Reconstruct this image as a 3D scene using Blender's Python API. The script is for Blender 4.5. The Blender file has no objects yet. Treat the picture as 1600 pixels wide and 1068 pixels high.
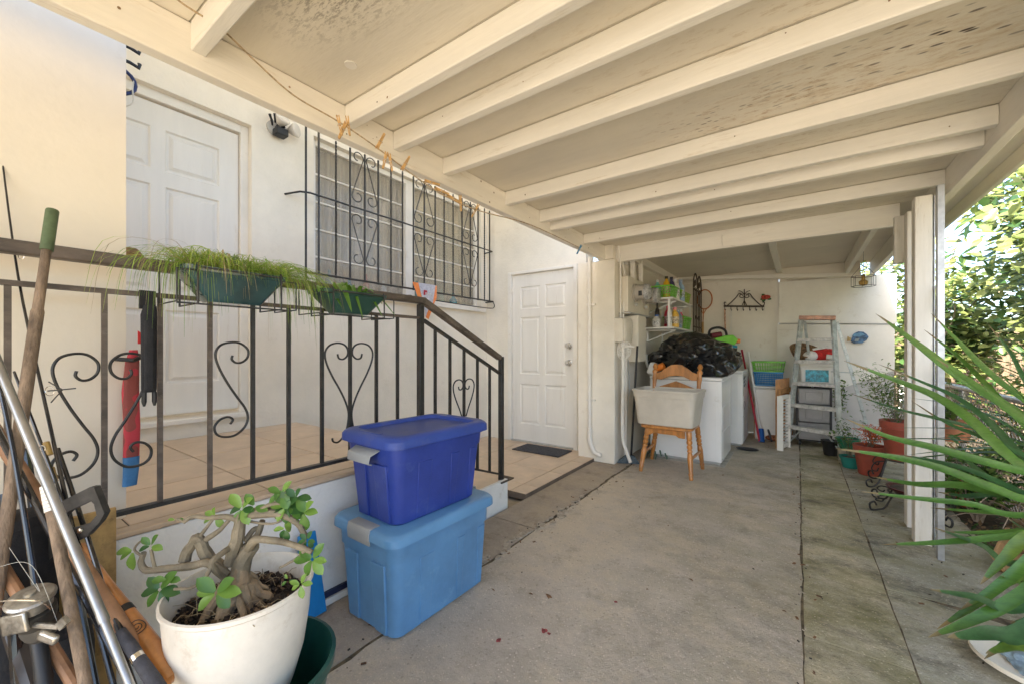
import bpy, bmesh, math, random
from mathutils import Vector, Matrix, noise
sc = bpy.context.scene
R = math.radians
rnd = random.Random(7)

# ------------------------------------------------------------ camera, sky, sun, exposure
F_PX, HOR, CH = 632.0, 547.0, 1.14
YAW = math.atan(447 / F_PX)
SA, CA = math.sin(YAW), math.cos(YAW)
cam_d = bpy.data.cameras.new('camera'); cam = bpy.data.objects.new('camera', cam_d)
sc.collection.objects.link(cam); sc.camera = cam
cam.location = (0, 0, CH); cam.rotation_euler = (R(90), 0, YAW)
cam_d.sensor_width = 36; cam_d.lens = 36 * F_PX / 1600; cam_d.shift_y = 13 / 1600
cam_d.clip_start = .03; cam_d.clip_end = 600
SUN_EL = R(50); sun_to = Vector((.30, .95, 0)).normalized()      # horizontal travel direction of the light
world = bpy.data.worlds.new('World'); sc.world = world; world.use_nodes = True
wn = world.node_tree; bgn = wn.nodes['Background']
sky = wn.nodes.new('ShaderNodeTexSky'); sky.sky_type = 'NISHITA'; sky.sun_disc = False
sky.sun_elevation = SUN_EL; sky.sun_rotation = math.atan2(-sun_to.x, -sun_to.y); sky.air_density = .8; sky.dust_density = 2.5
wn.links.new(sky.outputs[0], bgn.inputs[0]); bgn.inputs[1].default_value = .15
sl = bpy.data.lights.new('sun', 'SUN'); sl.energy = 4.6; sl.angle = R(.6); sl.color = (1, .91, .77)
sun = bpy.data.objects.new('sun', sl); sc.collection.objects.link(sun)
ld = Vector((sun_to.x * math.cos(SUN_EL), sun_to.y * math.cos(SUN_EL), -math.sin(SUN_EL)))
sun.rotation_euler = ld.to_track_quat('-Z', 'Y').to_euler()
sc.view_settings.view_transform = 'Standard'; sc.view_settings.look = 'None'
sc.view_settings.use_white_balance = True; sc.view_settings.white_balance_temperature = 6600; sc.view_settings.white_balance_tint = 6
sc.view_settings.gamma = 1; sc.view_settings.use_curve_mapping = False
sc.view_settings.exposure = 2.47
try:
    sc.cycles.max_bounces = 8; sc.cycles.diffuse_bounces = 5; sc.cycles.transparent_max_bounces = 8
except Exception: pass

# ------------------------------------------------------------ helpers
def pt(u, v, d):
    r = (u - 800) / F_PX * d
    return Vector((-SA * d + CA * r, CA * d + SA * r, CH + (HOR - v) / F_PX * d))
def gp(u, v, z=0.0): return pt(u, v, (CH - z) * F_PX / (v - HOR))
def onX(u, v, X): return pt(u, v, X / (-SA + CA * (u - 800) / F_PX))
def onY(u, v, Y): return pt(u, v, Y / (CA + SA * (u - 800) / F_PX))
V = lambda *a: Vector(a)

class MB:
    def __init__(s): s.v = []; s.f = []; s.mi = []; s.m = 0; s.uv = None
    def add(s, vs, fs):
        n = len(s.v); s.v += [Vector(q) for q in vs]; s.f += [tuple(i + n for i in f) for f in fs]; s.mi += [s.m] * len(fs); return s
    def box(s, a, b, M=None):
        x0, y0, z0 = a; x1, y1, z1 = b
        x0, x1 = min(x0, x1), max(x0, x1); y0, y1 = min(y0, y1), max(y0, y1); z0, z1 = min(z0, z1), max(z0, z1)
        vs = [V(x, y, z) for z in (z0, z1) for y in (y0, y1) for x in (x0, x1)]
        if M: vs = [M @ q for q in vs]
        return s.add(vs, [(0, 2, 3, 1), (4, 5, 7, 6), (0, 1, 5, 4), (2, 6, 7, 3), (0, 4, 6, 2), (1, 3, 7, 5)])
    def tube(s, pts, r, n=8, caps=True, flat=1.0):
        pts = [Vector(p) for p in pts]; k = len(pts)
        rs = r if isinstance(r, (list, tuple)) else [r] * k
        up = V(0, 0, 1); base = len(s.v); prev = None
        for i, p in enumerate(pts):
            t = (pts[min(i + 1, k - 1)] - pts[max(i - 1, 0)])
            t = t.normalized() if t.length > 1e-9 else up
            if prev is None:
                a = t.cross(up if abs(t.z) < .95 else V(1, 0, 0)).normalized()
            else:
                a = (prev - t * prev.dot(t))
                a = a.normalized() if a.length > 1e-6 else t.orthogonal().normalized()
            prev = a; b = t.cross(a)
            for j in range(n):
                an = 2 * math.pi * (j + .5) / n
                s.v.append(p + a * math.cos(an) * rs[i] + b * math.sin(an) * rs[i] * flat)
        for i in range(k - 1):
            for j in range(n):
                q = base + i * n
                s.f.append((q + j, q + (j + 1) % n, q + n + (j + 1) % n, q + n + j)); s.mi.append(s.m)
        if caps:
            s.f.append(tuple(base + j for j in range(n))[::-1]); s.mi.append(s.m)
            s.f.append(tuple(base + (k - 1) * n + j for j in range(n))); s.mi.append(s.m)
        return s
    def bar(s, a, b, w, h=None, up=(0, 0, 1)):
        a = Vector(a); b = Vector(b); h = w if h is None else h
        t = (b - a).normalized(); up = Vector(up)
        if abs(t.dot(up)) > .98: up = V(0, 1, 0)
        sx = t.cross(up).normalized() * w / 2; sy = sx.normalized().cross(t) * h / 2
        vs = [a - sx - sy, a + sx - sy, a + sx + sy, a - sx + sy, b - sx - sy, b + sx - sy, b + sx + sy, b - sx + sy]
        return s.add(vs, [(0, 1, 2, 3), (7, 6, 5, 4), (0, 4, 5, 1), (1, 5, 6, 2), (2, 6, 7, 3), (3, 7, 4, 0)])
    def lathe(s, prof, c=(0, 0, 0), n=24, axis=None, capb=True, capt=True):
        c = Vector(c); ax = Vector(axis).normalized() if axis else V(0, 0, 1)
        q = V(0, 0, 1).rotation_difference(ax); base = len(s.v)
        for r, z in prof:
            for j in range(n):
                an = 2 * math.pi * j / n
                s.v.append(c + q @ V(r * math.cos(an), r * math.sin(an), z))
        for i in range(len(prof) - 1):
            for j in range(n):
                p = base + i * n
                s.f.append((p + j, p + (j + 1) % n, p + n + (j + 1) % n, p + n + j)); s.mi.append(s.m)
        if capb: s.f.append(tuple(base + j for j in range(n))[::-1]); s.mi.append(s.m)
        if capt: s.f.append(tuple(base + (len(prof) - 1) * n + j for j in range(n))); s.mi.append(s.m)
        return s
    def prism(s, poly, O, U, W, depth):
        """2-D outline poly (u,w) in plane O+U*u+W*w, extruded along U x W by depth"""
        O = Vector(O); U = Vector(U); W = Vector(W); N = U.cross(W).normalized() * depth
        a = [O + U * p[0] + W * p[1] for p in poly]; n = len(a)
        return s.add(a + [q + N for q in a], [tuple(range(n))[::-1], tuple(range(n, 2 * n))] + [(i, (i + 1) % n, n + (i + 1) % n, n + i) for i in range(n)])
    def ball(s, c, r, n=10, m=7, sc3=(1, 1, 1)):
        c = Vector(c); base = len(s.v)
        for i in range(m + 1):
            th = math.pi * i / m
            for j in range(n):
                an = 2 * math.pi * j / n
                s.v.append(c + V(math.sin(th) * math.cos(an) * r * sc3[0], math.sin(th) * math.sin(an) * r * sc3[1], -math.cos(th) * r * sc3[2]))
        for i in range(m):
            for j in range(n):
                p = base + i * n
                s.f.append((p + j, p + (j + 1) % n, p + n + (j + 1) % n, p + n + j)); s.mi.append(s.m)
        return s
    def mesh(s, name, mats, off=V(0, 0, 0), smooth=True, ang=35):
        me = bpy.data.meshes.new(name); me.from_pydata([tuple(q - off) for q in s.v], [], s.f)
        for m in (mats if isinstance(mats, (list, tuple)) else [mats]): me.materials.append(m)
        me.polygons.foreach_set('material_index', s.mi)
        if smooth:
            me.polygons.foreach_set('use_smooth', [True] * len(me.polygons)); me.set_sharp_from_angle(angle=R(ang))
        me.update(); return me

def link(o, parent=None):
    sc.collection.objects.link(o)
    if parent: o.parent = parent
    return o
def tag(o, label=None, cat=None, group=None, kind=None):
    if label: o['label'] = label
    if cat: o['category'] = cat
    if group: o['group'] = group
    if kind: o['kind'] = kind
    return o
def thing(name, label=None, cat=None, loc=(0, 0, 0), group=None, kind=None):
    o = bpy.data.objects.new(name, None); o.empty_display_size = .05; link(o); o.location = loc
    return tag(o, label, cat, group, kind)
def root_loc(p):
    while p.parent: p = p.parent
    return Vector(p.location)
def bevel(o, w, seg=2):
    m = o.modifiers.new('bevel', 'BEVEL'); m.width = w; m.segments = seg; m.limit_method = 'ANGLE'; m.angle_limit = R(40)
    m.use_clamp_overlap = True; return o
def part(name, mb, mat, parent, label=None, bev=0, kind=None, smooth=True, ang=35):
    """one mesh object, vertices given in world coordinates, child of parent (a thing or a part)"""
    o = bpy.data.objects.new(name, mb.mesh(name, mat, root_loc(parent), smooth, ang)); link(o, parent)
    if bev: bevel(o, bev)
    return tag(o, label, None, None, kind)
def solo(name, mb, mat, label=None, cat=None, group=None, kind=None, bev=0, smooth=True, ang=35):
    xs = [q.x for q in mb.v]; ys = [q.y for q in mb.v]; z = min(q.z for q in mb.v)
    c = V((min(xs) + max(xs)) / 2, (min(ys) + max(ys)) / 2, z)
    o = bpy.data.objects.new(name, mb.mesh(name, mat, c, smooth, ang)); o.location = c; link(o)
    if bev: bevel(o, bev)
    return tag(o, label, cat, group, kind)
def inst(name, me, parent, M):
    """a piece that shares mesh data; M is its world matrix"""
    o = bpy.data.objects.new(name, me); link(o, parent)
    o.matrix_basis = Matrix.Translation(-root_loc(parent)) @ M if parent else M
    return o
def copy_tree(o, delta, label=None, parent=None):
    c = o.copy(); sc.collection.objects.link(c); c.parent = parent
    if parent is None:
        c.location = Vector(o.location) + Vector(delta)
        if label: c['label'] = label
    for ch in list(o.children): copy_tree(ch, delta, None, c)
    return c
def cr(P, k=6):
    """Catmull-Rom through P"""
    P = [Vector(p) for p in P]; out = []
    for i in range(len(P) - 1):
        a = P[max(i - 1, 0)]; b = P[i]; c = P[i + 1]; d = P[min(i + 2, len(P) - 1)]
        for j in range(k):
            t = j / k
            out.append(.5 * ((2 * b) + (c - a) * t + (2 * a - 5 * b + 4 * c - d) * t * t + (3 * b - a - 3 * c + d) * t ** 3))
    out.append(P[-1]); return out
def lerp(a, b, t): return a + (b - a) * t

# ------------------------------------------------------------ materials
def mat(name, col, rough=.6, var=.12, scale=6, bump=.0, bscale=60, metal=0, spec=.5, trans=0, col2=None, stretch=None, dirt=0, dirtcol=(.12, .09, .06), alpha=1, coat=0):
    m = bpy.data.materials.new(name); m.use_nodes = True; nt = m.node_tree; N = nt.nodes; L = nt.links
    b = N['Principled BSDF']; b.inputs['Roughness'].default_value = rough; b.inputs['Metallic'].default_value = metal
    b.inputs['Specular IOR Level'].default_value = spec; b.inputs['Coat Weight'].default_value = coat
    if trans: b.inputs['Transmission Weight'].default_value = trans
    if alpha < 1: b.inputs['Alpha'].default_value = alpha
    tc = N.new('ShaderNodeTexCoord'); mp = N.new('ShaderNodeMapping'); L.new(tc.outputs['Object'], mp.inputs[0])
    if stretch: mp.inputs['Scale'].default_value = stretch
    n1 = N.new('ShaderNodeTexNoise'); n1.inputs['Scale'].default_value = scale; n1.inputs['Detail'].default_value = 6; n1.inputs['Roughness'].default_value = .65
    L.new(mp.outputs[0], n1.inputs['Vector'])
    c2 = col2 or tuple(max(0, c * (1 - var * 2.2)) for c in col); c1 = tuple(min(1, c * (1 + var * .6)) for c in col)
    rp = N.new('ShaderNodeValToRGB'); rp.color_ramp.elements[0].position = .3; rp.color_ramp.elements[1].position = .62
    rp.color_ramp.elements[0].color = (*c2, 1); rp.color_ramp.elements[1].color = (*c1, 1)
    L.new(n1.outputs['Fac'], rp.inputs[0]); out = rp.outputs[0]
    if dirt:
        n3 = N.new('ShaderNodeTexNoise'); n3.inputs['Scale'].default_value = scale * 2.3; n3.inputs['Detail'].default_value = 9; n3.inputs['Roughness'].default_value = .75
        L.new(mp.outputs[0], n3.inputs['Vector'])
        r3 = N.new('ShaderNodeValToRGB'); r3.color_ramp.elements[0].position = .62 - .12 * dirt; r3.color_ramp.elements[1].position = .74
        L.new(n3.outputs['Fac'], r3.inputs[0])
        mx = N.new('ShaderNodeMix'); mx.data_type = 'RGBA'; L.new(r3.outputs[0], mx.inputs['Factor']); L.new(out, mx.inputs[6]); mx.inputs[7].default_value = (*dirtcol, 1)
        out = mx.outputs[2]
    L.new(out, b.inputs['Base Color'])
    if bump:
        n2 = N.new('ShaderNodeTexNoise'); n2.inputs['Scale'].default_value = bscale; n2.inputs['Detail'].default_value = 5
        L.new(mp.outputs[0], n2.inputs['Vector'])
        bp = N.new('ShaderNodeBump'); bp.inputs['Strength'].default_value = min(1, bump); bp.inputs['Distance'].default_value = .004
        L.new(n2.outputs['Fac'], bp.inputs['Height']); L.new(bp.outputs[0], b.inputs['Normal'])
    return m
def leafmat(name, col, col2, rough=.45, trl=.35, scale=5):
    m = mat(name, col, rough, col2=col2, scale=scale); nt = m.node_tree; N = nt.nodes; L = nt.links
    b = N['Principled BSDF']; o = N['Material Output']; t = N.new('ShaderNodeBsdfTranslucent'); ms = N.new('ShaderNodeMixShader')
    src = b.inputs['Base Color'].links[0].from_socket
    hs = N.new('ShaderNodeHueSaturation'); hs.inputs['Value'].default_value = 1.6; hs.inputs['Hue'].default_value = .485
    L.new(src, hs.inputs['Color']); L.new(hs.outputs[0], t.inputs[0]); ms.inputs[0].default_value = trl
    L.new(b.outputs[0], ms.inputs[1]); L.new(t.outputs[0], ms.inputs[2]); L.new(ms.outputs[0], o.inputs[0]); return m

WALL = (.82, .76, .655)
m_stucco = mat('painted_stucco', WALL, .85, .06, 1.5, .7, 55, dirt=.3, dirtcol=(.68, .61, .50))
m_stuccow = mat('white_stucco', (.82, .80, .76), .85, .05, 2.0, .9, 70, dirt=.25, dirtcol=(.6, .56, .48))
m_boardp = mat('painted_board', (.76, .69, .575), .75, .05, 1.2, .2, 40, dirt=.15, dirtcol=(.62, .54, .42))
m_wood_w = mat('white_painted_timber', (.83, .785, .70), .6, .05, 3, .35, 30, stretch=(.35, 3, 3), dirt=.3, dirtcol=(.60, .52, .40))
m_wood_y = mat('white_painted_timber_long', (.83, .78, .69), .6, .05, 3, .35, 30, stretch=(3, .35, 3), dirt=.3, dirtcol=(.60, .50, .38))
m_wood_z = mat('white_painted_post', (.78, .74, .66), .6, .08, 3, .35, 30, stretch=(3, 3, .4), dirt=.5, dirtcol=(.5, .43, .32))
m_door = mat('white_door_paint', (.80, .765, .70), .45, .03, 2, .1, 90, stretch=(3, 3, .4), dirt=.2, dirtcol=(.68, .62, .53))
m_trim = mat('white_trim', (.80, .76, .69), .5, .05, 3, .1, 60, dirt=.35, dirtcol=(.62, .56, .46))
m_iron = mat('black_iron', (.028, .027, .026), .45, .3, 20, .3, 120, dirt=.2, dirtcol=(.12, .085, .06))
m_iron_b = mat('weathered_brown_iron', (.11, .085, .068), .6, .3, 14, .4, 90, stretch=(1, .4, 1), dirt=.7, dirtcol=(.20, .165, .13))
m_iron_r = mat('rusty_iron', (.07, .05, .035), .7, .3, 30, .3, 100)
m_grout = mat('dark_grout', (.16, .12, .09), .9, .2)
m_tile = mat('beige_ceramic_tile', (.60, .45, .31), .32, .10, 3.5, .15, 30, dirt=.25, dirtcol=(.45, .33, .22))
m_yard = mat('pale_sandy_yard', (.36, .30, .22), .95, .2, 3, .6, 40)
m_dirt = mat('bare_soil', (.10, .075, .05), .95, .35, 8, 1, 40)
m_white_pl = mat('white_plastic', (.80, .79, .76), .35, .03)
m_appl = mat('white_enamel', (.83, .82, .80), .25, .02, 3, coat=.3, dirt=.15, dirtcol=(.66, .62, .55))
m_grey = mat('grey_metal_paint', (.42, .41, .38), .5, .06)
m_galv = mat('galvanised_metal', (.46, .47, .48), .42, .15, 12, metal=.8)
m_alu = mat('aluminium', (.38, .38, .38), .40, .10, 25, metal=.9, stretch=(1, 1, .2))
m_chrome = mat('chrome', (.75, .73, .70), .18, .04, metal=1)
m_black = mat('black_rubber', (.018, .018, .02), .5, .2)
m_blackf = mat('black_fabric', (.016, .016, .019), .85, .2, 30, .4, 200)
m_glass = mat('window_glass', (.55, .50, .42), .06, .02, alpha=.30)
m_cgls = mat('clear_glass', (.85, .9, .9), .05, .02, trans=.9)
m_cream_pl = mat('cream_plastic', (.72, .66, .55), .45, .04)

def concrete(name, tone, moss, speck=1.0):
    m = bpy.data.materials.new(name); m.use_nodes = True; nt = m.node_tree; N = nt.nodes; L = nt.links; b = N['Principled BSDF']
    b.inputs['Roughness'].default_value = .88
    tc = N.new('ShaderNodeTexCoord'); P = tc.outputs['Object']
    def nz(s, d=8, r=.65, vec=P):
        n = N.new('ShaderNodeTexNoise'); n.inputs['Scale'].default_value = s; n.inputs['Detail'].default_value = d; n.inputs['Roughness'].default_value = r; L.new(vec, n.inputs['Vector']); return n.outputs['Fac']
    def ramp(x, a, bb, c0, c1):
        r = N.new('ShaderNodeValToRGB'); r.color_ramp.elements[0].position = a; r.color_ramp.elements[1].position = bb
        r.color_ramp.elements[0].color = (*c0, 1); r.color_ramp.elements[1].color = (*c1, 1); L.new(x, r.inputs[0]); return r.outputs[0]
    def mix(f, a, c, mode='MIX'):
        x = N.new('ShaderNodeMix'); x.data_type = 'RGBA'; x.blend_type = mode
        if isinstance(f, float): x.inputs['Factor'].default_value = f
        else: L.new(f, x.inputs['Factor'])
        L.new(a, x.inputs[6])
        if isinstance(c, tuple): x.inputs[7].default_value = (*c, 1)
        else: L.new(c, x.inputs[7])
        return x.outputs[2]
    g0, g1 = (0, 0, 0), (1, 1, 1)
    col = ramp(nz(1.3, 9), .32, .68, tuple(c * .70 for c in tone), tuple(c * 1.16 for c in tone))
    col = mix(ramp(nz(7, 9, .75), .45, .7, g0, (.5, .5, .5)), col, tuple(c * 1.35 for c in tone))
    col = mix(ramp(nz(4.1, 9, .8), .53, .70, g0, (1, 1, 1)), col, (tone[0] * .52, tone[1] * .50, tone[2] * .44))
    col = mix(ramp(nz(1.1, 10, .8), .48, .56, g0, (.65, .65, .65)), col, (tone[0] * 1.22, tone[1] * 1.17, tone[2] * 1.05))
    # moss and mildew, heavier toward the garden side
    sp = N.new('ShaderNodeSeparateXYZ'); L.new(P, sp.inputs[0])
    mr = N.new('ShaderNodeMapRange'); mr.inputs[1].default_value = moss[0]; mr.inputs[2].default_value = moss[1]; mr.inputs[3].default_value = 0; mr.inputs[4].default_value = 1
    L.new(sp.outputs[0], mr.inputs[0])
    def mul(a, c):
        q = N.new('ShaderNodeMath'); q.operation = 'MULTIPLY'; L.new(a, q.inputs[0])
        if isinstance(c, (int, float)): q.inputs[1].default_value = c
        else: L.new(c, q.inputs[1])
        return q.outputs[0]
    mp = N.new('ShaderNodeMapping'); mp.inputs['Rotation'].default_value = (0, 0, R(20)); mp.inputs['Scale'].default_value = (.8, 1.15, 1); L.new(P, mp.inputs[0])
    f = mul(mul(ramp(nz(2.6, 10, .75, mp.outputs[0]), .40, .62, g0, g1), mr.outputs[0]), moss[2])
    col = mix(f, col, (.20, .19, .065)); f = mul(mul(ramp(nz(3.7, 10, .8, mp.outputs[0]), .50, .66, g0, g1), mr.outputs[0]), moss[3])
    col = mix(f, col, (.05, .048, .035))
    vo = N.new('ShaderNodeTexVoronoi'); vo.inputs['Scale'].default_value = 55; L.new(P, vo.inputs['Vector'])
    col = mix(mul(ramp(vo.outputs['Distance'], .10, .22, g1, g0), .5 * speck), col, tuple(min(1, c * 1.7) for c in tone))
    vo = N.new('ShaderNodeTexVoronoi'); vo.inputs['Scale'].default_value = 31; L.new(P, vo.inputs['Vector'])
    col = mix(mul(ramp(vo.outputs['Distance'], .08, .2, g1, g0), .55 * speck), col, tuple(c * .4 for c in tone))
    col = mix(mul(ramp(nz(160, 3), .3, .7, g0, g1), .4), col, tuple(c * .6 for c in tone))
    L.new(col, b.inputs['Base Color'])
    bp = N.new('ShaderNodeBump'); bp.inputs['Strength'].default_value = 1.0; bp.inputs['Distance'].default_value = .009
    h = N.new('ShaderNodeMath'); h.operation = 'ADD'; L.new(nz(45, 8, .7), h.inputs[0]); L.new(mul(nz(190, 4), .6), h.inputs[1]); L.new(h.outputs[0], bp.inputs['Height']); L.new(bp.outputs[0], b.inputs['Normal'])
    return m
m_conc = concrete('worn_concrete', (.58, .50, .405), (-1.2, .2, .55, .55))
m_conc_l = concrete('brownish_concrete', (.44, .365, .295), (-9, -8, .1, .2), .6)
m_conc_m = concrete('mossy_concrete', (.56, .49, .35), (-.3, .06, .95, .85), 1)
m_conc_r = concrete('mildewed_concrete', (.50, .465, .38), (.0, .3, .7, .9), 1)

def ceil_mat(name, stain):
    m = mat(name, (.76, .70, .59), .8, .06, 1.6, .35, 26, stretch=(.5, 2.4, 1)); nt = m.node_tree; N = nt.nodes; L = nt.links; b = N['Principled BSDF']
    src = b.inputs['Base Color'].links[0].from_socket
    tc = N.new('ShaderNodeTexCoord'); sp = N.new('ShaderNodeSeparateXYZ'); L.new(tc.outputs['Object'], sp.inputs[0])
    mp = N.new('ShaderNodeMapping'); mp.inputs['Scale'].default_value = (1, 3.2, 1); L.new(tc.outputs['Object'], mp.inputs[0])
    for sc_, p0, p1, colr, (ax, ay, k) in stain:
        if sc_ < 0:      # separate small rot holes
            n = N.new('ShaderNodeTexVoronoi'); n.inputs['Scale'].default_value = -sc_; n.inputs['Randomness'].default_value = 1; L.new(mp.outputs[0], n.inputs['Vector']); hole = n.outputs['Distance']; p0, p1 = p1, p0
        else:
            n = N.new('ShaderNodeTexNoise'); n.inputs['Scale'].default_value = sc_; n.inputs['Detail'].default_value = 8; n.inputs['Roughness'].default_value = .8; L.new(mp.outputs[0], n.inputs['Vector']); hole = n.outputs['Fac']
        # falloff round the damp patch at (ax, ay)
        dv = N.new('ShaderNodeVectorMath'); dv.operation = 'DISTANCE'; cb = N.new('ShaderNodeCombineXYZ')
        mm = N.new('ShaderNodeMath'); mm.operation = 'MULTIPLY'; mm.inputs[1].default_value = .45; L.new(sp.outputs[0], mm.inputs[0])
        L.new(mm.outputs[0], cb.inputs[0]); L.new(sp.outputs[1], cb.inputs[1]); L.new(cb.outputs[0], dv.inputs[0]); dv.inputs[1].default_value = (ax * .45, ay, 0)
        mr = N.new('ShaderNodeMapRange'); mr.inputs[1].default_value = k; mr.inputs[2].default_value = 0; mr.inputs[3].default_value = 0; mr.inputs[4].default_value = 1; L.new(dv.outputs['Value'], mr.inputs[0])
        rr = N.new('ShaderNodeValToRGB'); rr.color_ramp.elements[0].position = min(p0, p1); rr.color_ramp.elements[1].position = max(p0, p1); L.new(hole, rr.inputs[0])
        if p0 > p1: rr.color_ramp.elements[0].color = (1, 1, 1, 1); rr.color_ramp.elements[1].color = (0, 0, 0, 1)
        mu = N.new('ShaderNodeMath'); mu.operation = 'MULTIPLY'; L.new(rr.outputs[0], mu.inputs[0]); L.new(mr.outputs[0], mu.inputs[1])
        mx = N.new('ShaderNodeMix'); mx.data_type = 'RGBA'; L.new(mu.outputs[0], mx.inputs['Factor']); L.new(src, mx.inputs[6]); mx.inputs[7].default_value = (*colr, 1); src = mx.outputs[2]
    L.new(src, b.inputs['Base Color']); return m
m_ceil = ceil_mat('painted_plywood', [(9, .52, .66, (.52, .42, .29), (.1, .3, .6))])
m_ceil_s = ceil_mat('mouldy_plywood', [(5, .48, .62, (.56, .44, .29), (.3, .44, .38)), (11, .54, .61, (.44, .30, .17), (.0, .46, .36)), (-11, .16, .25, (.05, .03, .018), (.45, .34, .32)), (-15, .15, .24, (.12, .07, .035), (-.25, .47, .18)), (-8, .13, .2, (.05, .03, .018), (.62, .2, .2)), (24, .60, .66, (.36, .30, .22), (-.35, .2, .3))])
m_ceil_t = ceil_mat('scuffed_plywood', [(20, .50, .56, (.20, .16, .11), (-1.05, .20, .20)), (12, .56, .7, (.56, .48, .37), (-.6, .3, .6))])

# ============================================================ THE SETTING
# ground, slabs, tiled floors
mb = MB(); mb.box((-60, -60, -.14), (60, 60, -.04)); g_ = solo('ground', mb, m_yard, kind='structure')
solo('bounce_slab', MB().box((-3.2, -30, -.05), (6, -2.52, -.008)), mat('pale_bounce_concrete', (.36, .335, .30), .9, .1, 2, .4, 40), kind='structure')  # unseen pale slab behind the camera, added to bounce sunlight onto the ceiling
solo('garden_bed', MB().box((.78, -1.0, -.05), (3.6, 10, -.022)), m_dirt, kind='structure')
slabs = thing('concrete_floor', loc=(0, 0, 0), kind='structure')
part('joint_fill', MB().box((-1.71, -2.5, -.045), (.80, 7.0, -.008)), mat('mossy_joint_dirt', (.17, .13, .08), .95, .4, 20, 1, 60), slabs)
def slab(x0, x1, y0, y1, m, wob=(.0, .0), z=0.0, tilt=0.0, seed=0):
    mb = MB(); n = max(2, int((y1 - y0) / .07)); k = 6; th = .05
    for i in range(n + 1):
        y = y0 + (y1 - y0) * i / n
        a = x0 + wob[0] * (noise.noise(V(seed, y * 3, 0)) + .5 * noise.noise(V(seed, y * 13, 0))); b = x1 + wob[1] * (noise.noise(V(seed + 9, y * 3, 0)) + .5 * noise.noise(V(seed + 9, y * 13, 0)))
        for j in range(k + 1):
            x = a + (b - a) * j / k; e = .003 if (j in (0, k) or i in (0, n)) else 0
            mb.v.append(V(x, y, z + tilt * (x - x0) + .0012 * noise.noise(V(x * 5, y * 5, seed)) - e))
        mb.v.append(V(a, y, z - th)); mb.v.append(V(b, y, z - th + tilt * (x1 - x0)))
    w = k + 3
    for i in range(n):
        p = i * w
        for j in range(k): mb.f.append((p + j, p + j + 1, p + w + j + 1, p + w + j)); mb.mi.append(0)
        mb.f.append((p + k + 1, p, p + w, p + w + k + 1)); mb.mi.append(0); mb.f.append((p + k, p + k + 2, p + w + k + 2, p + w + k)); mb.mi.append(0)
    for p in (0, n * w):
        f = tuple([p + j for j in range(k + 1)] + [p + k + 2, p + k + 1]); mb.f.append(f); mb.mi.append(0)
    part('concrete_slab', mb, m, slabs)
slab(-1.72, -1.378, -2.5, 2.2, m_conc_l, (0, .012), seed=1)
slab(-1.72, -1.385, 2.212, 4.2, m_conc_l, (0, .02), seed=2)
slab(-1.36, .012, -2.5, 7.0, m_conc, (.018, .009), seed=3)
slab(.021, .341, 2.013, 4.0, m_conc_m, (.006, .006), z=-.002, seed=4)
slab(.021, .341, -2.5, 2.01, m_conc_m, (.006, .006), z=-.003, seed=5)
slab(.021, .341, 4.007, 7.0, m_conc_m, (.006, .006), z=-.002, seed=6)
slab(.348, .86, -2.5, 2.63, m_conc_r, (.006, .05), z=-.004, tilt=-.01, seed=7)
slab(.348, .90, 2.633, 7.0, m_conc_r, (.006, .03), z=-.002, tilt=-.008, seed=8)
slab(-1.6, -1.372, 4.21, 7.0, m_conc_l, (0, .0), seed=9)
# pale mortar smears along the rusty joint
mb = MB()
for i in range(26):
    y = 1.75 + i * .045 + rnd.uniform(-.02, .02); x = -1.39 + rnd.uniform(-.03, .05) + (.02 if i > 8 else 0)
    k = 9; r = rnd.uniform(.012, .035); n0 = len(mb.v)
    ps = [V(x + math.cos(2 * math.pi * j / k) * r * rnd.uniform(.5, 1), y + math.sin(2 * math.pi * j / k) * r * 1.7 * rnd.uniform(.6, 1), .0035) for j in range(k)]
    mb.add(ps + [V(q.x, q.y, -.004) for q in ps], [tuple(range(k))] + [(j, j + k, (j + 1) % k + k, (j + 1) % k) for j in range(k)])
part('mortar_smear', mb, mat('pale_mortar', (.46, .39, .31), .95, .2, 30, .5, 150), slabs, kind='stuff')

LZ = .565     # landing floor height
def tiles(name, x0, x1, y0, y1, z, size, m=m_tile, ox=0, oy=0, edge=None):
    """recessed-grout tiled floor; every tile its own piece"""
    fl = thing(name, kind='structure')
    mb = MB(); mb.box((x0, y0, z - .05), (x1, y1, z - .004)); part('grout_bed', mb, m_grout, fl)
    g = .005; cache = {}
    xs = [x0]; x = x0 + ox
    while x < x1 - .02:
        if x > x0 + .02: xs.append(x)
        x += size
    xs.append(x1); ys = [y0]; y = y0 + oy
    while y < y1 - .02:
        if y > y0 + .02: ys.append(y)
        y += size
    ys.append(y1)
    for i in range(len(xs) - 1):
        for j in range(len(ys) - 1):
            w = round(xs[i + 1] - xs[i] - g, 3); l = round(ys[j + 1] - ys[j] - g, 3)
            if (w, l) not in cache:
                b = MB(); b.box((0, 0, -.012), (w, l, 0)); cache[(w, l)] = b.mesh('tile', m)
            o = inst('tile', cache[(w, l)], fl, Matrix.Translation((xs[i] + g / 2, ys[j] + g / 2, z + rnd.uniform(-.0006, .0006))))
            bevel(o, .002, 1)
    return fl
tiles('lower_tile_floor', -3.3, -1.722, 2.62, 4.1, .03, .43, ox=.14, oy=.19)
tiles('landing', -3.3, -1.80, -1.2, 1.66, LZ, .43, ox=.21, oy=.27)
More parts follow.
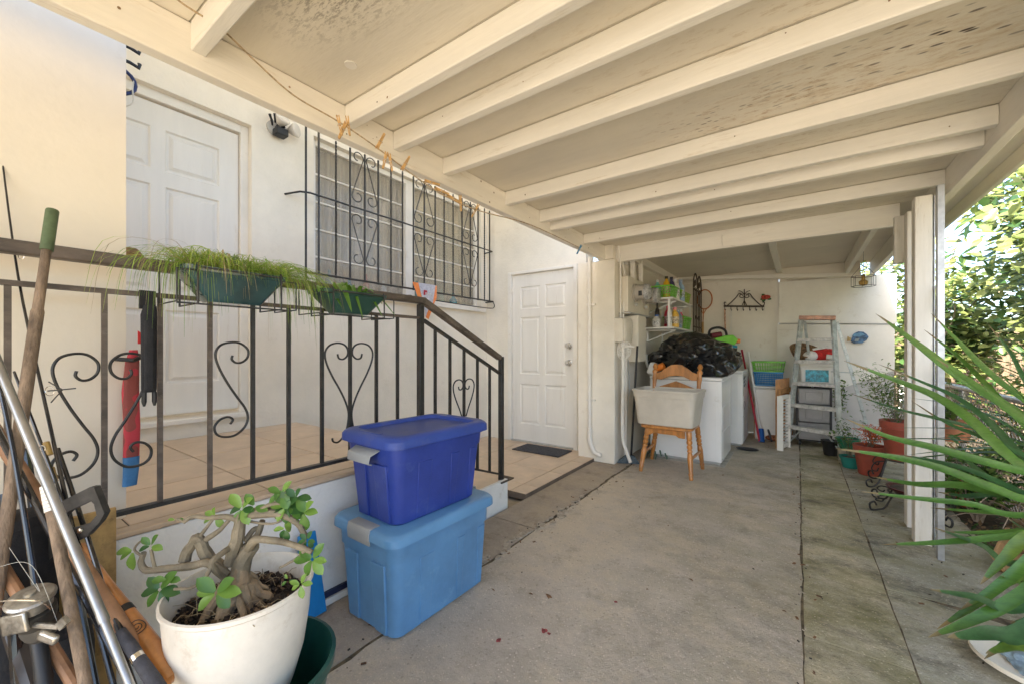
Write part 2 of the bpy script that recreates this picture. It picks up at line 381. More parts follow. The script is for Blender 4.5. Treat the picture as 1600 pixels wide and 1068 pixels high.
# landing body and front curb (white painted block with beige coping)
ld_ = thing('landing_steps', kind='structure')
mb = MB(); mb.box((-3.3, -1.2, -.03), (-1.772, 1.66, LZ - .052)); mb.box((-1.77, -1.2, -.03), (-1.745, 1.68, LZ - .022)); part('landing_body', mb, m_stuccow, ld_)
mb = MB(); mb.box((-1.798, -1.2, LZ - .02), (-1.738, 1.68, LZ)); part('coping', mb, m_tile, ld_, bev=.006)
mb = MB(); mb.box((-3.3, 1.69, -.03), (-1.77, 2.02, .37)); mb.box((-3.3, 2.022, -.03), (-1.77, 2.40, .185)); part('step_body', mb, m_stuccow, ld_)
for y0, y1, z in ((1.69, 2.03, .382), (2.034, 2.41, .197)):
    for i in range(4):
        b = MB(); b.box((-3.298 + i * .385, y0, z - .01), (-2.918 + i * .385, y1, z)); part('step_tile', b, m_tile, ld_, bev=.002)
mb = MB(); mb.box((-1.768, 1.69, -.02), (-1.742, 2.41, .20)); part('step_side', mb, m_stuccow, ld_, bev=.004)
# skirting slot: dark blue line at the foot of the white face
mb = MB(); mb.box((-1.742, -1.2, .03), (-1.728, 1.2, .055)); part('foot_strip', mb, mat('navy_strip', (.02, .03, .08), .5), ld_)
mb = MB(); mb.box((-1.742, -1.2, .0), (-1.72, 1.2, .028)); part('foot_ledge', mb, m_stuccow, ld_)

# ============================================================ HOUSE
house = thing('house', 'cream stucco house with raised landing, barred window and two white panelled doors', 'house', (-3.3, 2, 0))
def wall_with_holes(name, X0, X1, span, zr, holes, m, parent, axis='Y'):
    """wall slab made of blocks around rectangular holes (a0,a1,z0,z1); axis is the direction the wall runs in"""
    mb = MB(); a, b = span; cuts = sorted(set([a, b] + [h[0] for h in holes] + [h[1] for h in holes]))
    for c0, c1 in zip(cuts[:-1], cuts[1:]):
        zz = [zr[0]]; hs = [h for h in holes if h[0] <= c0 + 1e-6 and h[1] >= c1 - 1e-6]
        segs = [(zr[0], zr[1])]
        for h in hs:
            segs = [s for q in segs for s in ((q[0], min(q[1], h[2])), (max(q[0], h[3]), q[1])) if s[1] > s[0] + 1e-6]
        for z0, z1 in segs:
            if axis == 'Y': mb.box((X0, c0, z0), (X1, c1, z1))
            else: mb.box((c0, X0, z0), (c1, X1, z1))
    bm = bmesh.new(); me = mb.mesh('t', m); bm.from_mesh(me); bmesh.ops.remove_doubles(bm, verts=bm.verts, dist=1e-5)
    # drop the internal faces between blocks
    cen = {}
    for f in bm.faces:
        k = tuple(round(c, 4) for c in f.calc_center_median()); cen.setdefault(k, []).append(f)
    dead = [f for fs in cen.values() if len(fs) > 1 for f in fs]; bmesh.ops.delete(bm, geom=dead, context='FACES')
    off = root_loc(parent)
    for v in bm.verts: v.co -= off
    me2 = bpy.data.meshes.new(name); bm.to_mesh(me2); bm.free(); me2.materials.append(m); bpy.data.meshes.remove(me)
    o = bpy.data.objects.new(name, me2); return link(o, parent)
DL0, DL1 = .30, 1.33     # left door opening along Y
DZ0, DZ1 = .69, 2.80
WY0, WY1, WZ0, WZ1 = 1.80, 3.98, 1.66, 2.93
wall_with_holes('wall', -3.55, -3.30, (-5, 4.35), (0, 3.6), [(DL0, DL1, DZ0, DZ1), (WY0, WY1, WZ0, WZ1)], m_stucco, house)
RX0, RX1 = -2.955, -2.005
wall_with_holes('wall', 4.10, 4.30, (-3.3, -1.902), (0, 3.6), [(RX0, RX1, .02, 2.10)], m_stucco, house, 'X')
mb = MB(); mb.box((-1.90, 3.90, 0), (-1.50, 4.301, 2.055)); part('corner_pier', mb, m_stucco, house, bev=.006)
mb = MB(); mb.box((-1.68, 4.302, 0), (-1.50, 7.2, 3.6)); mb.box((-1.68, 3.902, 2.06), (-1.521, 4.098, 3.6)); part('wall', mb, m_stucco, house)
mb = MB(); mb.box((-6, -5, 3.60), (-3.05, 7.2, 3.72)); mb.box((-3.05, 4.0, 3.60), (-1.3, 7.2, 3.72)); mb.box((-3.049, -5, 3.30), (-1.72, 3.999, 3.36)); part('roof', mb, m_wood_y, house)  # house roof plus an unseen porch cover added to shut out sky and sun
mb = MB(); mb.box((-6, -5, 0), (-5.9, 7.2, 3.6)); part('wall', mb, m_stucco, house)
mb = MB(); mb.box((-1.93, 3.895, .0), (-1.50, 3.90 + .0, .03)); 
# upper white wall that screens the porch on the left
mb = MB(); SWY = onX(197, 500, -1.90).y; mb.box((-1.96, -3, .0), (-1.90, SWY, 3.4)); part('side_screen_wall', mb, m_boardp, house, label='tall cream screen wall left of the landing')

def panel_door(parent, O, U, N, w, h, mat_, t=.04):
    """six-panel door slab; O lower left corner on the front face, U along width, N outward normal"""
    O = Vector(O); U = Vector(U); N = Vector(N); Z = V(0, 0, 1)
    rows = [(.10, .34), (.40, .74), (.79, .925)]; cols = [(.13, .46), (.54, .87)]
    mb = MB(); xs = [0] + [c * w for cc in cols for c in cc] + [w]; zs = [0] + [r * h for rr in rows for r in rr] + [h]
    P = lambda x, z, d=0: O + U * x + Z * z + N * d
    for i in range(5):
        for j in range(7):
            x0, x1, z0, z1 = xs[i], xs[i + 1], zs[j], zs[j + 1]
            if i in (1, 3) and j in (1, 3, 5):
                g = .014; rings = [(0, 0), (g * .7, -.012), (1.6 * g, -.012), (3.0 * g, -.002)]
                vs = []
                for q, d in rings: vs += [P(x0 + q, z0 + q, d), P(x1 - q, z0 + q, d), P(x1 - q, z1 - q, d), P(x0 + q, z1 - q, d)]
                fs = [(4 * k + a, 4 * k + (a + 1) % 4, 4 * k + 4 + (a + 1) % 4, 4 * k + 4 + a) for k in range(3) for a in range(4)] + [(12, 13, 14, 15)]
                mb.add(vs, fs)
            else: mb.add([P(x0, z0), P(x1, z0), P(x1, z1), P(x0, z1)], [(0, 1, 2, 3)])
    mb.add([P(0, 0), P(w, 0), P(w, h), P(0, h), P(0, 0, -t), P(w, 0, -t), P(w, h, -t), P(0, h, -t)], [(0, 4, 5, 1), (1, 5, 6, 2), (2, 6, 7, 3), (3, 7, 4, 0), (7, 6, 5, 4)])
    return part('door', mb, mat_, parent, ang=20)
# left door (in the main wall, opens onto the landing)
dw = DL1 - DL0 - .11
d1 = panel_door(house, (-3.385, DL0 + .055, DZ0 + .03), (0, 1, 0), (1, 0, 0), dw, DZ1 - DZ0 - .10, m_door)
d1['label'] = 'white six panel door above the landing'
mb = MB()
mb.box((-3.40, DL0, DZ0), (-3.355, DL0 + .05, DZ1)); mb.box((-3.40, DL1 - .05, DZ0), (-3.355, DL1, DZ1)); mb.box((-3.40, DL0 + .05, DZ1 - .06), (-3.355, DL1 - .05, DZ1))
part('door_frame', mb, m_trim, house, bev=.003)
mb = MB(); mb.box((-3.36, DL0 - .02, DZ0 - .03), (-3.27, DL1 + .02, DZ0 + .001)); part('door_sill', mb, m_trim, house, bev=.004)
# right door in the return wall
rw = RX1 - RX0 - .10
d2 = panel_door(house, (RX0 + .05, 4.13, .045), (1, 0, 0), (0, -1, 0), rw, 2.02, m_door)
d2['label'] = 'white six panel door at ground level with two brass knobs'
mb = MB(); mb.box((RX0, 4.085, .03), (RX0 + .046, 4.16, 2.10)); mb.box((RX1 - .046, 4.085, .03), (RX1, 4.16, 2.10)); mb.box((RX0 + .046, 4.085, 2.068), (RX1 - .046, 4.16, 2.10))
part('door_frame', mb, m_trim, house, bev=.003)
mb = MB(); mb.box((RX0 + .04, 4.09, .031), (RX1 - .04, 4.15, .044)); part('door_sill', mb, m_grey, house)
for z in (1.00, 1.19):
    mb = MB(); mb.lathe([(.036, 0), (.036, .006), (.014, .010), (.014, .035), (.028, .042), (.032, .056), (.024, .068), (0.002, .070)], (RX1 - .115, 4.128, z), 16, (0, -1, 0))
    part('knob' if z < 1.1 else 'deadbolt', mb, m_chrome, d2)
for z in (.28, 1.12, 1.83):
    mb = MB(); mb.box((RX0 + .04, 4.118, z), (RX0 + .058, 4.128, z + .09)); part('hinge', mb, m_trim, d2)
# window with two lights
m_curt = mat('pale_curtain', (.62, .55, .44), .9, .3, 3, .8, 8, stretch=(1, 7, .3)); m_curt2 = mat('yellow_curtain', (.70, .62, .42), .9, .15, 3, .8, 8, stretch=(1, 7, .3))
win = part('window', MB().box((-3.40, WY0, WZ0), (-3.36, WY0 + .05, WZ1)).box((-3.40, WY1 - .05, WZ0), (-3.36, WY1, WZ1)).box((-3.40, WY0 + .05, WZ0), (-3.36, WY1 - .05, WZ0 + .045)).box((-3.40, WY0 + .05, WZ1 - .045), (-3.36, WY1 - .05, WZ1)), m_trim, house, bev=.003)
WM = 2.86
part('mullion', MB().box((-3.41, WM - .06, WZ0 + .045), (-3.335, WM + .06, WZ1 - .045)), m_trim, win, bev=.003)
part('sill', MB().box((-3.38, WY0 - .05, WZ0 - .04), (-3.255, WY1 + .05, WZ0 - .001)), m_trim, win, bev=.004)
for (a, b, n) in ((WY0 + .05, WM - .06, 5), (WM + .06, WY1 - .05, 5)):
    hh = (WZ1 - WZ0 - .09) / n
    for k in range(n):
        z0 = WZ0 + .045 + k * hh
        part('pane', MB().box((-3.388, a, z0 + .012), (-3.384, b, z0 + hh - .002)), m_glass, win)
        if k: part('glazing_bar', MB().box((-3.395, a, z0 - .008), (-3.372, b, z0 + .006)), m_trim, win, bev=.002)
mb = MB()
for (a, b, q) in ((WY0 - .1, WM, 0), (WM + .001, WY1 + .1, 1)):
    n = 60; mb.m = q
    pts = [(-3.50 + .018 * math.sin(i * 1.15) + .01 * math.sin(i * .37), a + (b - a) * i / n) for i in range(n + 1)]
    for i in range(n): mb.add([V(*pts[i], WZ0 - .1), V(*pts[i + 1], WZ0 - .1), V(*pts[i + 1], WZ1 + .1), V(*pts[i], WZ1 + .1)], [(0, 1, 2, 3)])
part('curtain', mb, [m_curt, m_curt2], house)
# bottles on the inner sill
for i, (y, h, r, c, lab) in enumerate([(2.02, .22, .035, (.35, .5, .5), 'tall pale green bottle at the left end of the window sill'), (2.22, .16, .04, (.05, .3, .42), 'squat blue jar on the window sill beside a pale bottle'),
        (2.40, .24, .03, (.6, .25, .2), 'slim reddish bottle on the window sill'), (2.60, .20, .035, (.7, .72, .7), 'clear bottle on the window sill left of the mullion'),
        (3.04, .26, .035, (.03, .42, .42), 'teal bottle just right of the window mullion'), (3.22, .2, .035, (.6, .6, .58), 'clear bottle behind the pennant'),
        (3.42, .22, .03, (.55, .65, .45), 'pale lime bottle on the window sill in the right light'), (3.62, .19, .045, (.05, .38, .48), 'fat turquoise bottle at the right of the window sill')]):
    mb = MB(); mb.lathe([(r, 0), (r, h * .6), (r * .4, h * .75), (r * .35, h), (.002, h)], (-3.44, y, WZ0 - .02), 12)
    solo('bottle', mb, mat('bottle_glass_%d' % i, c, .15, .1), lab, 'bottle', 'bottles on the window sill')
part('inner_sill', MB().box((-3.50, WY0, WZ0 - .03), (-3.403, WY1, WZ0 - .021)), m_trim, house)

# ============================================================ WINDOW GRILLE
GX = -3.17
gr = thing('window_grille', 'black wrought iron grille with scrolls and twisted bars over the window', 'window grille', (GX, 2.9, 1.6))
def gy(u): return onX(u, 400, GX).y
GT, GB, GM = onX(646, 276, GX).z, onX(700, 462, GX).z, onX(646, 354, GX).z
def twist_mb(y):
    mb = MB(); n = 70; w = .0075; vs = []
    for i in range(n + 1):
        z = GB + (GT - GB) * i / n; a = i * .9
        for j in range(4): vs.append(V(GX + w * 1.2 * math.cos(a + j * math.pi / 2), y + w * 1.2 * math.sin(a + j * math.pi / 2), z))
    mb.add(vs, [(4 * i + j, 4 * i + (j + 1) % 4, 4 * i + 4 + (j + 1) % 4, 4 * i + 4 + j) for i in range(n) for j in range(4)]); return mb
for u in (478, 498, 547, 570, 591, 646, 663, 680, 722, 735, 747, 765):
    y = gy(u); top = GT + (.03 if u in (478, 498) else 0)
    part('bar', MB().bar((GX, y, GB if u != 478 else GB - .05), (GX, y, top), .012), m_iron, gr)
for u in (525, 611, 629, 694, 708, 757): part('twisted_bar', twist_mb(gy(u)), m_iron, gr, smooth=False)
ye0, ye1 = gy(478), gy(769)
part('middle_rail', MB().tube([(-3.30, ye0 - .10, GM - .02), (GX - .03, ye0 - .03, GM), (GX + .008, ye0 + .03, GM), (GX + .008, ye1 - .03, GM), (GX - .0, ye1, GM), (-3.30, ye1 + .02, GM)], .008, 6), m_iron, gr)
part('bottom_rail', MB().tube([(GX + .008, ye0, GB + .01), (GX + .008, ye1 + .01, GB + .01), (-3.30, ye1 + .03, GB + .01)], .009, 6), m_iron, gr)
part('lower_hoop', MB().tube(cr([(-3.30, gy(640), GB - .055), (GX + .02, gy(640), GB - .06), (GX + .03, gy(650), GB - .075), (GX + .03, gy(755), GB - .085), (GX + .02, gy(770), GB - .06), (GX + .01, gy(770), GB)], 5), .006, 6), m_iron, gr)
def curl(cy, cz, r, a0, turns, sgn, x, n=22, r1=.35):
    """spiral points from radius r inward"""
    return [V(x, cy + sgn * r * lerp(1, r1, i / n) * math.cos(a0 + turns * 2 * math.pi * i / n), cz + r * lerp(1, r1, i / n) * math.sin(a0 + turns * 2 * math.pi * i / n)) for i in range(n + 1)]
def lyre(y, w, zt, zb, zm):
    """two mirrored lyre strips left and right of a bar: curls top, around the middle rail, and bottom"""
    for s in (-1, 1):
        for (za, zc) in ((zt, zm + .03), (zb, zm - .03)):
            up = 1 if za > zc else -1; r = w * .42
            top = [V(GX + .004, q.y, q.z) for q in curl(y + s * r * 1.15, za - up * .02, r, -math.pi if False else 0, 0, s, GX)][:1]
            a = []   # outer curl at the far end, then the diagonal, then the curl by the rail
            n = 14
            for i in range(n + 1):
                t = 1 - i / n; ang = (math.pi * 1.5) * t; rr = r * lerp(1, .45, t)
                a.append(V(GX, y + s * (r * 1.25 - rr * math.cos(ang)), za - up * (r) + up * rr * math.sin(ang)))
            b = []
            for i in range(n + 1):
                t = i / n; ang = (math.pi * 1.6) * t; rr = r * lerp(1, .45, t)
                b.append(V(GX, y + s * (w * .95 - r + rr * math.cos(ang)), zc + up * (r * 1.3) - up * rr * math.sin(ang)))
            part('scroll', MB().tube(a + b, .0048, 5), m_iron, gr)
for u, (ua, ub) in ((570, (547, 591)), (663, (646, 680)), (735, (722, 747))):
    y = gy(u); w = (gy(ub) - gy(ua)) / 2 - .008; lyre(y, w, GT + .0, GB + .15, GM)

# ============================================================ LANDING RAILING
RX = -1.775
rl = thing('railing', 'black iron landing railing with scrolls and weathered brown handrail', 'railing', (RX, .8, LZ))
RT, R2, RB = 1.425, 1.325, .62
yP, yE = onX(657, 470, RX).y, onX(783, 562, RX).y
part('handrail', MB().bar((RX, -1.3, RT), (RX, yP + .03, RT), .045, .038), m_iron_b, rl, bev=.006)
yS0, zS1 = yP + .0, 1.085
part('handrail', MB().bar((RX, yP + .02, RT), (RX, yE - .02, zS1), .042, .036), m_iron_b, rl, bev=.006)
part('upper_rail', MB().bar((RX, -1.3, R2), (RX, yP - .02, R2), .028, .014), m_iron_b, rl)
part('upper_rail', MB().bar((RX, yP + .02, R2 - .01), (RX, yE, zS1 - .12), .028, .014), m_iron, rl)
part('bottom_rail', MB().bar((RX, .255, RB), (RX, yP, RB), .028, .014), m_iron, rl)
part('bottom_rail', MB().bar((RX, yP, RB - .10), (RX, yE, .235), .028, .014), m_iron, rl)
part('post', MB().bar((RX, yP, LZ - .3), (RX, yP, RT - .022), .032), m_iron, rl, bev=.003)
part('post', MB().bar((RX, yE, .19), (RX, yE, zS1 + .01), .032), m_iron, rl, bev=.003)
part('base_plate', MB().box((RX - .055, yE - .05, .186), (RX + .045, yE + .10, .196)), m_iron_r, rl)
for u in (163, 250, 328, 395, 451, 503, 547, 588, 621):
    y = onX(u, 600, RX).y; part('baluster', MB().bar((RX, y, RB), (RX, y, R2), .0135), m_iron_b if u < 330 else m_iron, rl)
yl = onX(163, 600, RX).y
for k in (1, 2, 3, 4): part('baluster', MB().bar((RX, yl - .19 * k, RB), (RX, yl - .19 * k, R2), .0135), m_iron_b, rl)
for u in (680, 703, 725, 746, 765):
    y = onX(u, 650, RX).y; t = (y - yP) / (yE - yP)
    part('baluster', MB().bar((RX, y, lerp(RB - .10, .235, t)), (RX, y, lerp(R2 - .01, zS1 - .12, t)), .0145), m_iron, rl)
S_PTS = [(510, 508), (507, 524), (525, 538), (552, 535), (574, 515), (575, 485), (545, 460), (505, 455), (460, 468), (441, 503), (455, 555), (490, 620), (530, 680), (562, 725), (575, 765), (562, 803), (522, 832), (475, 833), (445, 817), (438, 787), (460, 762), (492, 755), (511, 768), (500, 785)]
H_PTS = [(237, 512), (243, 530), (262, 533), (279, 516), (278, 490), (262, 473), (235, 468), (205, 478), (188, 505), (192, 545), (215, 600), (245, 655), (270, 710), (283, 760), (276, 820), (262, 850), (240, 870), (220, 865), (216, 850)]
def scroll_part(P, x0, xs, ztop, zs, y, side, n=5, drop=0):
    pts = [V(RX, y + side * (x0 - a) * xs, ztop - (b) * zs) for a, b in P]
    part('scroll', MB().tube(cr(pts, n), .0044, 6, flat=1.0), m_iron, rl)
def px(u): return onX(u, 600, RX).y
zt = onX(395, 535, RX).z; zb_ = onX(395, 675, RX).z; k = (zt - zb_) / (833 - 455)
P = [(a, b - 455) for a, b in S_PTS]
scroll_part(P, 587, (px(395) - px(340)) / 147, zt, k, px(395) - .008, -1)
P = [(a, b - 468) for a, b in H_PTS]; zt2, zb2 = onX(547, 536, RX).z, onX(547, 686, RX).z; k2 = (zt2 - zb2) / 402
for sd in (-1, 1): scroll_part(P, 285, (px(547) - px(510)) / 97, zt2, k2, px(547) + .006 * sd, sd)
P = [(a, b - 455) for a, b in S_PTS]; zt3, zb3 = onX(163, 552, RX).z, onX(163, 735, RX).z; k3 = (zt3 - zb3) / 378
for sd in (-1, 1): scroll_part(P, 587, (px(163) - px(80)) / 147 * (.93 if sd < 0 else .95), zt3, k3, px(163) + .006 * sd, sd)
P = [(a, b - 468) for a, b in H_PTS][:13]; yy = onX(725, 600, RX).y; zt4 = onX(725, 592, RX).z
for sd in (-1, 1): scroll_part(P, 285, .095 / 97, zt4, .24 / 240, yy + .005 * sd, sd)

# ============================================================ CARPORT ROOF
cp = thing('carport', 'white painted timber carport roof on posts with exposed rafters', 'carport', (0, 2, 2.2))
CZ = 2.20; FX = -1.60; OX = .705
raf = [-1.45, -.85, -.25, .465, 1.01, 1.265, 1.60, 2.18, 2.62, 2.78, 3.39]
ys = [-2.0, -1.45, -.85, -.25, .465, 1.01, 1.265, 1.60, 2.18, 2.62, 3.39, 4.0, 5.2, 6.5]
for a, b in zip(ys[:-1], ys[1:]):
    mt = m_boardp if a > 3.9 else m_ceil_s if abs(a - 1.60) < .01 else (m_ceil_t if abs(a - .465) < .01 else m_ceil)
    o = part('ceiling_sheet', MB().box((FX - .04, a + .0015, CZ), (.93 if a < 4.3 else .76, b - .0015, CZ + .012)), mt, cp)
    o.data.transform(Matrix.Translation((0, -(a - 2), 0))); o.location = (0, a - 2, 0); o.data.transform(Matrix.Translation((0, 0, 0)))
part('roof_deck', MB().box((FX - .08, -2.02, CZ + .0135), (.95, 5.2, CZ + .05)).box((FX - .08, 5.201, CZ + .0135), (.77, 6.55, CZ + .05)), m_grey, cp)
for i, y in enumerate(raf):
    hh = .09 if abs(y - 2.78) > .01 else .115
    if abs(y - .465) < .01: hh = .095
    b = MB(); n = 24
    x0, x1 = FX + .001, OX - .001
    for j in range(n + 1):
        x = lerp(x0, x1, j / n); w1 = .0015 * noise.noise(V(x * 2, y * 7, 0)); w2 = .002 * noise.noise(V(x * 2, y * 7, 5))
        b.v += [V(x, y + w1, CZ - .0035), V(x, y + w1, CZ - hh + w2), V(x, y + .042 + w1, CZ - hh + w2), V(x, y + .042 + w1, CZ - .0035)]
    for j in range(n):
        q = 4 * j
        for a in range(4): b.f.append((q + a, q + (a + 1) % 4, q + 4 + (a + 1) % 4, q + 4 + a)); b.mi.append(0)
    b.f += [(0, 3, 2, 1), (4 * n, 4 * n + 1, 4 * n + 2, 4 * n + 3)]; b.mi += [0, 0]
    part('rafter', b, m_wood_w, cp, bev=.004)
part('house_beam', MB().box((FX - .05, -2.0, 2.055), (FX, 4.0, CZ - .003)), m_wood_y, cp, bev=.004)
part('end_beam', MB().box((FX + .001, 3.99, 2.05), (.60, 4.035, CZ - .0005)), m_wood_w, cp, bev=.004)
part('end_beam_trim', MB().box((FX + .05, 3.975, 2.035), (.58, 4.02, 2.049)), m_trim, cp)
part('garden_beam', MB().box((OX, -2.0, 2.045), (OX + .045, 6.5, CZ - .0005)), m_wood_y, cp, bev=.004)
part('eave_board', MB().box((.93, -2.0, 2.10), (.955, 5.2, CZ + .052)), m_wood_y, cp, bev=.003)
part('eave_strip', MB().box((.84, -2.0, CZ - .018), (.927, 5.2, CZ - .001)), m_wood_y, cp)
# rear bay: rafters running lengthwise, end lintel
part('rear_joist', MB().box((-.23, 4.037, CZ - .06), (-.17, 6.30, CZ - .001)), m_wood_y, cp, bev=.003)
part('rear_joist', MB().box((-1.499, 4.037, CZ - .09), (-1.44, 6.30, CZ - .001)), m_wood_y, cp, bev=.003)
part('rear_beam', MB().box((.46, 4.037, 2.06), (.50, 6.30, CZ - .001)), m_wood_y, cp, bev=.003)
a = onY(1070, 434, 6.30); b_ = onY(1345, 429, 6.30)
part('lintel', MB().bar((-1.50, 6.30, a.z), (b_.x, 6.30, b_.z), .05, .045), m_wood_w, cp, bev=.003)
part('gable_board', MB().prism([(-1.50, a.z - .03), (b_.x, b_.z - .03), (b_.x, CZ), (-1.50, CZ)], (0, 6.345, 0), (1, 0, 0), (0, 0, 1), .012), m_ceil, cp)
nh = MB(); kn = random.Random(12)
for y_ in raf:
    for k_ in range(2):
        x_ = kn.uniform(FX + .1, OX - .1); z_ = CZ - kn.uniform(.02, .075); nh.lathe([(kn.uniform(.002, .005), -.0012), (.002, -.0003)], (x_, y_ - .0016, z_), 7, (0, 1, 0), capt=False)
for k_ in range(18): nh.lathe([(kn.uniform(.002, .006), -.0012), (.001, -.0003)], (FX + .0012, kn.uniform(.1, 3.9), kn.uniform(2.075, 2.185)), 7, (-1, 0, 0), capt=False)
part('nail_heads', nh, mat('rusty_nail_head', (.30, .19, .10), .8, .4, 30), cp, kind='stuff')
# posts
def post(x0, y0, w, d, z0, z1, name='post', m=m_wood_z, be=.004): return part(name, MB().box((x0, y0, z0), (x0 + w, y0 + d, z1)), m, cp, bev=be)
p1 = gp(1425, 844); p2 = gp(1413, 822)
post(p1.x + .005, p1.y - .04, .075, .085, 0, 2.045)
post(p2.x + .012, p2.y + .0, .05, .085, 0, 2.035)
post(p2.x - .035, p2.y + .086, .05, .05, 1.72, 2.035, 'cleat')
p3 = gp(1462, 873)
part('steel_channel', MB().box((p3.x + .008, p3.y, 0), (p3.x + .035, p3.y + .004, 2.04)).box((p3.x + .008, p3.y + .0045, 0), (p3.x + .012, p3.y + .04, 2.04)), m_galv, cp)
part('steel_channel', MB().box((p1.x + .087, p1.y - .03, .0), (p1.x + .092, p1.y + .02, 2.04)), m_galv, cp)
# bent strap hooks up the channel
for v0 in (470, 560, 655, 710, 770):
    c = pt(1460, v0, 3.0); z = c.z
    pts = cr([(p1.x + .088, p1.y - .045, z), (p1.x + .098, p1.y - .075, z - .03), (p1.x + .094, p1.y - .078, z - .10), (p1.x + .104, p1.y - .06, z - .15), (p1.x + .09, p1.y - .05, z - .17)], 5)
    part('strap_bracket', MB().tube(pts, .009, 4, flat=.3), m_galv, cp)
# rope stub and nail under the end beam, lamp base plate on the ceiling
a = onY(1128, 368, 3.97)
part('hook', MB().tube([(a.x, 3.99, a.z), (a.x, 3.96, a.z), (a.x, 3.955, a.z - .05), (a.x + .01, 3.95, a.z - .10)], .004, 5), m_trim, cp)
c = pt(548, 101, (CZ - CH) * F_PX / (HOR - 101))
part('patch_disc', MB().lathe([(.022, -.004), (.022, .0)], (c.x, c.y, CZ - .0), 16), m_trim, cp)

# ============================================================ BACK FENCE of plywood sheets
BY = 6.50
bf = thing('plywood_wall', 'patched wall of white painted plywood sheets closing the far end', 'wall', (0, BY, 0))
def sheet(u0, u1, v0, v1, dy, mt, v0b=None, v1b=None):
    a = onY(u0, v0, BY - dy); b = onY(u1, v0b if v0b else v0, BY - dy); c = onY(u1, v1b if v1b else v1, BY - dy); d = onY(u0, v1, BY - dy)
    part('board', MB().prism([(d.x, max(.02, d.z)), (c.x, max(.02, c.z)), (b.x, b.z), (a.x, a.z)], (0, BY - dy, 0), (1, 0, 0), (0, 0, 1), -.012), mt, bf)
m_ply = mat('cream_plywood', (.84, .79, .70), .7, .06, 1.5, .25, 30, dirt=.3, dirtcol=(.60, .50, .36))
m_ply2 = mat('white_plywood', (.85, .82, .75), .7, .06, 1.5, .25, 30, dirt=.45, dirtcol=(.62, .55, .43))
m_ply3 = mat('grey_board', (.58, .56, .54), .75, .06, 2, .2, 30)
part('board', MB().box((-1.50, BY, 0.01), (onY(1217, 500, BY).x, BY + .02, 2.22)), m_ply, bf)
part('board', MB().box((onY(1217, 500, BY).x + .002, BY + .021, 0.01), (onY(1402, 500, BY).x - .03, BY + .03, 1.5)), m_ply3, bf)
sheet(1217, 1401, 441, 504.5, .035, m_ply2, 427, 505.5)
sheet(1214, 1398, 506.5, 640, .022, m_ply2, 507.5, 578)
sheet(1214, 1397, 600, 700, .008, m_ply3, 579, 712)
part('board', MB().box((onY(1217, 500, BY).x + .002, BY + .031, 1.4), (b_.x + .02, BY + .04, CZ)), m_ceil, bf)
part('batten', MB().box((-1.40, BY - .03, onY(1075, 441, BY).z - .03), (onY(1215, 441, BY).x, BY - .001, onY(1075, 441, BY).z)), m_wood_w, bf)
part('nail_stub', MB().box((onY(1217, 500, BY).x, BY - .05, 1.40), (onY(1240, 500, BY).x, BY - .037, 1.415)), m_trim, bf)

# ============================================================ STORAGE TOTES
def rrect(w, l, r, k=5):
    """rounded rectangle outline w x l centred on 0"""
    out = []
    for cx, cy, a0 in ((w / 2 - r, l / 2 - r, 0), (-w / 2 + r, l / 2 - r, 90), (-w / 2 + r, -l / 2 + r, 180), (w / 2 - r, -l / 2 + r, 270)):
        for i in range(k + 1):
            a = R(a0 + 90 * i / k); out.append((cx + r * math.cos(a), cy + r * math.sin(a)))
    return out
def loft(mb, rings, cap0=True, cap1=True):
    n = len(rings[0]); base = len(mb.v)
    for rg in rings: mb.v += [Vector(q) for q in rg]
    for i in range(len(rings) - 1):
        for j in range(n):
            p = base + i * n; mb.f.append((p + j, p + (j + 1) % n, p + n + (j + 1) % n, p + n + j)); mb.mi.append(mb.m)
    if cap0: mb.f.append(tuple(base + j for j in range(n))[::-1]); mb.mi.append(mb.m)
    if cap1: mb.f.append(tuple(base + (len(rings) - 1) * n + j for j in range(n))); mb.mi.append(mb.m)
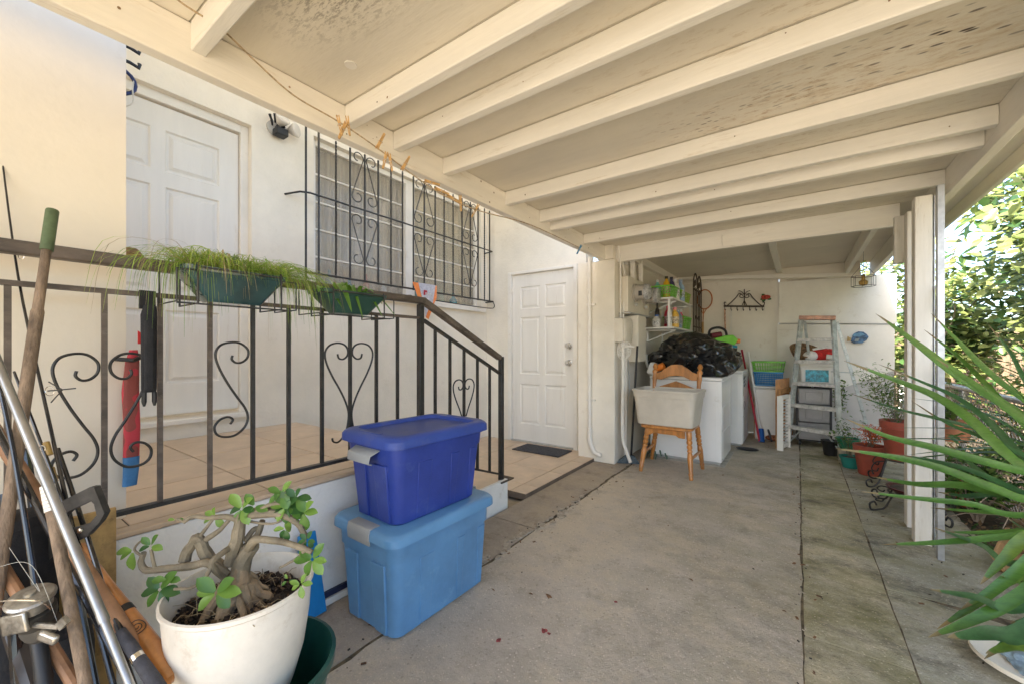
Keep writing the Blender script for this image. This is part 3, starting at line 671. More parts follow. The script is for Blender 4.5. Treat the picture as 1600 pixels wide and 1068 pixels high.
def tote(name, c, z, w, l, h, mb_, ml, mh, label, rot, handles, ribs=True, flare=.035, lidh=.035, well=True):
    t = thing(name, label, 'storage tote', (c[0], c[1], z)); Mx = Matrix.Translation((c[0], c[1], z)) @ Matrix.Rotation(rot, 4, 'Z')
    rings = []
    for zz, e in ((0, -.008), (.008, 0), (h * .5, flare * .5), (h * .78, flare * .8), (h * .785, flare * .8 + .006), (h - .02, flare + .004), (h - .018, flare + .012), (h, flare + .012)):
        rings.append([Mx @ V(x, y, zz) for x, y in rrect(w + 2 * e, l + 2 * e, .045 + e * .4)])
    b = MB(); loft(b, rings, True, False)
    body = part('body', b, mb_, t, ang=30)
    if ribs:
        for sx in (1, -1):      # raised corner columns and mid ribs on each face
            for yy, ww in ((-l * .22, .055), (l * .16, .03), (l * .42, .03)):
                r = []
                for zz, e in ((.01, .001), (h * .74, flare * .76)):
                    x = sx * (w / 2 + e); r.append((x, zz))
                P = [(yy - ww / 2, r[0][1]), (yy + ww / 2, r[0][1]), (yy + ww / 2 + .01, r[1][1]), (yy - ww / 2 - .01, r[1][1])]
                g = MB(); vs = []
                for d in (0, .004):
                    for (py, pz) in P: vs.append(Mx @ V(sx * (w / 2 + lerp(0, flare * .79, pz / h / .78) + d - .001 if pz > .02 else w / 2 + d - .001), py, pz))
                g.add(vs, [(4, 5, 6, 7), (0, 1, 5, 4), (1, 2, 6, 5), (2, 3, 7, 6), (3, 0, 4, 7)]); part('rib', g, mb_, t, bev=.002)
        for sy in (1, -1):
            for xx, ww in ((-w * .26, .07), (w * .26, .07)):
                P = [(xx - ww / 2, .01), (xx + ww / 2, .01), (xx + ww / 2 + .008, h * .74), (xx - ww / 2 - .008, h * .74)]
                g = MB(); vs = []
                for d in (0, .009):
                    for (px_, pz) in P: vs.append(Mx @ V(px_, sy * (l / 2 + lerp(0, flare * .79, pz / h / .78) + d - .001), pz))
                g.add(vs, [(4, 5, 6, 7), (0, 1, 5, 4), (1, 2, 6, 5), (2, 3, 7, 6), (3, 0, 4, 7)]); part('rib', g, mb_, t, bev=.003)
    if ml:
        e0 = flare + .022; W, Lg = w + 2 * e0, l + 2 * e0; g = MB(); rg = []
        for zz, e in ((h - .012, 0), (h - .010, .004), (h + lidh * .5, .003), (h + lidh * .8, -.004), (h + lidh, -.014)):
            rg.append([Mx @ V(x, y, zz) for x, y in rrect(W + 2 * e, Lg + 2 * e, .06)])
        if well:
            for zz, ex, ey in ((h + lidh, -.034, -.06), (h + lidh - .016, -.04, -.066)):
                rg.append([Mx @ V(x, y, zz) for x, y in rrect(W + 2 * ex, Lg + 2 * ey, .04)])
        loft(g, rg, True, True); part('lid', g, ml, t, ang=32)
        if well:    # finger slots and small ribs at the ends of the lid
            for sy in (-1, 1):
                g = MB(); g.box((-.07, -.012, 0), (.07, .012, .006), Mx @ Matrix.Translation((0, sy * (Lg / 2 - .035), h + lidh - .004))); part('lid_rib', g, ml, t, bev=.004)
    for sy in (-1, 1):
        if handles == 'swing':
            g = MB(); y0 = sy * (l / 2 + flare + .012)
            for P in ([(-.075, 0), (.075, 0), (.068, -.012), (-.068, -.012)],):
                g.add([Mx @ V(a, y0 - sy * .015, h - .028) for a in (-.085, .085)] + [Mx @ V(a, y0 + sy * .028, h - .045) for a in (.078, -.078)] + [Mx @ V(a, y0 + sy * .032, h - .072) for a in (-.074, .074)] + [Mx @ V(a, y0 + sy * .012, h - .080) for a in (.066, -.066)],
                      [(0, 1, 2, 3), (3, 2, 5, 4), (4, 5, 6, 7)])
            o = part('handle', g, mh, t); sm = o.modifiers.new('s', 'SOLIDIFY'); sm.thickness = .006; bevel(o, .002)
        elif handles == 'latch':
            g = MB(); y0 = sy * (l / 2 + flare + .02)
            vs = []
            for x in (-.075, .075): vs += [Mx @ V(x, y0 - sy * .045, h + lidh + .004), Mx @ V(x, y0 + sy * .004, h + lidh + .001), Mx @ V(x, y0 + sy * .011, h + .01), Mx @ V(x, y0 + sy * .007, h - .03)]
            g.add(vs, [(0, 4, 5, 1), (1, 5, 6, 2), (2, 6, 7, 3)])
            o = part('latch', g, mh, t); sm = o.modifiers.new('s', 'SOLIDIFY'); sm.thickness = .007; sm.offset = 1; bevel(o, .003)
    return t
m_blue = mat('royal_blue_plastic', (.025, .050, .27), .38, .12, 4, .15, 120, dirt=.45, dirtcol=(.06, .095, .30))
m_blue_lid = mat('faded_blue_lid', (.030, .065, .30), .42, .1, 4, .15, 120, dirt=.9, dirtcol=(.085, .095, .22))
m_lblue = mat('light_blue_plastic', (.11, .255, .45), .36, .10, 4, .15, 120, dirt=.35, dirtcol=(.16, .32, .50))
m_lblue_lid = mat('light_blue_lid', (.12, .28, .49), .38, .06, 3, .15, 120, dirt=.3, dirtcol=(.15, .30, .48))
m_hgrey = mat('grey_plastic', (.33, .34, .34), .45, .06)
tote('storage_tote', (-1.452, 1.295), 0, .35, .535, .395, m_lblue, m_lblue_lid, m_hgrey, 'large light blue plastic tote with grey latches on the concrete, bottom of the stack', R(-1), 'latch', well=False, ribs=True, flare=.022)
tote('storage_tote', (-1.44, 1.285), .431, .28, .46, .335, m_blue, m_blue_lid, m_hgrey, 'royal blue plastic tote with lid and grey swing handle stacked on the light blue tote', R(-2), 'swing')

# ============================================================ POT WITH DESERT ROSE
PC = V(-1.185, .455, 0); RZ = .53; KP = .83
gp_ = thing('green_pot', 'dark green plastic pot on the concrete holding the white pot', 'plant pot', (PC.x, PC.y, 0))
m_green = mat('dark_green_plastic', (.012, .075, .060), .35, .15, 5)
gc = PC + V(.02, .02, 0)
part('pot_body', MB().lathe([(.12, 0), (.14, .04), (.185, .29), (.196, .295), (.198, .32), (.188, .322), (.182, .31), (.138, .06), (.13, .03)], gc, 40, capt=True), m_green, gp_)
wp = thing('white_pot', 'large white plastic bowl pot full of roots and soil beside the blue totes', 'plant pot', (PC.x, PC.y, .03))
m_wpot = mat('off_white_pot', (.76, .70, .61), .42, .08, 5, .1, 60, dirt=.7, dirtcol=(.56, .47, .36))
part('pot_body', MB().lathe([(.085, .20), (.10, .215), (.122, .27), (.145, .35), (.158, .44), (.163, RZ - .012), (.169, RZ - .006), (.169, RZ + .002), (.163, RZ + .004), (.156, RZ - .008), (.149, RZ - .07), (.140, RZ - .12)], PC, 56, capt=True), m_wpot, wp)
mb = MB(); n = 26
for i in range(n + 1):
    for j in range(n + 1):
        x = (i / n * 2 - 1); y = (j / n * 2 - 1); r = max(abs(x), abs(y)); q = math.hypot(x, y) or 1; k = r / q * .150
        mb.v.append(V(PC.x + x * k, PC.y + y * k, RZ - .060 + .022 * noise.noise(V(x * 4, y * 4, 0)) + .012 * noise.noise(V(x * 13, y * 13, 3)) + .02 * max(0, x)))
for i in range(n):
    for j in range(n): q = i * (n + 1) + j; mb.f.append((q, q + n + 1, q + n + 2, q + 1)); mb.mi.append(0)
part('soil', mb, mat('dark_potting_soil', (.030, .022, .016), .95, .5, 30, 1, 150), wp, kind='stuff', ang=10)
mb = MB()
for i in range(420):    # chips and crumbs on the soil
    a = rnd.uniform(0, 6.28); r = .142 * math.sqrt(rnd.random()); c = PC + V(r * math.cos(a), r * math.sin(a), RZ - .052 + rnd.uniform(0, .01)); s = rnd.uniform(.002, .007)
    q = Matrix.Translation(c) @ Matrix.Rotation(rnd.uniform(0, 3), 4, V(rnd.random(), rnd.random(), rnd.random()).normalized()); mb.m = 0 if rnd.random() < .7 else 1
    mb.box((-s, -s * .6, -s * .4), (s, s * .6, s * .4), q)
part('bark_chips', mb, [mat('bark_dark', (.03, .02, .015), .9), mat('bark_light', (.13, .085, .05), .9)], wp, kind='stuff', smooth=False)
rose = thing('desert_rose', 'gnarled bonsai-like desert rose with fat exposed roots and sparse green leaves', 'plant', (PC.x, PC.y, RZ - .06))
m_bark = mat('grey_bark', (.20, .165, .11), .8, .25, 12, .8, 70, dirt=.3, dirtcol=(.33, .28, .20)); m_root = mat('pale_root', (.29, .21, .13), .8, .25, 14, .8, 80, dirt=.3, dirtcol=(.20, .14, .09))
D0 = 1.06
def q3(u, v, d=0): return pt(u, v, D0 + d)
def limb(P, r, name='branch', m=None, n=9, k=5, sub=None):
    pts = cr([q3(*p) for p in P], k); N = len(pts)
    rs = [.80 * lerp(r[0], r[1], i / (N - 1)) * (1 + .14 * noise.noise(pts[i] * 38)) for i in range(N)]
    pts = [p + V(noise.noise(p * 30), noise.noise(p * 30 + V(5, 5, 5)), noise.noise(p * 30 + V(9, 1, 4))) * r[0] * .25 for p in pts]
    return part(name, MB().tube(pts, rs, n), m or m_bark, rose)
# swollen base: one lumpy body
mb = MB(); prof = [(.030, -.05), (.050, -.03), (.052, .0), (.043, .03), (.032, .055), (.024, .08), (.019, .10), (.012, .12)]
cb = q3(372, 935, .0); mb.lathe(prof, cb + V(0, 0, -.03), 26)
for i, v in enumerate(mb.v):
    dxy = V(v.x - cb.x, v.y - cb.y, 0); a = math.atan2(dxy.y, dxy.x); hgt = (v.z - cb.z)
    k = 1 + .22 * noise.noise(V(math.cos(a) * 2.2, math.sin(a) * 2.2, hgt * 7)) + .12 * noise.noise(V(math.cos(a) * 6, math.sin(a) * 6, hgt * 22))
    v.x = cb.x + dxy.x * k + .10 * max(0, hgt + .03); v.y = cb.y + dxy.y * k
part('trunk', mb, m_root, rose)
for i in range(17):     # surface roots spreading and diving into the soil
    a = -2.9 + i * .37 + rnd.uniform(-.12, .12); r0 = .028; L = rnd.uniform(.065, .125); top = cb + V(math.cos(a) * r0, math.sin(a) * r0, rnd.uniform(.02, .06))
    pts = [top, cb + V(math.cos(a) * .055, math.sin(a) * .055, rnd.uniform(-.005, .02)), cb + V(math.cos(a + .1) * .085, math.sin(a + .1) * .085, -.035), cb + V(math.cos(a + rnd.uniform(-.3, .3)) * L, math.sin(a) * L, -.070)]
    pts = cr(pts, 6); r = rnd.uniform(.007, .017)
    pts = [p + V(noise.noise(p * 45), noise.noise(p * 45 + V(3, 3, 3)), noise.noise(p * 40 + V(9, 9, 9))) * .010 for p in pts]
    part('root', MB().tube(pts, [lerp(r, r * .45, j / (len(pts) - 1)) * (1 + .2 * noise.noise(p * 60)) for j, p in enumerate(pts)], 8), m_root, rose)
limb([(372, 905), (385, 870), (398, 850)], (.030, .019), 'trunk')
limb([(360, 880, 0), (370, 840), (374, 815), (378, 800, .01)], (.022, .015))
limb([(378, 802, .01), (400, 803), (425, 800), (445, 805), (465, 817), (477, 832)], (.016, .008))
limb([(477, 832), (474, 848), (470, 856)], (.008, .006))
limb([(378, 806, .02), (402, 795, .03), (430, 790, .02)], (.012, .007)); limb([(400, 800), (420, 788), (440, 786)], (.009, .005))
limb([(388, 865), (395, 845, -.02), (415, 842, -.03), (445, 846, -.03), (470, 855, -.04), (488, 862, -.04)], (.014, .0075))
limb([(478, 857, -.04), (462, 872, -.04), (436, 886, -.05)], (.006, .003))
limb([(378, 860), (392, 845, .03), (402, 835, .03), (410, 812, .03)], (.014, .009)); limb([(383, 845, .01), (395, 827, .03), (405, 824, .03)], (.01, .008))
limb([(350, 890), (330, 872, .01), (318, 856), (312, 843)], (.022, .017)); limb([(318, 850), (308, 838), (300, 850), (292, 862), (288, 876)], (.013, .017))
limb([(322, 842), (345, 826), (360, 808)], (.009, .006)); limb([(312, 838), (325, 820), (333, 810)], (.006, .004))
limb([(355, 898, -.02), (325, 880, -.02), (290, 885, -.02), (250, 889, -.02), (228, 890, -.02), (219, 878, -.02), (224, 864, -.02)], (.014, .008))
limb([(242, 886, -.02), (238, 870, -.02), (236, 857, -.02)], (.006, .004)); limb([(221, 868, -.02), (210, 858, -.02), (220, 845, -.02), (232, 845, -.02)], (.004, .0025))
limb([(350, 905, -.03), (330, 880, -.06), (350, 862, -.03), (362, 855, 0)], (.008, .010)); limb([(330, 884, -.06), (318, 905, -.07), (296, 918, -.07), (272, 919, -.06)], (.006, .004))
limb([(374, 812), (350, 806), (325, 808), (300, 806), (288, 815)], (.010, .006)); limb([(288, 815), (278, 810), (273, 812)], (.004, .002))
limb([(440, 796, 0), (448, 780), (446, 765)], (.004, .003), k=3)
limb([(384, 812), (405, 816), (428, 817), (452, 806)], (.0045, .003))
m_lf = [leafmat('rose_leaf_%d' % i, c, c2, .35, .25, 4) for i, (c, c2) in enumerate([((.10, .21, .035), (.05, .12, .02)), ((.05, .13, .03), (.02, .07, .018)), ((.20, .32, .06), (.10, .2, .03))])]
def leaf_mesh(name, L, W, m, cup=.12, droop=.18, tip=1.0, n=6):
    """obovate leaf, base at 0, along +X"""
    mb = MB()
    for i in range(n + 1):
        t = i / n; w = W / 2 * (math.sin(math.pi * min(1, t ** 1.25 * .93 + .05)) ** .8) * (1 if t < .98 else .35) * tip
        z = -droop * L * t * t
        mb.v += [V(L * t, -w, z + cup * w), V(L * t, 0, z), V(L * t, w, z + cup * w)]
    for i in range(n):
        q = 3 * i; mb.f += [(q, q + 3, q + 4, q + 1), (q + 1, q + 4, q + 5, q + 2)]; mb.mi += [0, 0]
    return mb.mesh(name, m, ang=60)
rl_me = [leaf_mesh('leaf', .052, .031, m_lf[0], .3, .1), leaf_mesh('leaf', .045, .028, m_lf[1], .25, .25), leaf_mesh('leaf', .050, .028, m_lf[2], .35, .15)]
def rosette(u, v, d, n, s, tilt=(0, 0), me=None, asym=None):
    c = q3(u, v, d)
    for i in range(n):
        a = (2 * math.pi * i / n if asym is None else lerp(asym[0], asym[1], i / max(1, n - 1))) + rnd.uniform(-.25, .25); e = rnd.uniform(-.15, .75)
        # leaf directions spread in the plane facing mostly up and toward the open side
        Rt = Vector((CA, SA, 0)); Up = Vector((0, 0, 1)); Fw = Vector((SA, -CA, 0))
        X = (Rt * math.cos(a) + Up * math.sin(a) * .75 + Fw * (.45 * e)).normalized(); Nn = (Fw * .65 + Up * .75).normalized(); Y = Nn.cross(X).normalized(); Z = X.cross(Y)
        M = Matrix((X, Y, Z)).transposed().to_4x4(); M.translation = c + X * .004
        inst('leaf', rnd.choice(me or rl_me), rose, M @ Matrix.Scale(.86 * s * rnd.uniform(.75, 1.15), 4))
for a in [(448, 790, 0, 9, 1.0), (462, 777, 0, 6, .9), (440, 770, 0, 5, .85), (474, 800, 0, 5, .9), (446, 825, -.02, 3, .8, (0, 0), None, (3.4, 5.0)), (378, 794, 0, 6, .95), (398, 790, .0, 3, .9), (336, 806, 0, 5, .75, (0, 0), [rl_me[2]]),
          (480, 843, -.03, 6, .55, (0, 0), [rl_me[1]]), (488, 873, -.04, 6, .9, (0, 0), [rl_me[0], rl_me[2]]), (250, 920, -.06, 6, 1.05), (262, 905, -.06, 2, .8), (236, 852, -.02, 4, .8, (0, 0), None, (-.3, 3.3)), (208, 860, -.02, 3, .9, (0, 0), [rl_me[2]], (3.0, 4.6)),
          (338, 925, -.09, 6, 1.1, (0, 0), [rl_me[2], rl_me[0]]), (470, 912, -.05, 5, .6, (0, 0), [rl_me[2]]), (455, 805, 0, 4, .9), (450, 905, .0, 3, .35), (275, 812, 0, 2, .4), (310, 955, -.02, 3, .3)]: rosette(*a)
# dry rootlets and weeds over the soil
mb = MB()
for i in range(70):
    a = rnd.uniform(0, 6.28); r = rnd.uniform(.04, .138); p = PC + V(r * math.cos(a), r * math.sin(a), RZ - .045); q = p + V(rnd.uniform(-.05, .05), rnd.uniform(-.05, .05), rnd.uniform(-.015, .03))
    mb.tube([p, (p + q) / 2 + V(0, 0, .01), q], .0009, 4)
part('dry_rootlets', mb, mat('dry_rootlet', (.34, .26, .16), .9), rose, kind='stuff')
# blue board behind the pot
a = onX(488, 900, -1.70); mb = MB(); mb.prism([(.0, .0), (.115, 0), (.075, .36), (0, .36)], (-1.69, .86, .005), (0, 1, 0), (-.05, 0, 1), .012)
solo('blue_board', mb, mat('bright_blue_plastic', (.01, .20, .50), .4), 'bright blue plastic sheet leaning on the landing face behind the white pot', 'plastic sheet', bev=.003)

# ============================================================ RAILING PLANTERS
def planter(u0, u1, vt, vb, tag_, m, y_in=0, label=''):
    X = RX + .10
    a = onX(u0, vt, X + .06); b = onX(u1, vt, X + .06); zt_ = a.z
    y0, y1 = a.y, b.y; cy = (y0 + y1) / 2; L = y1 - y0; H = zt_ - onX((u0 + u1) / 2, vb, X + .06).z
    t = thing('planter_box', label, 'planter', (X, cy, zt_ - H)); g = MB(); W = .15
    rg = []
    for zz, e in ((0, -.034), (.012, -.030), (H * .84, -.006), (H * .85, .0), (H, .003), (H, -.007), (H * .8, -.014)):
        rg.append([(X + x, cy + y, zt_ - H + zz) for x, y in rrect(W + 2 * e, L + 4.5 * e if zz < H * .83 else L + 2 * e, .02, 3)])
    loft(g, rg, True, True); part('trough', g, m, t, ang=30)
    for s in (-1, 1):
        yb = cy + s * (L / 2 - .03); x0, x1 = RX + .012, X + W / 2 + .012; w = MB(); zb = zt_ - H - .012
        w.tube([(x0, yb, zt_ + .02), (x0, yb, zb), (x1, yb, zb), (x1, yb, zt_ - .004), (x1 - .006, yb, zt_ + .006)], .0035, 6)
        w.tube([(x0, yb + s * .055, zt_ + .0), (x0, yb + s * .055, zb + .002), (x1, yb + s * .055, zb + .002), (x1, yb + s * .055, zt_ - .02), (x1, yb, zt_ - .02)], .003, 6)
        part('wire_bracket', w, m_iron, t)
    part('wire_rail', MB().tube([(X + W / 2 + .012, cy - L / 2 + .03, zt_ - .008), (X + W / 2 + .012, cy + L / 2 - .03, zt_ - .008)], .003, 6), m_iron, t)
    part('wire_rail', MB().tube([(X + W / 2 - .01, cy - L / 2 - .02, zt_ - H - .012), (X + W / 2 - .01, cy + L / 2 + .02, zt_ - H - .012)], .003, 6), m_iron, t)
    part('soil', MB().box((X - W / 2 + .012, cy - L / 2 + .02, zt_ - .02), (X + W / 2 - .012, cy + L / 2 - .02, zt_ - .012)), m_dirt, t)
    return X, cy, L, zt_, H
m_teal = mat('glossy_teal_plastic', (.03, .075, .082), .12, .3, 5, coat=.9); m_dgreen = mat('green_planter_plastic', (.025, .072, .058), .34, .1)
X1, cy1, L1, zt1, H1 = planter(287, 447, 412, 474, '', m_teal, label='glossy teal planter box on the handrail overflowing with long grass')
X2, cy2, L2, zt2p, H2 = planter(505, 603, 450, 490, '', m_dgreen, label='dark green planter box on the handrail with strap-leaved plant')
m_grass = [leafmat('grass_blade_%d' % i, c, c2, .5, .3, 8) for i, (c, c2) in enumerate([((.20, .32, .04), (.10, .20, .02)), ((.36, .44, .09), (.2, .3, .05)), ((.35, .28, .14), (.25, .2, .1))])]
gt = thing('trailing_grass', 'long thin green grass trailing over both ends of the teal planter', 'plant', (X1, cy1, zt1))
for gi in range(3):
    mb = MB(); N_ = (560, 300, 110)[gi]
    for i in range(N_):
        y = cy1 + rnd.uniform(-.46, .48) * L1; x = X1 + rnd.uniform(-.05, .05); s = (y - cy1) / (L1 / 2)
        end = rnd.random()
        dy = s * rnd.uniform(.03, .20) + rnd.uniform(-.12, .14) + (.05 if s > .5 else 0); dx = rnd.uniform(-.02, .10); up = rnd.uniform(.015, .075)
        drop = rnd.uniform(.0, .05) + (max(0, abs(s) - .35) * rnd.uniform(.08, .36) if end < .65 else 0)
        if gi == 2: drop += .04
        p0 = V(x, y, zt1 - .01); p1_ = p0 + V(dx * .35, dy * .35, up); p2_ = p0 + V(dx * .8, dy * .8, up * .85 - drop * .15); p3_ = p0 + V(dx, dy, up * .5 - drop)
        if drop > .08: p3_ = p0 + V(dx * 1.0, dy * .95, -drop)
        pts = cr([p0, p1_, p2_, p3_], 4); w = rnd.uniform(.0009, .0019); n0 = len(mb.v); sd = V(rnd.uniform(-1, 1), rnd.uniform(-1, 1), rnd.uniform(-.3, .3)).normalized()
        for j, p in enumerate(pts): ww = w * (1 - (j / (len(pts) - 1)) ** 2 * .85); mb.v += [p - sd * ww, p + sd * ww]
        for j in range(len(pts) - 1): q = n0 + 2 * j; mb.f.append((q, q + 1, q + 3, q + 2)); mb.mi.append(0)
    part('grass_blades', mb, m_grass[gi], gt, kind='stuff')
sp_ = thing('strap_leaf_plant', 'small plant with fleshy arching strap leaves in the dark green planter', 'plant', (X2, cy2, zt2p))
def strap(P, w, m, parent, name='leaf', keel=.25, tw=(0, 0, 1), taper0=.5, rich=9, narrow=None):
    pts = cr(P, max(2, rich // (len(P) - 1) + 1)); n = len(pts); mb = MB()
    for i, p in enumerate(pts):
        t = i / (n - 1); T = (pts[min(i + 1, n - 1)] - pts[max(i - 1, 0)]).normalized(); S_ = T.cross(Vector(tw))
        S_ = S_.normalized() if S_.length > .05 else T.orthogonal().normalized(); N_ = S_.cross(T)
        ww = w / 2 * (min(1, taper0 + t * 3 * (1 - taper0))) * (1 - max(0, (t - .45) / .55) ** 1.7) + .0004
        mb.v += [p - S_ * ww + N_ * ww * keel, p, p + S_ * ww + N_ * ww * keel]
    for i in range(n - 1): q = 3 * i; k_ = 1 if (isinstance(m, list) and i >= n - 3) else 0; mb.f += [(q, q + 3, q + 4, q + 1), (q + 1, q + 4, q + 5, q + 2)]; mb.mi += [k_, k_]
    return part(name, mb, m, parent, ang=60)
m_strap = leafmat('fleshy_leaf', (.12, .25, .035), (.06, .15, .02), .35, .25, 6)
for i, (s, dx, dz, ex, ez) in enumerate([(-.75, .07, .02, .12, -.06), (-.55, .05, .05, .08, .01), (-.35, .08, .04, .14, -.08), (-.15, .03, .06, .03, .045), (0, .06, .05, .12, -.10), (.15, -.02, .06, -.02, .05), (.3, .04, .05, .08, .03), (.45, .08, .03, .13, -.09), (.6, .03, .045, .05, .03), (.8, .06, .01, .12, -.08), (.95, .03, .03, .06, -.02), (-.95, .04, .03, .05, .0)]):
    p = V(X2 + rnd.uniform(-.02, .02), cy2 + s * L2 * .40, zt2p - .02); yy = rnd.uniform(-.05, .05) + s * .03
    strap([p, p + V(dx * .5, yy * .5, dz), p + V(ex, yy, ez)], rnd.uniform(.020, .032), m_strap, sp_, keel=.4)

# ============================================================ RAIL SIDE THINGS
# rolled umbrella sleeve red above blue
a = onX(205, 560, -1.86); b = onX(205, 757, -1.86)
um = thing('beach_umbrella', 'folded beach umbrella in a red patterned and blue cloth sleeve behind the railing', 'umbrella', (a.x, a.y, b.z))
m_redp = mat('red_patterned_cloth', (.50, .05, .06), .8, .1, 10, .3, 80)
nt = m_redp.node_tree; N = nt.nodes; L = nt.links; wv = N.new('ShaderNodeTexWave'); wv.inputs['Scale'].default_value = 9; wv.inputs['Distortion'].default_value = 9; wv.inputs['Detail'].default_value = 1; tc = N.new('ShaderNodeTexCoord'); L.new(tc.outputs['Object'], wv.inputs['Vector'])
rp = N.new('ShaderNodeValToRGB'); rp.color_ramp.elements[0].position = .55; rp.color_ramp.elements[1].position = .6; rp.color_ramp.elements[0].color = (.50, .045, .06, 1); rp.color_ramp.elements[1].color = (.26, .06, .05, 1); L.new(wv.outputs['Fac'], rp.inputs[0]); L.new(rp.outputs[0], N['Principled BSDF'].inputs['Base Color'])
m_bcl = mat('blue_cloth', (.06, .20, .42), .8, .15, 10, .3, 80)
zt_, zm_, zb_ = a.z, onX(205, 712, -1.86).z, b.z; X = -1.86; Y = a.y
def flatloft(levels, name, m, parent):
    levels = [(z, wy * .72, tx * .8, dy) for z, wy, tx, dy in levels]; g = MB(); loft(g, [[(X + x, Y + dy + y, z) for x, y in rrect(tx, wy, min(tx, wy) * .45, 3)] for z, wy, tx, dy in levels]); part(name, g, m, parent, ang=50)
flatloft([(zm_ - .0, .058, .034, 0), (zm_ + .10, .060, .036, .002), (zm_ + .22, .062, .034, -.002), (zt_ - .01, .050, .03, .003), (zt_ + .03, .03, .02, .006)], 'sleeve', m_redp, um)
flatloft([(zb_, .052, .030, -.004), (zb_ + .06, .058, .034, 0), (zm_ - .001, .060, .036, 0)], 'sleeve', m_bcl, um)
part('tie', MB().tube([(X, Y - .04, zt_ + .0), (X + .02, Y, zt_ - .005), (X, Y + .05, zt_ + .015)], .007, 6), m_black, um)
part('flag_tab', MB().prism([(0, 0), (.045, .0), (.0, .045)], (X + .03, Y + .01, zt_ + .05), (0, 1, 0), (0, 0, 1), .004), mat('red_cloth', (.6, .03, .03), .7), um)
# black padded holder hanging from the rail
a = onX(232, 478, -1.74); b = onX(232, 612, -1.74)
hb = thing('black_case', 'long black padded case hanging from the railing under the grass', 'case', (a.x, a.y, b.z)); X = -1.735; Y = a.y
flatloft([(b.z, .050, .022, 0), (b.z + .01, .054, .028, 0), (b.z + .15, .056, .034, 0), (a.z - .03, .058, .032, -.0), (a.z, .045, .02, .003)], 'case_body', m_blackf, hb)
X = -1.715; flatloft([(b.z + .01, .034, .016, -.004), (b.z + .2, .036, .018, -.004), (a.z - .05, .036, .016, -.004)], 'pocket', m_blackf, hb)
part('strap', MB().box((-1.76, Y - .02, a.z - .01), (-1.745, Y + .02, R2 + .01)), m_blackf, hb)
for dy in (-.012, .014): part('buckle', MB().lathe([(.003, -.045), (.007, -.03), (.007, 0)], (-1.735, Y + dy, b.z), 8), m_black, hb)
# small brown wooden ornament on the far end of the hidden post
a = onX(205, 395, -2.6)
solo('hat_corner', MB().lathe([(.05, 0), (.052, .03), (.03, .06), (.004, .065)], (a.x - .03, a.y, a.z - .035), 14), mat('brown_wicker', (.30, .17, .07), .8, .3, 40), 'brown knob just past the edge of the screen wall by the handrail', 'ornament')

# ============================================================ LONG TOOLS LEANING AT THE LEFT
m_oldw = mat('old_grey_wood', (.24, .17, .115), .8, .3, 9, .7, 60, stretch=(4, 4, 1), dirt=.5, dirtcol=(.12, .09, .07)); m_brw = mat('brown_wood', (.33, .17, .085), .6, .25, 9, .4, 60, dirt=.4, dirtcol=(.16, .09, .05))
m_grip = mat('green_rubber_grip', (.095, .135, .065), .7, .2, 20, .3)
def ext(a, b):   # extend line a->b down to the ground
    t = (0.0 - a.z) / (b.z - a.z); return a + (b - a) * t
def along(a, b, v): # parameter on the line for rough pixel heights
    return a + (b - a) * v
A, B = pt(82, 328, 1.10), pt(2, 870, .93); E_ = ext(A, B)
t = thing('old_pole', 'weathered wooden pole with green rubber grip leaning on the handrail', 'pole', tuple(E_))
part('shaft', MB().tube([along(A, B, .12), along(A, B, .32), along(A, B, .33), E_], [.0095, .0105, .0126, .0118], 14), m_oldw, t)
part('grip', MB().tube([A, along(A, B, .004), along(A, B, .135)], [.0115, .0132, .0132], 14), m_grip, t)
A, B = pt(-60, 430, .98), pt(200, 1068, .80); E_ = ext(A, B)
t = thing('aluminium_pole', 'shiny telescopic aluminium pole slanting across the tool pile', 'pole', tuple(E_))
mid = pt(160, 962, .83)
part('tube_section', MB().tube([A, mid], .0088, 18), m_alu, t); part('tube_section', MB().tube([mid, E_], .0073, 16), m_alu, t); part('collar', MB().tube([mid - (B - A).normalized() * .006, mid + (B - A).normalized() * .012], .0094, 16), m_alu, t)
A, B = pt(74, 758, .92), pt(140, 1100, .84); E_ = ext(A, B); 
t = thing('taped_stick', 'brown wooden stick with white taped top in front of the fishing reel', 'stick', tuple(E_))
part('shaft', MB().tube([along(A, B, .08), E_], .0108, 12), m_oldw, t)
for i in range(7): part('tape_turn', MB().tube([along(A, B, .018 * i), along(A, B, .018 * i + .016)], [.0122, .0122], 14), m_trim, t)
A, B = pt(-30, 640, 1.05), pt(75, 800, 1.0); E_ = ext(A, B)
solo('round_handle', MB().tube([A, B, E_], .0150, 14), m_brw, 'thick orange-brown round wooden handle crossing behind the green-gripped pole', 'tool handle')
# baseball bat
A, B = pt(128, 850, 1.08), pt(255, 1040, .93)
t = thing('baseball_bat', 'orange wooden bat with a black ring and printed emblem beside the white pot', 'baseball bat', tuple(B))
m_bat = mat('varnished_orange_wood', (.50, .20, .055), .3, .2, 6, coat=.5, stretch=(3, 3, .6))
dv = (B - A); prof = [(0, .0095), (.15, .010), (.35, .013), (.5, .0175), (.7, .0245), (.9, .029), (1.06, .0295), (1.09, .024), (1.10, .01)]
part('barrel', MB().tube([A + dv * p for p, r in prof], [r * .76 for p, r in prof], 20), m_bat, t)
part('ring', MB().tube([A + dv * .555, A + dv * .60], [.0156, .0168], 20), m_black, t)
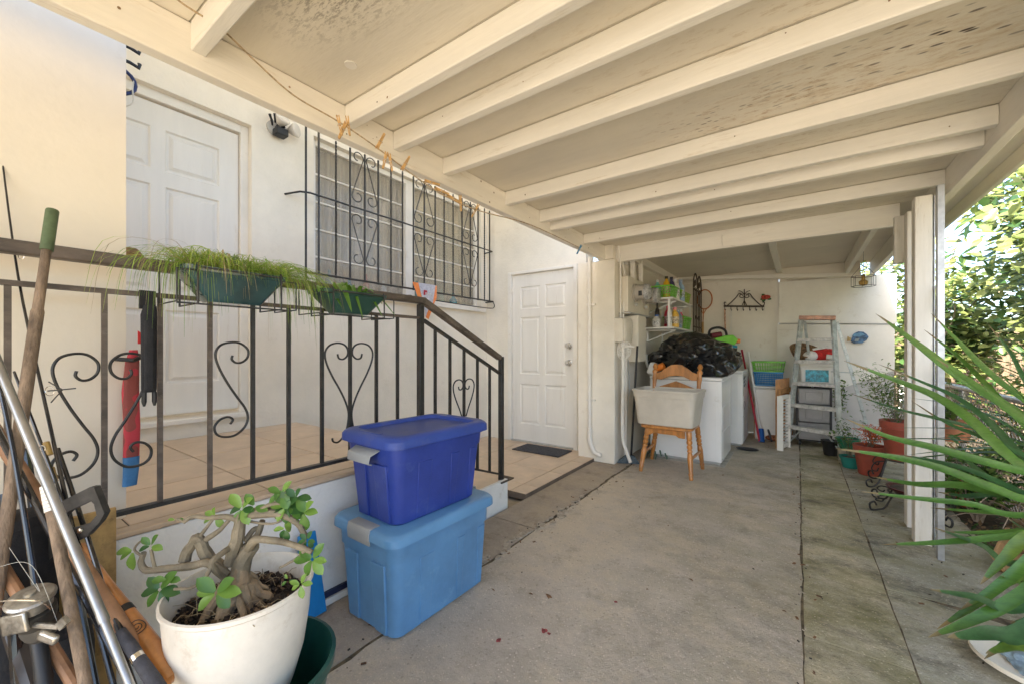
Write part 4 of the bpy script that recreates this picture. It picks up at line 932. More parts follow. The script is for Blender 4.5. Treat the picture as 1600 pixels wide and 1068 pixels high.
# swirl emblem, curved onto the barrel
cn = A + dv * .735; ax = dv.normalized(); out = (Vector((0, 0, CH)) - cn); out = (out - ax * out.dot(ax)).normalized(); sdv = ax.cross(out)
for R0, turns in ((.016, 1.0), (.0105, 1.35)):
    P_ = []
    for i in range(34):
        f_ = i / 33; an = f_ * turns * 6.28 + (0 if R0 > .015 else .6); rr = R0 * (1 if R0 > .015 else lerp(1, .25, f_)); u_ = rr * math.cos(an); w_ = rr * math.sin(an) * .75
        rad = .0202; th = u_ / rad; P_.append(cn + ax * w_ * 1.5 + (out * math.cos(th) + sdv * math.sin(th)) * (rad + .0002 + w_ * 1.5 * .06))
    part('emblem', MB().tube(P_, .0009, 5), m_black, t)
# fishing rods
m_rod = mat('black_carbon', (.014, .014, .017), .22, .2, coat=.5); m_foam = mat('dark_foam_grip', (.045, .045, .055), .7, .2, 60, .4, 300); m_cork = mat('worn_tan_grip', (.35, .22, .12), .7, .3, 30)
def rod(pts, rs, lab, guides, extra=None):
    t = thing('fishing_rod', lab, 'fishing rod', tuple(pts[-1])); part('blank', MB().tube(cr(pts, 5), [lerp(rs[0], rs[1], i / (5 * (len(pts) - 1))) for i in range(5 * (len(pts) - 1) + 1)], 10), m_rod, t)
    for g, s in guides:
        c = Vector(g); ring = [c + V(0, .0, 0) + V(CA, SA, 0) * s * (1.3 + math.cos(a * .5236)) + V(0, 0, 1) * s * math.sin(a * .5236) for a in range(13)]
        part('line_guide', MB().tube(ring, .0011, 5), m_chrome, t)
    return t
P0 = [pt(-2, 205, 1.20), pt(28, 430, 1.14), pt(75, 650, 1.08), pt(120, 850, 1.02), pt(180, 1080, .96)]
t1 = rod(P0, (.0018, .0060), 'tall thin black fishing rod rising past the handrail', [(pt(0, 215, 1.2), .006), (pt(27, 400, 1.15), .009), (pt(68, 610, 1.09), .013)])
for a_, b_ in (((72, 690), (78, 710)), ((80, 730), (86, 752)), ((88, 772), (93, 790))):
    part('thread_wrap', MB().tube([pt(*a_, 1.06), pt(*b_, 1.055)], 0.0066, 10), mat('gold_thread', (.35, .22, .06), .4), t1)
part('wing_guide', MB().tube([pt(75, 610, 1.08), pt(98, 608, 1.07), pt(118, 606, 1.07)], .0018, 5).tube([pt(80, 628, 1.08), pt(98, 608, 1.07), pt(76, 596, 1.08)], .0016, 5), m_iron, t1)
P0 = [pt(22, 580, 1.1), pt(90, 760, 1.03), pt(130, 868, .99), pt(185, 975, .94), pt(245, 1075, .88)]
t2 = rod(P0, (.003, .006), 'fishing rod with thick dark foam grip and silver rings leaning beside the bat', [(pt(60, 700, 1.05), .008)])
part('foam_grip', MB().tube([pt(188, 985, .93), pt(205, 1010, .915), pt(214, 1024, .905)], [.010, .0125, .0125], 16), m_foam, t2); part('foam_grip', MB().tube([pt(217, 1029, .90), pt(238, 1060, .88), pt(262, 1098, .86)], [.0125, .014, .015], 16), m_foam, t2)
part('ring', MB().tube([pt(213, 1023, .905), pt(218, 1031, .90)], .0132, 16), m_chrome, t2)
part('reel_seat', MB().tube([pt(175, 955, .955), pt(190, 988, .935)], .0075, 12), m_black, t2)
P0 = [pt(-10, 560, .98), pt(20, 700, .96), pt(45, 850, .93), pt(60, 960, .91), pt(75, 1100, .88)]
t3 = rod(P0, (.004, .007), 'black fishing rod behind the silver reel at the far left', [])
part('butt_grip', MB().tube([pt(58, 985, .90), pt(66, 1040, .88), pt(72, 1090, .87)], [.0135, .0135, .015], 14), m_black, t3)
P0 = [pt(90, 700, 1.1), pt(150, 880, 1.02), pt(205, 1080, .95)]
rod(P0, (.005, .006), 'thin black rod running between the aluminium pole and the bat', [])
for i, (u0, v0, u1, v1, lab) in enumerate([(-10, 660, 118, 905, 'slim dark cane crossing behind the taped stick'), (-5, 900, 60, 1100, 'black and yellow striped stick at the bottom left corner')]):
    A, B = pt(u0, v0, 1.0), pt(u1, v1, .93); solo('thin_cane', MB().tube([A, B, ext(A, B)] if i == 0 else [A, B], .007 if i == 0 else .02, 8), m_rod if i == 0 else mat('dark_brown_lacquer', (.06, .05, .045), .35), lab, 'stick')
# reel
c = pt(52, 950, .86); rs = thing('fishing_reel', 'silver spinning fishing reel with crank handle among the leaning tools', 'fishing reel', tuple(c))
m_reel = mat('worn_silver_metal', (.42, .40, .36), .35, .3, 25, .3, 90, metal=.85); m_reeld = mat('dark_reel_metal', (.10, .095, .085), .4, .3, metal=.6)
ax = (V(CA, SA, 0) * .12 + V(0, 0, 1) * .95 + V(SA, -CA, 0) * .25).normalized()
part('spool', MB().lathe([(.020, -.012), (.030, -.008), (.031, .010), (.037, .013), (.038, .018), (.034, .022), (.022, .024), (.010, .026), (.009, .032), (.002, .033)], c + ax * .012, 30, ax), m_reel, rs)
part('rotor', MB().lathe([(.016, -.045), (.028, -.038), (.034, -.018), (.034, -.002), (.030, 0)], c, 26, ax), m_reeld, rs)
Rt = V(CA, SA, 0); Fw = V(SA, -CA, 0)
part('gear_housing', MB().lathe([(.010, -.028), (.026, -.022), (.030, -.008), (.030, .010), (.022, .018), (.006, .020)], c - ax * .050 + Rt * .004, 22, (Fw + Rt * .2)), m_reeld, rs)
part('side_plate', MB().box((-.026, -.004, -.020), (.026, .004, .020), Matrix.Translation(c + Fw * .037 + Rt * .004 - ax * .010) @ Matrix.Rotation(YAW, 4, 'Z') @ Matrix.Rotation(R(-12), 4, 'Y')), m_reel, rs, bev=.003)
part('foot', MB().bar(c - ax * .045, c - ax * .05 - Rt * .045 - Fw * .02, .014, .008).bar(c - ax * .01 - Rt * .043 - Fw * .02, c - ax * .09 - Rt * .047 - Fw * .02, .014, .006), m_reeld, rs)
part('bail', MB().tube(cr([c - Rt * .036, c - Rt * .044 + ax * .035 + Fw * .03, c + ax * .048 + Fw * .035, c + Rt * .040 + ax * .036 + Fw * .02, c + Rt * .036 + ax * .0], 7), .0016, 6), m_chrome, rs)
h0 = c - ax * .022 + Rt * .030 + Fw * .026; h1 = h0 + Rt * .05 - ax * .004; h2 = h1 + Rt * .018 + ax * .02
part('crank', MB().tube([h0, h1], .0055, 8).bar(h1, h2, .016, .008, (SA, -CA, 0)), m_reel, rs)
part('crank_knob', MB().box((-.020, -.006, -.010), (.020, .006, .010), Matrix.Translation(h1 - Rt * .012 - ax * .018 + Fw * .012) @ Matrix.Rotation(YAW, 4, 'Z') @ Matrix.Rotation(R(20), 4, 'Y')), m_reel, rs, bev=.005)
# hand saw
def camP(u, v, d): return pt(u, v, d)
sd_ = 1.02; sw = thing('hand_saw', 'dark-handled rusty hand saw hooked in front of the bare board', 'saw', tuple(pt(135, 800, sd_)))
poly = [(100, 785), (112, 776), (150, 757), (157, 757), (173, 797), (166, 810), (146, 832), (134, 839), (124, 836), (118, 822), (150, 813), (161, 800), (157, 783), (152, 778), (118, 794), (112, 800), (108, 812)]
o = pt(0, 0, sd_); sx = sd_ / F_PX
g = MB(); g.prism([((a_ - 135) * sx, (800 - b_) * sx) for a_, b_ in poly][::-1], pt(135, 800, sd_), (CA, SA, 0), (0, 0, 1), .016)
bm = bmesh.new(); bm.from_mesh(g.mesh('t', m_black)); bmesh.ops.triangulate(bm, faces=[f for f in bm.faces if len(f.verts) > 4], ngon_method='EAR_CLIP'); me = bpy.data.meshes.new('handle')
for v in bm.verts: v.co -= root_loc(sw)
bm.to_mesh(me); bm.free(); me.materials.append(mat('dark_weathered_handle', (.05, .045, .04), .55, .3, 30, .3)); me.update(); link(bpy.data.objects.new('handle', me), sw)
part('rivet', MB().lathe([(.007, 0), (.006, .003), (.001, .004)], pt(137, 823, sd_) + Fw * .017, 12, Fw), m_chrome, sw)
g = MB(); g.prism([((a_ - 135) * sx, (800 - b_) * sx) for a_, b_ in [(98, 806), (124, 836), (112, 850), (30, 905), (22, 895)]][::-1], pt(135, 800, sd_ + .012), (CA, SA, 0), (0, 0, 1), .0015); part('blade', g, m_reeld, sw)
# bare gold-brown board end and lower cream board
bd = mat('bare_plywood', (.46, .30, .12), .75, .35, 5, .5, 40, dirt=.9, dirtcol=(.12, .07, .03))
solo('bare_board', MB().box((-1.735, -1.6, .0), (-1.722, .315, .655)), bd, 'bare stained plywood board standing against the landing below the screen wall', 'board', bev=.002)
# black bundle: mesh bag, tubes
bg = thing('black_tool_bag', 'black mesh-sided bag behind the leaning tools at the bottom left', 'bag', (-1.5, .0, 0))
a = pt(20, 830, 1.02); g = MB(); g.lathe([(.05, -.62), (.075, -.6), (.08, -.1), (.078, .0), (.06, .02), (.002, .025)], a + V(0, 0, .02), 20); part('bag_body', g, m_blackf, bg)
a = pt(95, 985, 1.02); g = MB(); g.lathe([(.05, -.4), (.06, -.38), (.06, -.05), (.055, 0), (.002, .01)], a, 18); part('pocket', g, m_blackf, bg)
a = pt(55, 905, 1.12); solo('black_tube', MB().lathe([(.032, -.5), (.032, .1), (.028, .105), (.026, .0)], a, 18), m_black, 'upright black plastic tube behind the fishing reel', 'tube')
a = pt(118, 900, 1.1); solo('black_tube', MB().tube([a, a + V(0, 0, -.5)], .022, 16), m_black, 'short black tube between aluminium pole and bare board', 'tube')
for i, (u0, v0, u1, v1, d_, r_, lab) in enumerate([(40, 700, 90, 1075, 1.12, .010, 'black stick between the black bag and the taped stick'), (8, 770, 30, 1070, 1.0, .013, 'thick black stick at the left edge below the old pole'), (100, 820, 150, 1080, 1.06, .009, 'black stick showing between taped stick and aluminium pole'),
        (60, 760, 20, 1080, 1.15, .008, 'black cane slanting left behind the reel'), (150, 900, 215, 1085, 1.0, .006, 'thin black cane just left of the foam grip rod'), (0, 880, 130, 1090, .95, .012, 'dark brown stick slanting right at the bottom left corner')]):
    solo('dark_stick', MB().tube([pt(u0, v0, d_), pt(u1, v1, d_ - .06)], r_, 10), m_rod if i < 5 else m_brw, lab, 'stick')
g = MB(); rn = random.Random(3)
for i in range(2):
    P_ = [pt(rn.uniform(0, 60), rn.uniform(800, 900), .86), pt(rn.uniform(30, 110), rn.uniform(860, 960), .84), pt(rn.uniform(0, 90), rn.uniform(900, 1050), .86)]
    g.tube(cr(P_, 8), .0004, 4)
solo('fishing_line', g, m_cgls and mat('nylon_line', (.6, .6, .55), .3), 'loose loops of clear fishing line round the reel', 'fishing line', kind='stuff')

# ============================================================ ON THE HOUSE WALL
c = onX(432, 207, -3.30); t = thing('flood_light', 'twin flood light with black motion sensor on the wall beside the left door', 'wall light', tuple(c))
part('junction_plate', MB().lathe([(.055, 0), (.055, .018), (.04, .026)], c + V(0, -.02, .02), 22, (1, 0, 0)), m_grey, t)
part('sensor', MB().box((c.x + .03, c.y - .045, c.z - .055), (c.x + .11, c.y + .04, c.z + .0)), m_black, t, bev=.008)
for i in range(7):
    a = i * .9; b_ = c + V(.04, -.02 + .03 * math.cos(a), .03 + .02 * math.sin(a)); part('dry_leaf', MB().tube([b_, b_ + V(.035, .035 * math.cos(a + .4), .03 + .02 * math.sin(a))], [.006, .010], 6), m_black, t)
for u, v, ax in ((441, 187, (.75, .1, .55)), (461, 204, (.8, .55, .05))):
    e = onX(u, v, -3.20); A_ = Vector(ax).normalized()
    part('lamp', MB().lathe([(.014, -.07), (.018, -.05), (.030, -.035), (.050, .0), (.052, .012), (.046, .020), (.002, .024)], e, 24, A_), mat('frosted_lamp_glass', (.62, .58, .52), .22, .03), t)
# hooks and hanging hoop seen past the screen wall
g = MB()
for v in (75, 98):
    a = onX(203, v, -2.4); g.tube([a + V(0, -.05, 0), a, a + V(.0, .03, -.008), a + V(0, .032, .012)], .008, 6)
solo('wall_hooks', g, m_black, 'two black hooks peeping out past the top of the screen wall', 'hook')
a = onX(206, 133, -2.3); pts = [a + V(0, -.05 + .062 * math.cos(i * .35), .055 * math.sin(i * .35)) for i in range(19)]
t = thing('net_hoop', 'dark blue hoop with cords hanging past the edge of the screen wall', 'hoop', tuple(a)); part('ring', MB().tube(pts, .007, 8), mat('navy_plastic', (.01, .02, .10), .4), t)
part('cord', MB().tube(cr([a + V(0, .008, .03), a + V(.01, .0, -.02), a + V(0, .004, -.07), a + V(0, -.02, -.10)], 5), .003, 5), m_cream_pl, t)
# pennant
PX = GX + .10
t = thing('pennant', 'silver and orange pennant with a red crest on the grille above the railing post', 'pennant', tuple(onX(665, 470, PX)))
def pp(u, v, dx=0): return onX(u, v, PX) + V(dx, 0, 0)
def cloth(name, quads, m, dx):
    g = MB(); 
    for q in quads:
        n0 = len(g.v); P_ = [pp(u, v, dx + .012 * math.sin((u + v) * .16)) for u, v in q]; g.add(P_, [tuple(range(len(P_)))])
    o = part(name, g, m, t, smooth=False); s = o.modifiers.new('s', 'SOLIDIFY'); s.thickness = .003; return o
cloth('field', [[(654, 442), (669, 444.5), (671, 480), (662, 480)], [(669, 444.5), (681, 446), (674, 484), (671, 480)], [(662, 480), (671, 480), (668, 497), (664, 495)]], mat('silver_satin', (.50, .50, .56), .45, .15, 40, .3, 100), .004)
m_or = mat('orange_satin', (.80, .24, .055), .5, .1, 30)
cloth('border', [[(645.5, 440.5), (654, 442), (662, 480), (656, 470)]], m_or, 0); cloth('border', [[(681, 446), (683.5, 447), (681, 466), (674, 484)]], m_or, 0); cloth('tail', [[(668, 483), (674, 484), (670, 499), (665, 496)]], m_or, .006)
cloth('crest', [[(660, 453.5), (670.5, 455), (671, 463), (661, 461.5)], [(661, 463), (671, 464.5), (669, 471), (662, 470)]], mat('crimson_print', (.45, .02, .05), .5), .012)
fc = bpy.data.curves.new('txt', 'FONT'); fc.body = 'MIAMI'; fc.size = .03; fc.align_x = 'CENTER'; fc.extrude = .0006
to = bpy.data.objects.new('txt', fc); sc.collection.objects.link(to); bpy.context.view_layer.update(); me = bpy.data.meshes.new_from_object(to); bpy.data.objects.remove(to); me.materials.clear(); me.materials.append(m_white_pl)
a = pp(660.8, 460.5, .017); b_ = pp(671, 462, .017); U_ = (b_ - a).normalized(); N_ = V(1, 0, 0); Wv = U_.cross(N_) * -1
M = Matrix((U_, V(0, 0, 1), V(1, 0, 0))).transposed().to_4x4(); M.translation = (a + b_) / 2 + V(.014, 0, 0); inst('lettering', me, t, M)
g = MB(); q = pp(666, 467.5, .026); g.prism([(-.011, -.006), (.012, -.010), (.004, .0), (.012, .008), (0, .004), (-.010, .009)], q, U_, (0, 0, 1), .001); part('emblem', g, m_white_pl, t, smooth=False)

# ============================================================ CLOTHESLINE AND PEGS
LXX = FX + .09
rope_px = [(230, -45), (280, 2), (345, 45), (400, 97), (460, 150), (530, 191), (590, 232), (650, 277), (700, 309), (750, 330), (830, 352), (905, 387)]
rp_ = [onX(u, v, LXX + .02 * math.sin(i)) for i, (u, v) in enumerate(rope_px)]
solo('clothesline', MB().tube(cr(rp_, 6), .0032, 6), mat('tan_rope', (.48, .36, .22), .9, .3, 60, .6, 300), 'thin tan clothesline strung along the house side beam', 'clothesline')
m_peg = mat('pine_peg', (.62, .38, .15), .55, .15, 30); m_pegb = mat('blue_peg_plastic', (.04, .22, .42), .4)
peg_me = {}
def peg_meshes(m):
    k = m.name
    if k not in peg_me:
        out = []
        for s in (1, -1):
            g = MB(); g.prism([(s * .001, .012), (s * .0045, .014), (s * .008, -.052), (s * .0045, -.054), (s * .0035, -.02), (s * .0008, -.012)][::s], (0, -.005, 0), (1, 0, 0), (0, 0, 1), -.010); out.append(g.mesh('leg', m, smooth=False))
        g = MB(); g.tube([V(-.006, 0, -.018) + V(.004 * math.cos(i), .006 * math.sin(i), .0025 * math.cos(i)) + V(.012 * i / 20, 0, 0) for i in range(20)], .0009, 4); out.append(g.mesh('spring', m_chrome)); peg_me[k] = out
    return peg_me[k]
pegs = [(529, 187, -40, 12, m_peg, 'wooden peg lying along the clothesline, nearest the left'), (539, 196, -10, -22, m_peg, 'left one of the crossed pair of wooden pegs by the second rafter'), (543, 188, 10, 8, m_peg, 'right one of the crossed pair of wooden pegs by the second rafter'),
        (591, 228, 38, 155, m_peg, 'wooden peg tilted upward, alone between two peg pairs'), (603, 243, -4, -12, m_peg, 'left one of the hanging pair of wooden pegs above the grille'), (609, 246, 8, 10, m_peg, 'right one of the hanging pair of wooden pegs above the grille'),
        (630, 262, 40, 152, m_peg, 'wooden peg tilted up to the right, just after the hanging pair'), (668, 284, -70, 80, m_peg, 'first of the wooden pegs lying flat on the line, left'), (684, 296, -62, 70, m_peg, 'second wooden peg lying flat along the line'), (703, 308, -60, 65, m_peg, 'third wooden peg lying flat along the line'),
        (719, 310, 0, 4, m_peg, 'wooden peg hanging straight down, right of the flat ones'), (746, 323, 24, -28, m_peg, 'last wooden peg on the line, near the far end of the grille'), (907, 386, 20, -28, m_pegb, 'blue plastic peg at the far end of the clothesline')]
for u, v, r1, r2, m, lab in pegs:
    p = onX(u, v, LXX + .012); t = thing('clothes_peg', lab, 'clothes peg', tuple(p), 'clothes pegs on the line')
    ms = peg_meshes(m); s = 1.15 if u < 700 else 1.3
    base = Matrix.Translation(p) @ Matrix.Rotation(YAW + R(15), 4, 'Z') @ Matrix.Rotation(R(-r2), 4, 'Y') @ Matrix.Scale(s, 4)
    for k, nm in enumerate(('leg', 'leg', 'spring')): inst(nm, ms[k], t, base @ Matrix.Rotation(R(5 * (1 if k == 0 else -1)) if k < 2 else 0, 4, 'Y'))

# ============================================================ DOOR MAT, DOWNPIPE, METERS
a = gp(797, 702, .03); b_ = gp(845, 718, .03); c = gp(895, 710, .03)
solo('door_mat', MB().box((-2.62, 3.70, .032), (-2.03, 4.02, .042)), mat('charcoal_mat', (.055, .055, .065), .95, .3, 60, .6, 300), 'dark grey door mat on the tiles in front of the right door', 'door mat', bev=.004)
t = thing('downpipe', 'white plastic downpipe with curved foot on the corner pier', 'pipe', (-1.80, 3.87, 0))
px_ = onY(921, 500, 3.87).x
part('pipe', MB().tube(cr([(px_, 3.872, 2.1), (px_, 3.872, 1.2), (px_, 3.872, .33), (px_ + .01, 3.872, .20), (px_ + .05, 3.872, .10), (px_ + .13, 3.872, .075)], 6), .019, 14), m_trim, t)
part('elbow', MB().tube(cr([(px_, 3.872, .34), (px_ + .005, 3.872, .21), (px_ + .05, 3.872, .105), (px_ + .12, 3.872, .078)], 6), .0245, 14), m_trim, t)
for z in (.62, 1.6): part('clip', MB().box((px_ - .035, 3.865, z), (px_ + .06, 3.897, z + .018)), m_trim, t)
before_ = set(sc.objects)
SX = -1.42   # face of the utility wall
def wall_box(name, u0, u1, v0, v1, depth, m, lab, cat, bev=.01, X=SX, par=None):
    a = onX(u0, v0, X); b = onX(u1, v1, X); a2 = onX(u0, (v0 + v1) / 2, X)
    z0 = CH + (HOR - v1) / F_PX * (-SA * X * 0 + 0) if 0 else None
    return a, b
# main disconnect box: deep body with lipped cover
t = thing('electric_disconnect', 'cream electrical box with domed lipped cover on the utility wall', 'electrical box', (-1.40, 4.28, 1.2))
bx = MB().box((-1.50, 4.11, 1.22), (-1.34, 4.33, 1.46)); part('box_body', bx, m_cream_pl, t, bev=.012)
g = MB(); rg = []
for e, x in ((.0, -1.339), (.006, -1.336), (.006, -1.328), (-.012, -1.320), (-.02, -1.316), (-.05, -1.312)): rg.append([(x, 4.22 + y, 1.34 + z) for y, z in rrect(.20 + 2 * e, .23 + 2 * e, .04)])
loft(g, rg); part('cover', g, m_cream_pl, t)
t = thing('electrical_panel', 'tall cream electrical panel to the right of the domed box', 'electrical box', (-1.35, 4.5, .95))
part('cabinet', MB().box((-1.42, 4.36, 1.02), (-1.27, 4.62, 1.50)), m_cream_pl, t, bev=.008); part('cover', MB().box((-1.415, 4.352, 1.04), (-1.275, 4.358, 1.48)), m_cream_pl, t, bev=.002)
t = thing('electrical_panel', 'upper cream meter cabinet carrying two round meters', 'electrical box', (-1.36, 4.5, 1.5))
part('cabinet', MB().box((-1.42, 4.25, 1.53), (-1.34, 4.98, 1.90)), m_cream_pl, t, bev=.008)
part('ledge', MB().box((-1.42, 4.2, 1.508), (-1.30, 5.0, 1.522)), m_grey, t)
for i, (yy, lab) in enumerate(((4.45, 'nearer round electricity meter with cylindrical housing'), (4.78, 'farther round electricity meter partly behind its twin'))):
    t = thing('electric_meter', lab, 'electric meter', (-1.25, yy, 1.74), 'electric meters')
    part('housing', MB().lathe([(.095, 0), (.095, .02), (.082, .025), (.080, .10), (.088, .105), (.088, .115)], (-1.34, yy, 1.745), 26, (1, 0, 0)), mat('warm_grey_metal', (.42, .38, .33), .45, .08), t)
    part('dial_glass', MB().lathe([(.084, .116), (.080, .15), (.066, .162), (.002, .166)], (-1.34, yy, 1.745), 26, (1, 0, 0)), mat('meter_face', (.50, .50, .50), .15, .3, 40), t)
    part('label_plate', MB().box((-1.27, yy - .092, 1.70), (-1.235, yy - .084, 1.75)), m_black, t)
    part('lock_tab', MB().lathe([(.006, 0), (.018, .008), (.018, .02), (.006, .028)], (-1.30, yy - .05, 1.615), 10, (0, -1, 0)), m_grey, t)
# conduits and cables
def pipe(P, r, lab, m=m_trim, n=8, k=5, name='conduit'): solo(name, MB().tube(cr(P, k), r, n), m, lab, 'cable' if name == 'cable' else 'conduit', 'conduits on the utility wall')
pipe([(-1.36, 4.16, 1.22), (-1.36, 4.16, .8), (-1.36, 4.15, .30), (-1.32, 4.14, .15), (-1.27, 4.12, .04)], .017, 'white conduit bending out at its foot below the domed box')
pipe([(-1.38, 4.30, 1.22), (-1.38, 4.30, .6), (-1.38, 4.28, 0.02)], .014, 'straight white conduit dropping to the floor next to the bent one')
pipe([(-1.38, 4.36, 1.1), (-1.36, 4.34, .7), (-1.40, 4.33, .3), (-1.37, 4.36, .05)], .006, 'thin wavy grey cable between the conduits', m_grey, 6, 6, 'cable')
pipe([(-1.44, 4.305, 2.1), (-1.40, 4.29, 2.0), (-1.385, 4.28, 1.8), (-1.39, 4.24, 1.46)], .012, 'curved white cable entering the domed box from above', m_trim, 8, 6, 'cable')
pipe([(-1.40, 4.14, 2.19), (-1.395, 4.18, 2.02), (-1.40, 4.20, 1.7), (-1.40, 4.2, 1.46)], .009, 'thin white cable running down beside the curved one', m_trim, 8, 6, 'cable')
for i, (y, lab) in enumerate(((4.50, 'upper vertical conduit above the nearer meter'), (4.78, 'upper vertical conduit above the farther meter'))):
    pipe([(-1.38, y, 1.9), (-1.38, y, 2.05), (-1.38, y, 2.19)], .028, lab)
pipe([(-1.30, 4.72, 1.10), (-1.30, 4.74, 1.0), (-1.27, 4.78, .93), (-1.2, 4.80, .93)], .016, 'short curved grey conduit behind the chair', m_grey)
g = MB(); rn = random.Random(5)
for i in range(9):
    r0 = rn.uniform(.035, .065); cc = V(-1.34 + rn.uniform(-.02, .02), 4.14 + rn.uniform(-.01, .02), 1.14 + rn.uniform(-.03, .03)); a0 = rn.uniform(0, 6)
    g.tube([cc + V(r0 * math.cos(a0 + j * .5), rn.uniform(-.004, .004), r0 * 1.1 * math.sin(a0 + j * .5)) for j in range(rn.randint(8, 13))], .0045, 5)
g.tube([(-1.34, 4.13, 1.17), (-1.29, 4.13, 1.18), (-1.24, 4.14, 1.17)], .011, 6)
solo('cable_coil', g, m_trim, 'tangle of white cable hanging under the domed electrical box', 'cable')
for o_ in [q for q in sc.objects if q not in before_ and q.parent is None]: o_.location = Vector(o_.location) + V(-.075, -.20, 0)
t = thing('broom', 'push broom with black pole leaning beside the utility wall', 'broom', tuple(gp(986, 722)))
a = gp(986, 722); tp = pt(996, 540, 3.99)
part('pole', MB().tube([a + V(0, 0, .05), tp], .011, 10), m_black, t)
part('head', MB().prism([(-.13, 0), (.10, 0), (.05, .075), (-.03, .085)], a + V(-.02, .0, 0), (.9, .42, 0), (0, 0, 1), .045), mat('slate_bristle', (.10, .13, .15), .8, .3, 60, .5, 200), t)
g = MB(); rn = random.Random(8)
for i in range(5): g.tube([gp(1010 + i * 8, 712) + V(0, 0, .02), gp(1006 + i * 9, 718) + V(0, 0, .012 + .03 * (i % 2)), gp(1014 + i * 5, 708) + V(0, 0, .05 + .02 * i)], .008, 6)
solo('hose_nozzle', g, mat('green_grey_metal', (.10, .18, .13), .4), 'small green and silver hose fitting on the floor under the chair', 'hose fitting')

# ============================================================ WALL SHELVES WITH CLEANING THINGS
SZ = (1.735, 1.405); sh = thing('wall_shelves', 'two white bracket shelves full of cleaning supplies on the utility wall', 'shelf', (-1.3, 5.2, 1.4))
for z in SZ:
    part('shelf_board', MB().box((-1.498, 4.72, z - .02), (-1.14, 5.85, z)), m_white_pl, sh, bev=.003)
    for y in (4.95, 5.6): part('bracket', MB().bar((-1.487, y, z - .16), (-1.487, y, z - .022), .02).bar((-1.476, y, z - .03), (-1.16, y, z - .03), .016).bar((-1.478, y, z - .15), (-1.18, y, z - .035), .012), m_white_pl, sh)
part('upright', MB().bar((-1.19, 4.76, SZ[1]), (-1.19, 4.76, SZ[0] - .02), .022), m_white_pl, sh); part('upright', MB().bar((-1.17, 5.75, SZ[1]), (-1.17, 5.75, SZ[0] - .02), .018), m_white_pl, sh)
def basket(x0, y0, x1, y1, z, h, m, lab, fl=.02, nx=6, ny=12, grp=None, rot=None, rows=5):
    t = thing('plastic_basket', lab, 'basket', ((x0 + x1) / 2, (y0 + y1) / 2, z), grp)
    g = MB(); c_ = V((x0 + x1) / 2, (y0 + y1) / 2, z); hx, hy = (x1 - x0) / 2, (y1 - y0) / 2
    def side(P0, P1, Q0, Q1, n, name='side_panel'):
        s = MB()
        for i in range(n + 1):
            a = lerp(Vector(P0), Vector(P1), i / n); b = lerp(Vector(Q0), Vector(Q1), i / n); s.bar(a, b, .0055, .003)
        for j in range(rows + 1):
            f_ = j / rows; s.bar(lerp(Vector(P0), Vector(Q0), f_), lerp(Vector(P1), Vector(Q1), f_), .004, .006 if 0 < j < rows else .016)
        part(name, s, m, t, smooth=False)
    b = [(-hx + fl, -hy + fl, 0), (hx - fl, -hy + fl, 0), (hx - fl, hy - fl, 0), (-hx + fl, hy - fl, 0)]; u = [(-hx, -hy, h), (hx, -hy, h), (hx, hy, h), (-hx, hy, h)]
    Mr = Matrix.Rotation(rot or 0, 4, 'Z'); b = [c_ + Mr @ V(*q) for q in b]; u = [c_ + Mr @ V(*q) for q in u]
    for i in range(4): side(b[i], b[(i + 1) % 4], u[i], u[(i + 1) % 4], nx if i % 2 == 0 else ny)
    part('rim', MB().tube(u + [u[0]], .009, 6), m, t); g.add(b, [(0, 1, 2, 3)]); o = part('floor_panel', g, m, t, smooth=False); s = o.modifiers.new('s', 'SOLIDIFY'); s.thickness = .003
m_lime = mat('lime_plastic', (.20, .58, .055), .4, .08); m_lime2 = mat('yellow_lime_plastic', (.36, .60, .05), .4, .08); m_cyan = mat('blue_basket_plastic', (.015, .22, .52), .4, .08)
basket(-1.40, 4.75, -1.16, 5.20, SZ[0], .135, m_lime, 'lime green basket on the top shelf, nearer one', nx=7, ny=12); basket(-1.40, 5.24, -1.16, 5.72, SZ[0], .13, m_lime2, 'yellow-green basket on the top shelf, farther one', nx=7, ny=12)
basket(-1.40, 5.30, -1.15, 5.72, SZ[1], .15, m_lime, 'lime green basket on the lower shelf at its far end', nx=7, ny=10)
def bottle(x, y, z, h, r, col, lab, cap=(.8, .8, .8), kind='bottle', sq=1):
    t = thing(kind, lab, 'bottle', (x, y, z)); part('bottle_body', MB().lathe([(r * .92, 0), (r, .01), (r, h * .6), (r * .8, h * .72), (r * .38, h * .82), (r * .36, h * .88)], (x, y, z), 14), mat('bottle_paint', col, .3, .12, 30), t)
    part('cap', MB().lathe([(r * .45, h * .88), (r * .45, h), (.001, h)], (x, y, z), 10), mat('cap_paint', cap, .35), t)
    part('paper_label', MB().lathe([(r + .001, h * .18), (r + .001, h * .52)], (x, y, z), 14, capb=False, capt=False), mat('printed_label', tuple(min(1, c_ * .4 + .35) for c_ in col), .5, .5, 45), t)
z1_, z2_ = SZ
bottle(-1.24, 4.84, z1_ + .004, .25, .040, (.75, .42, .02), 'yellow bottle with black trigger in the nearer green basket', (.02, .02, .02))
bottle(-1.33, 4.80, z1_ + .004, .21, .038, (.15, .45, .42), 'teal and white spray can behind the yellow bottle', (.8, .8, .8))
bottle(-1.22, 4.98, z1_ + .004, .26, .042, (.06, .05, .12), 'dark bottle in the nearer green basket', (.03, .03, .05))
bottle(-1.20, 5.08, z1_ + .004, .25, .050, (.75, .75, .72), 'fat white jug in the nearer green basket', (.8, .8, .8))
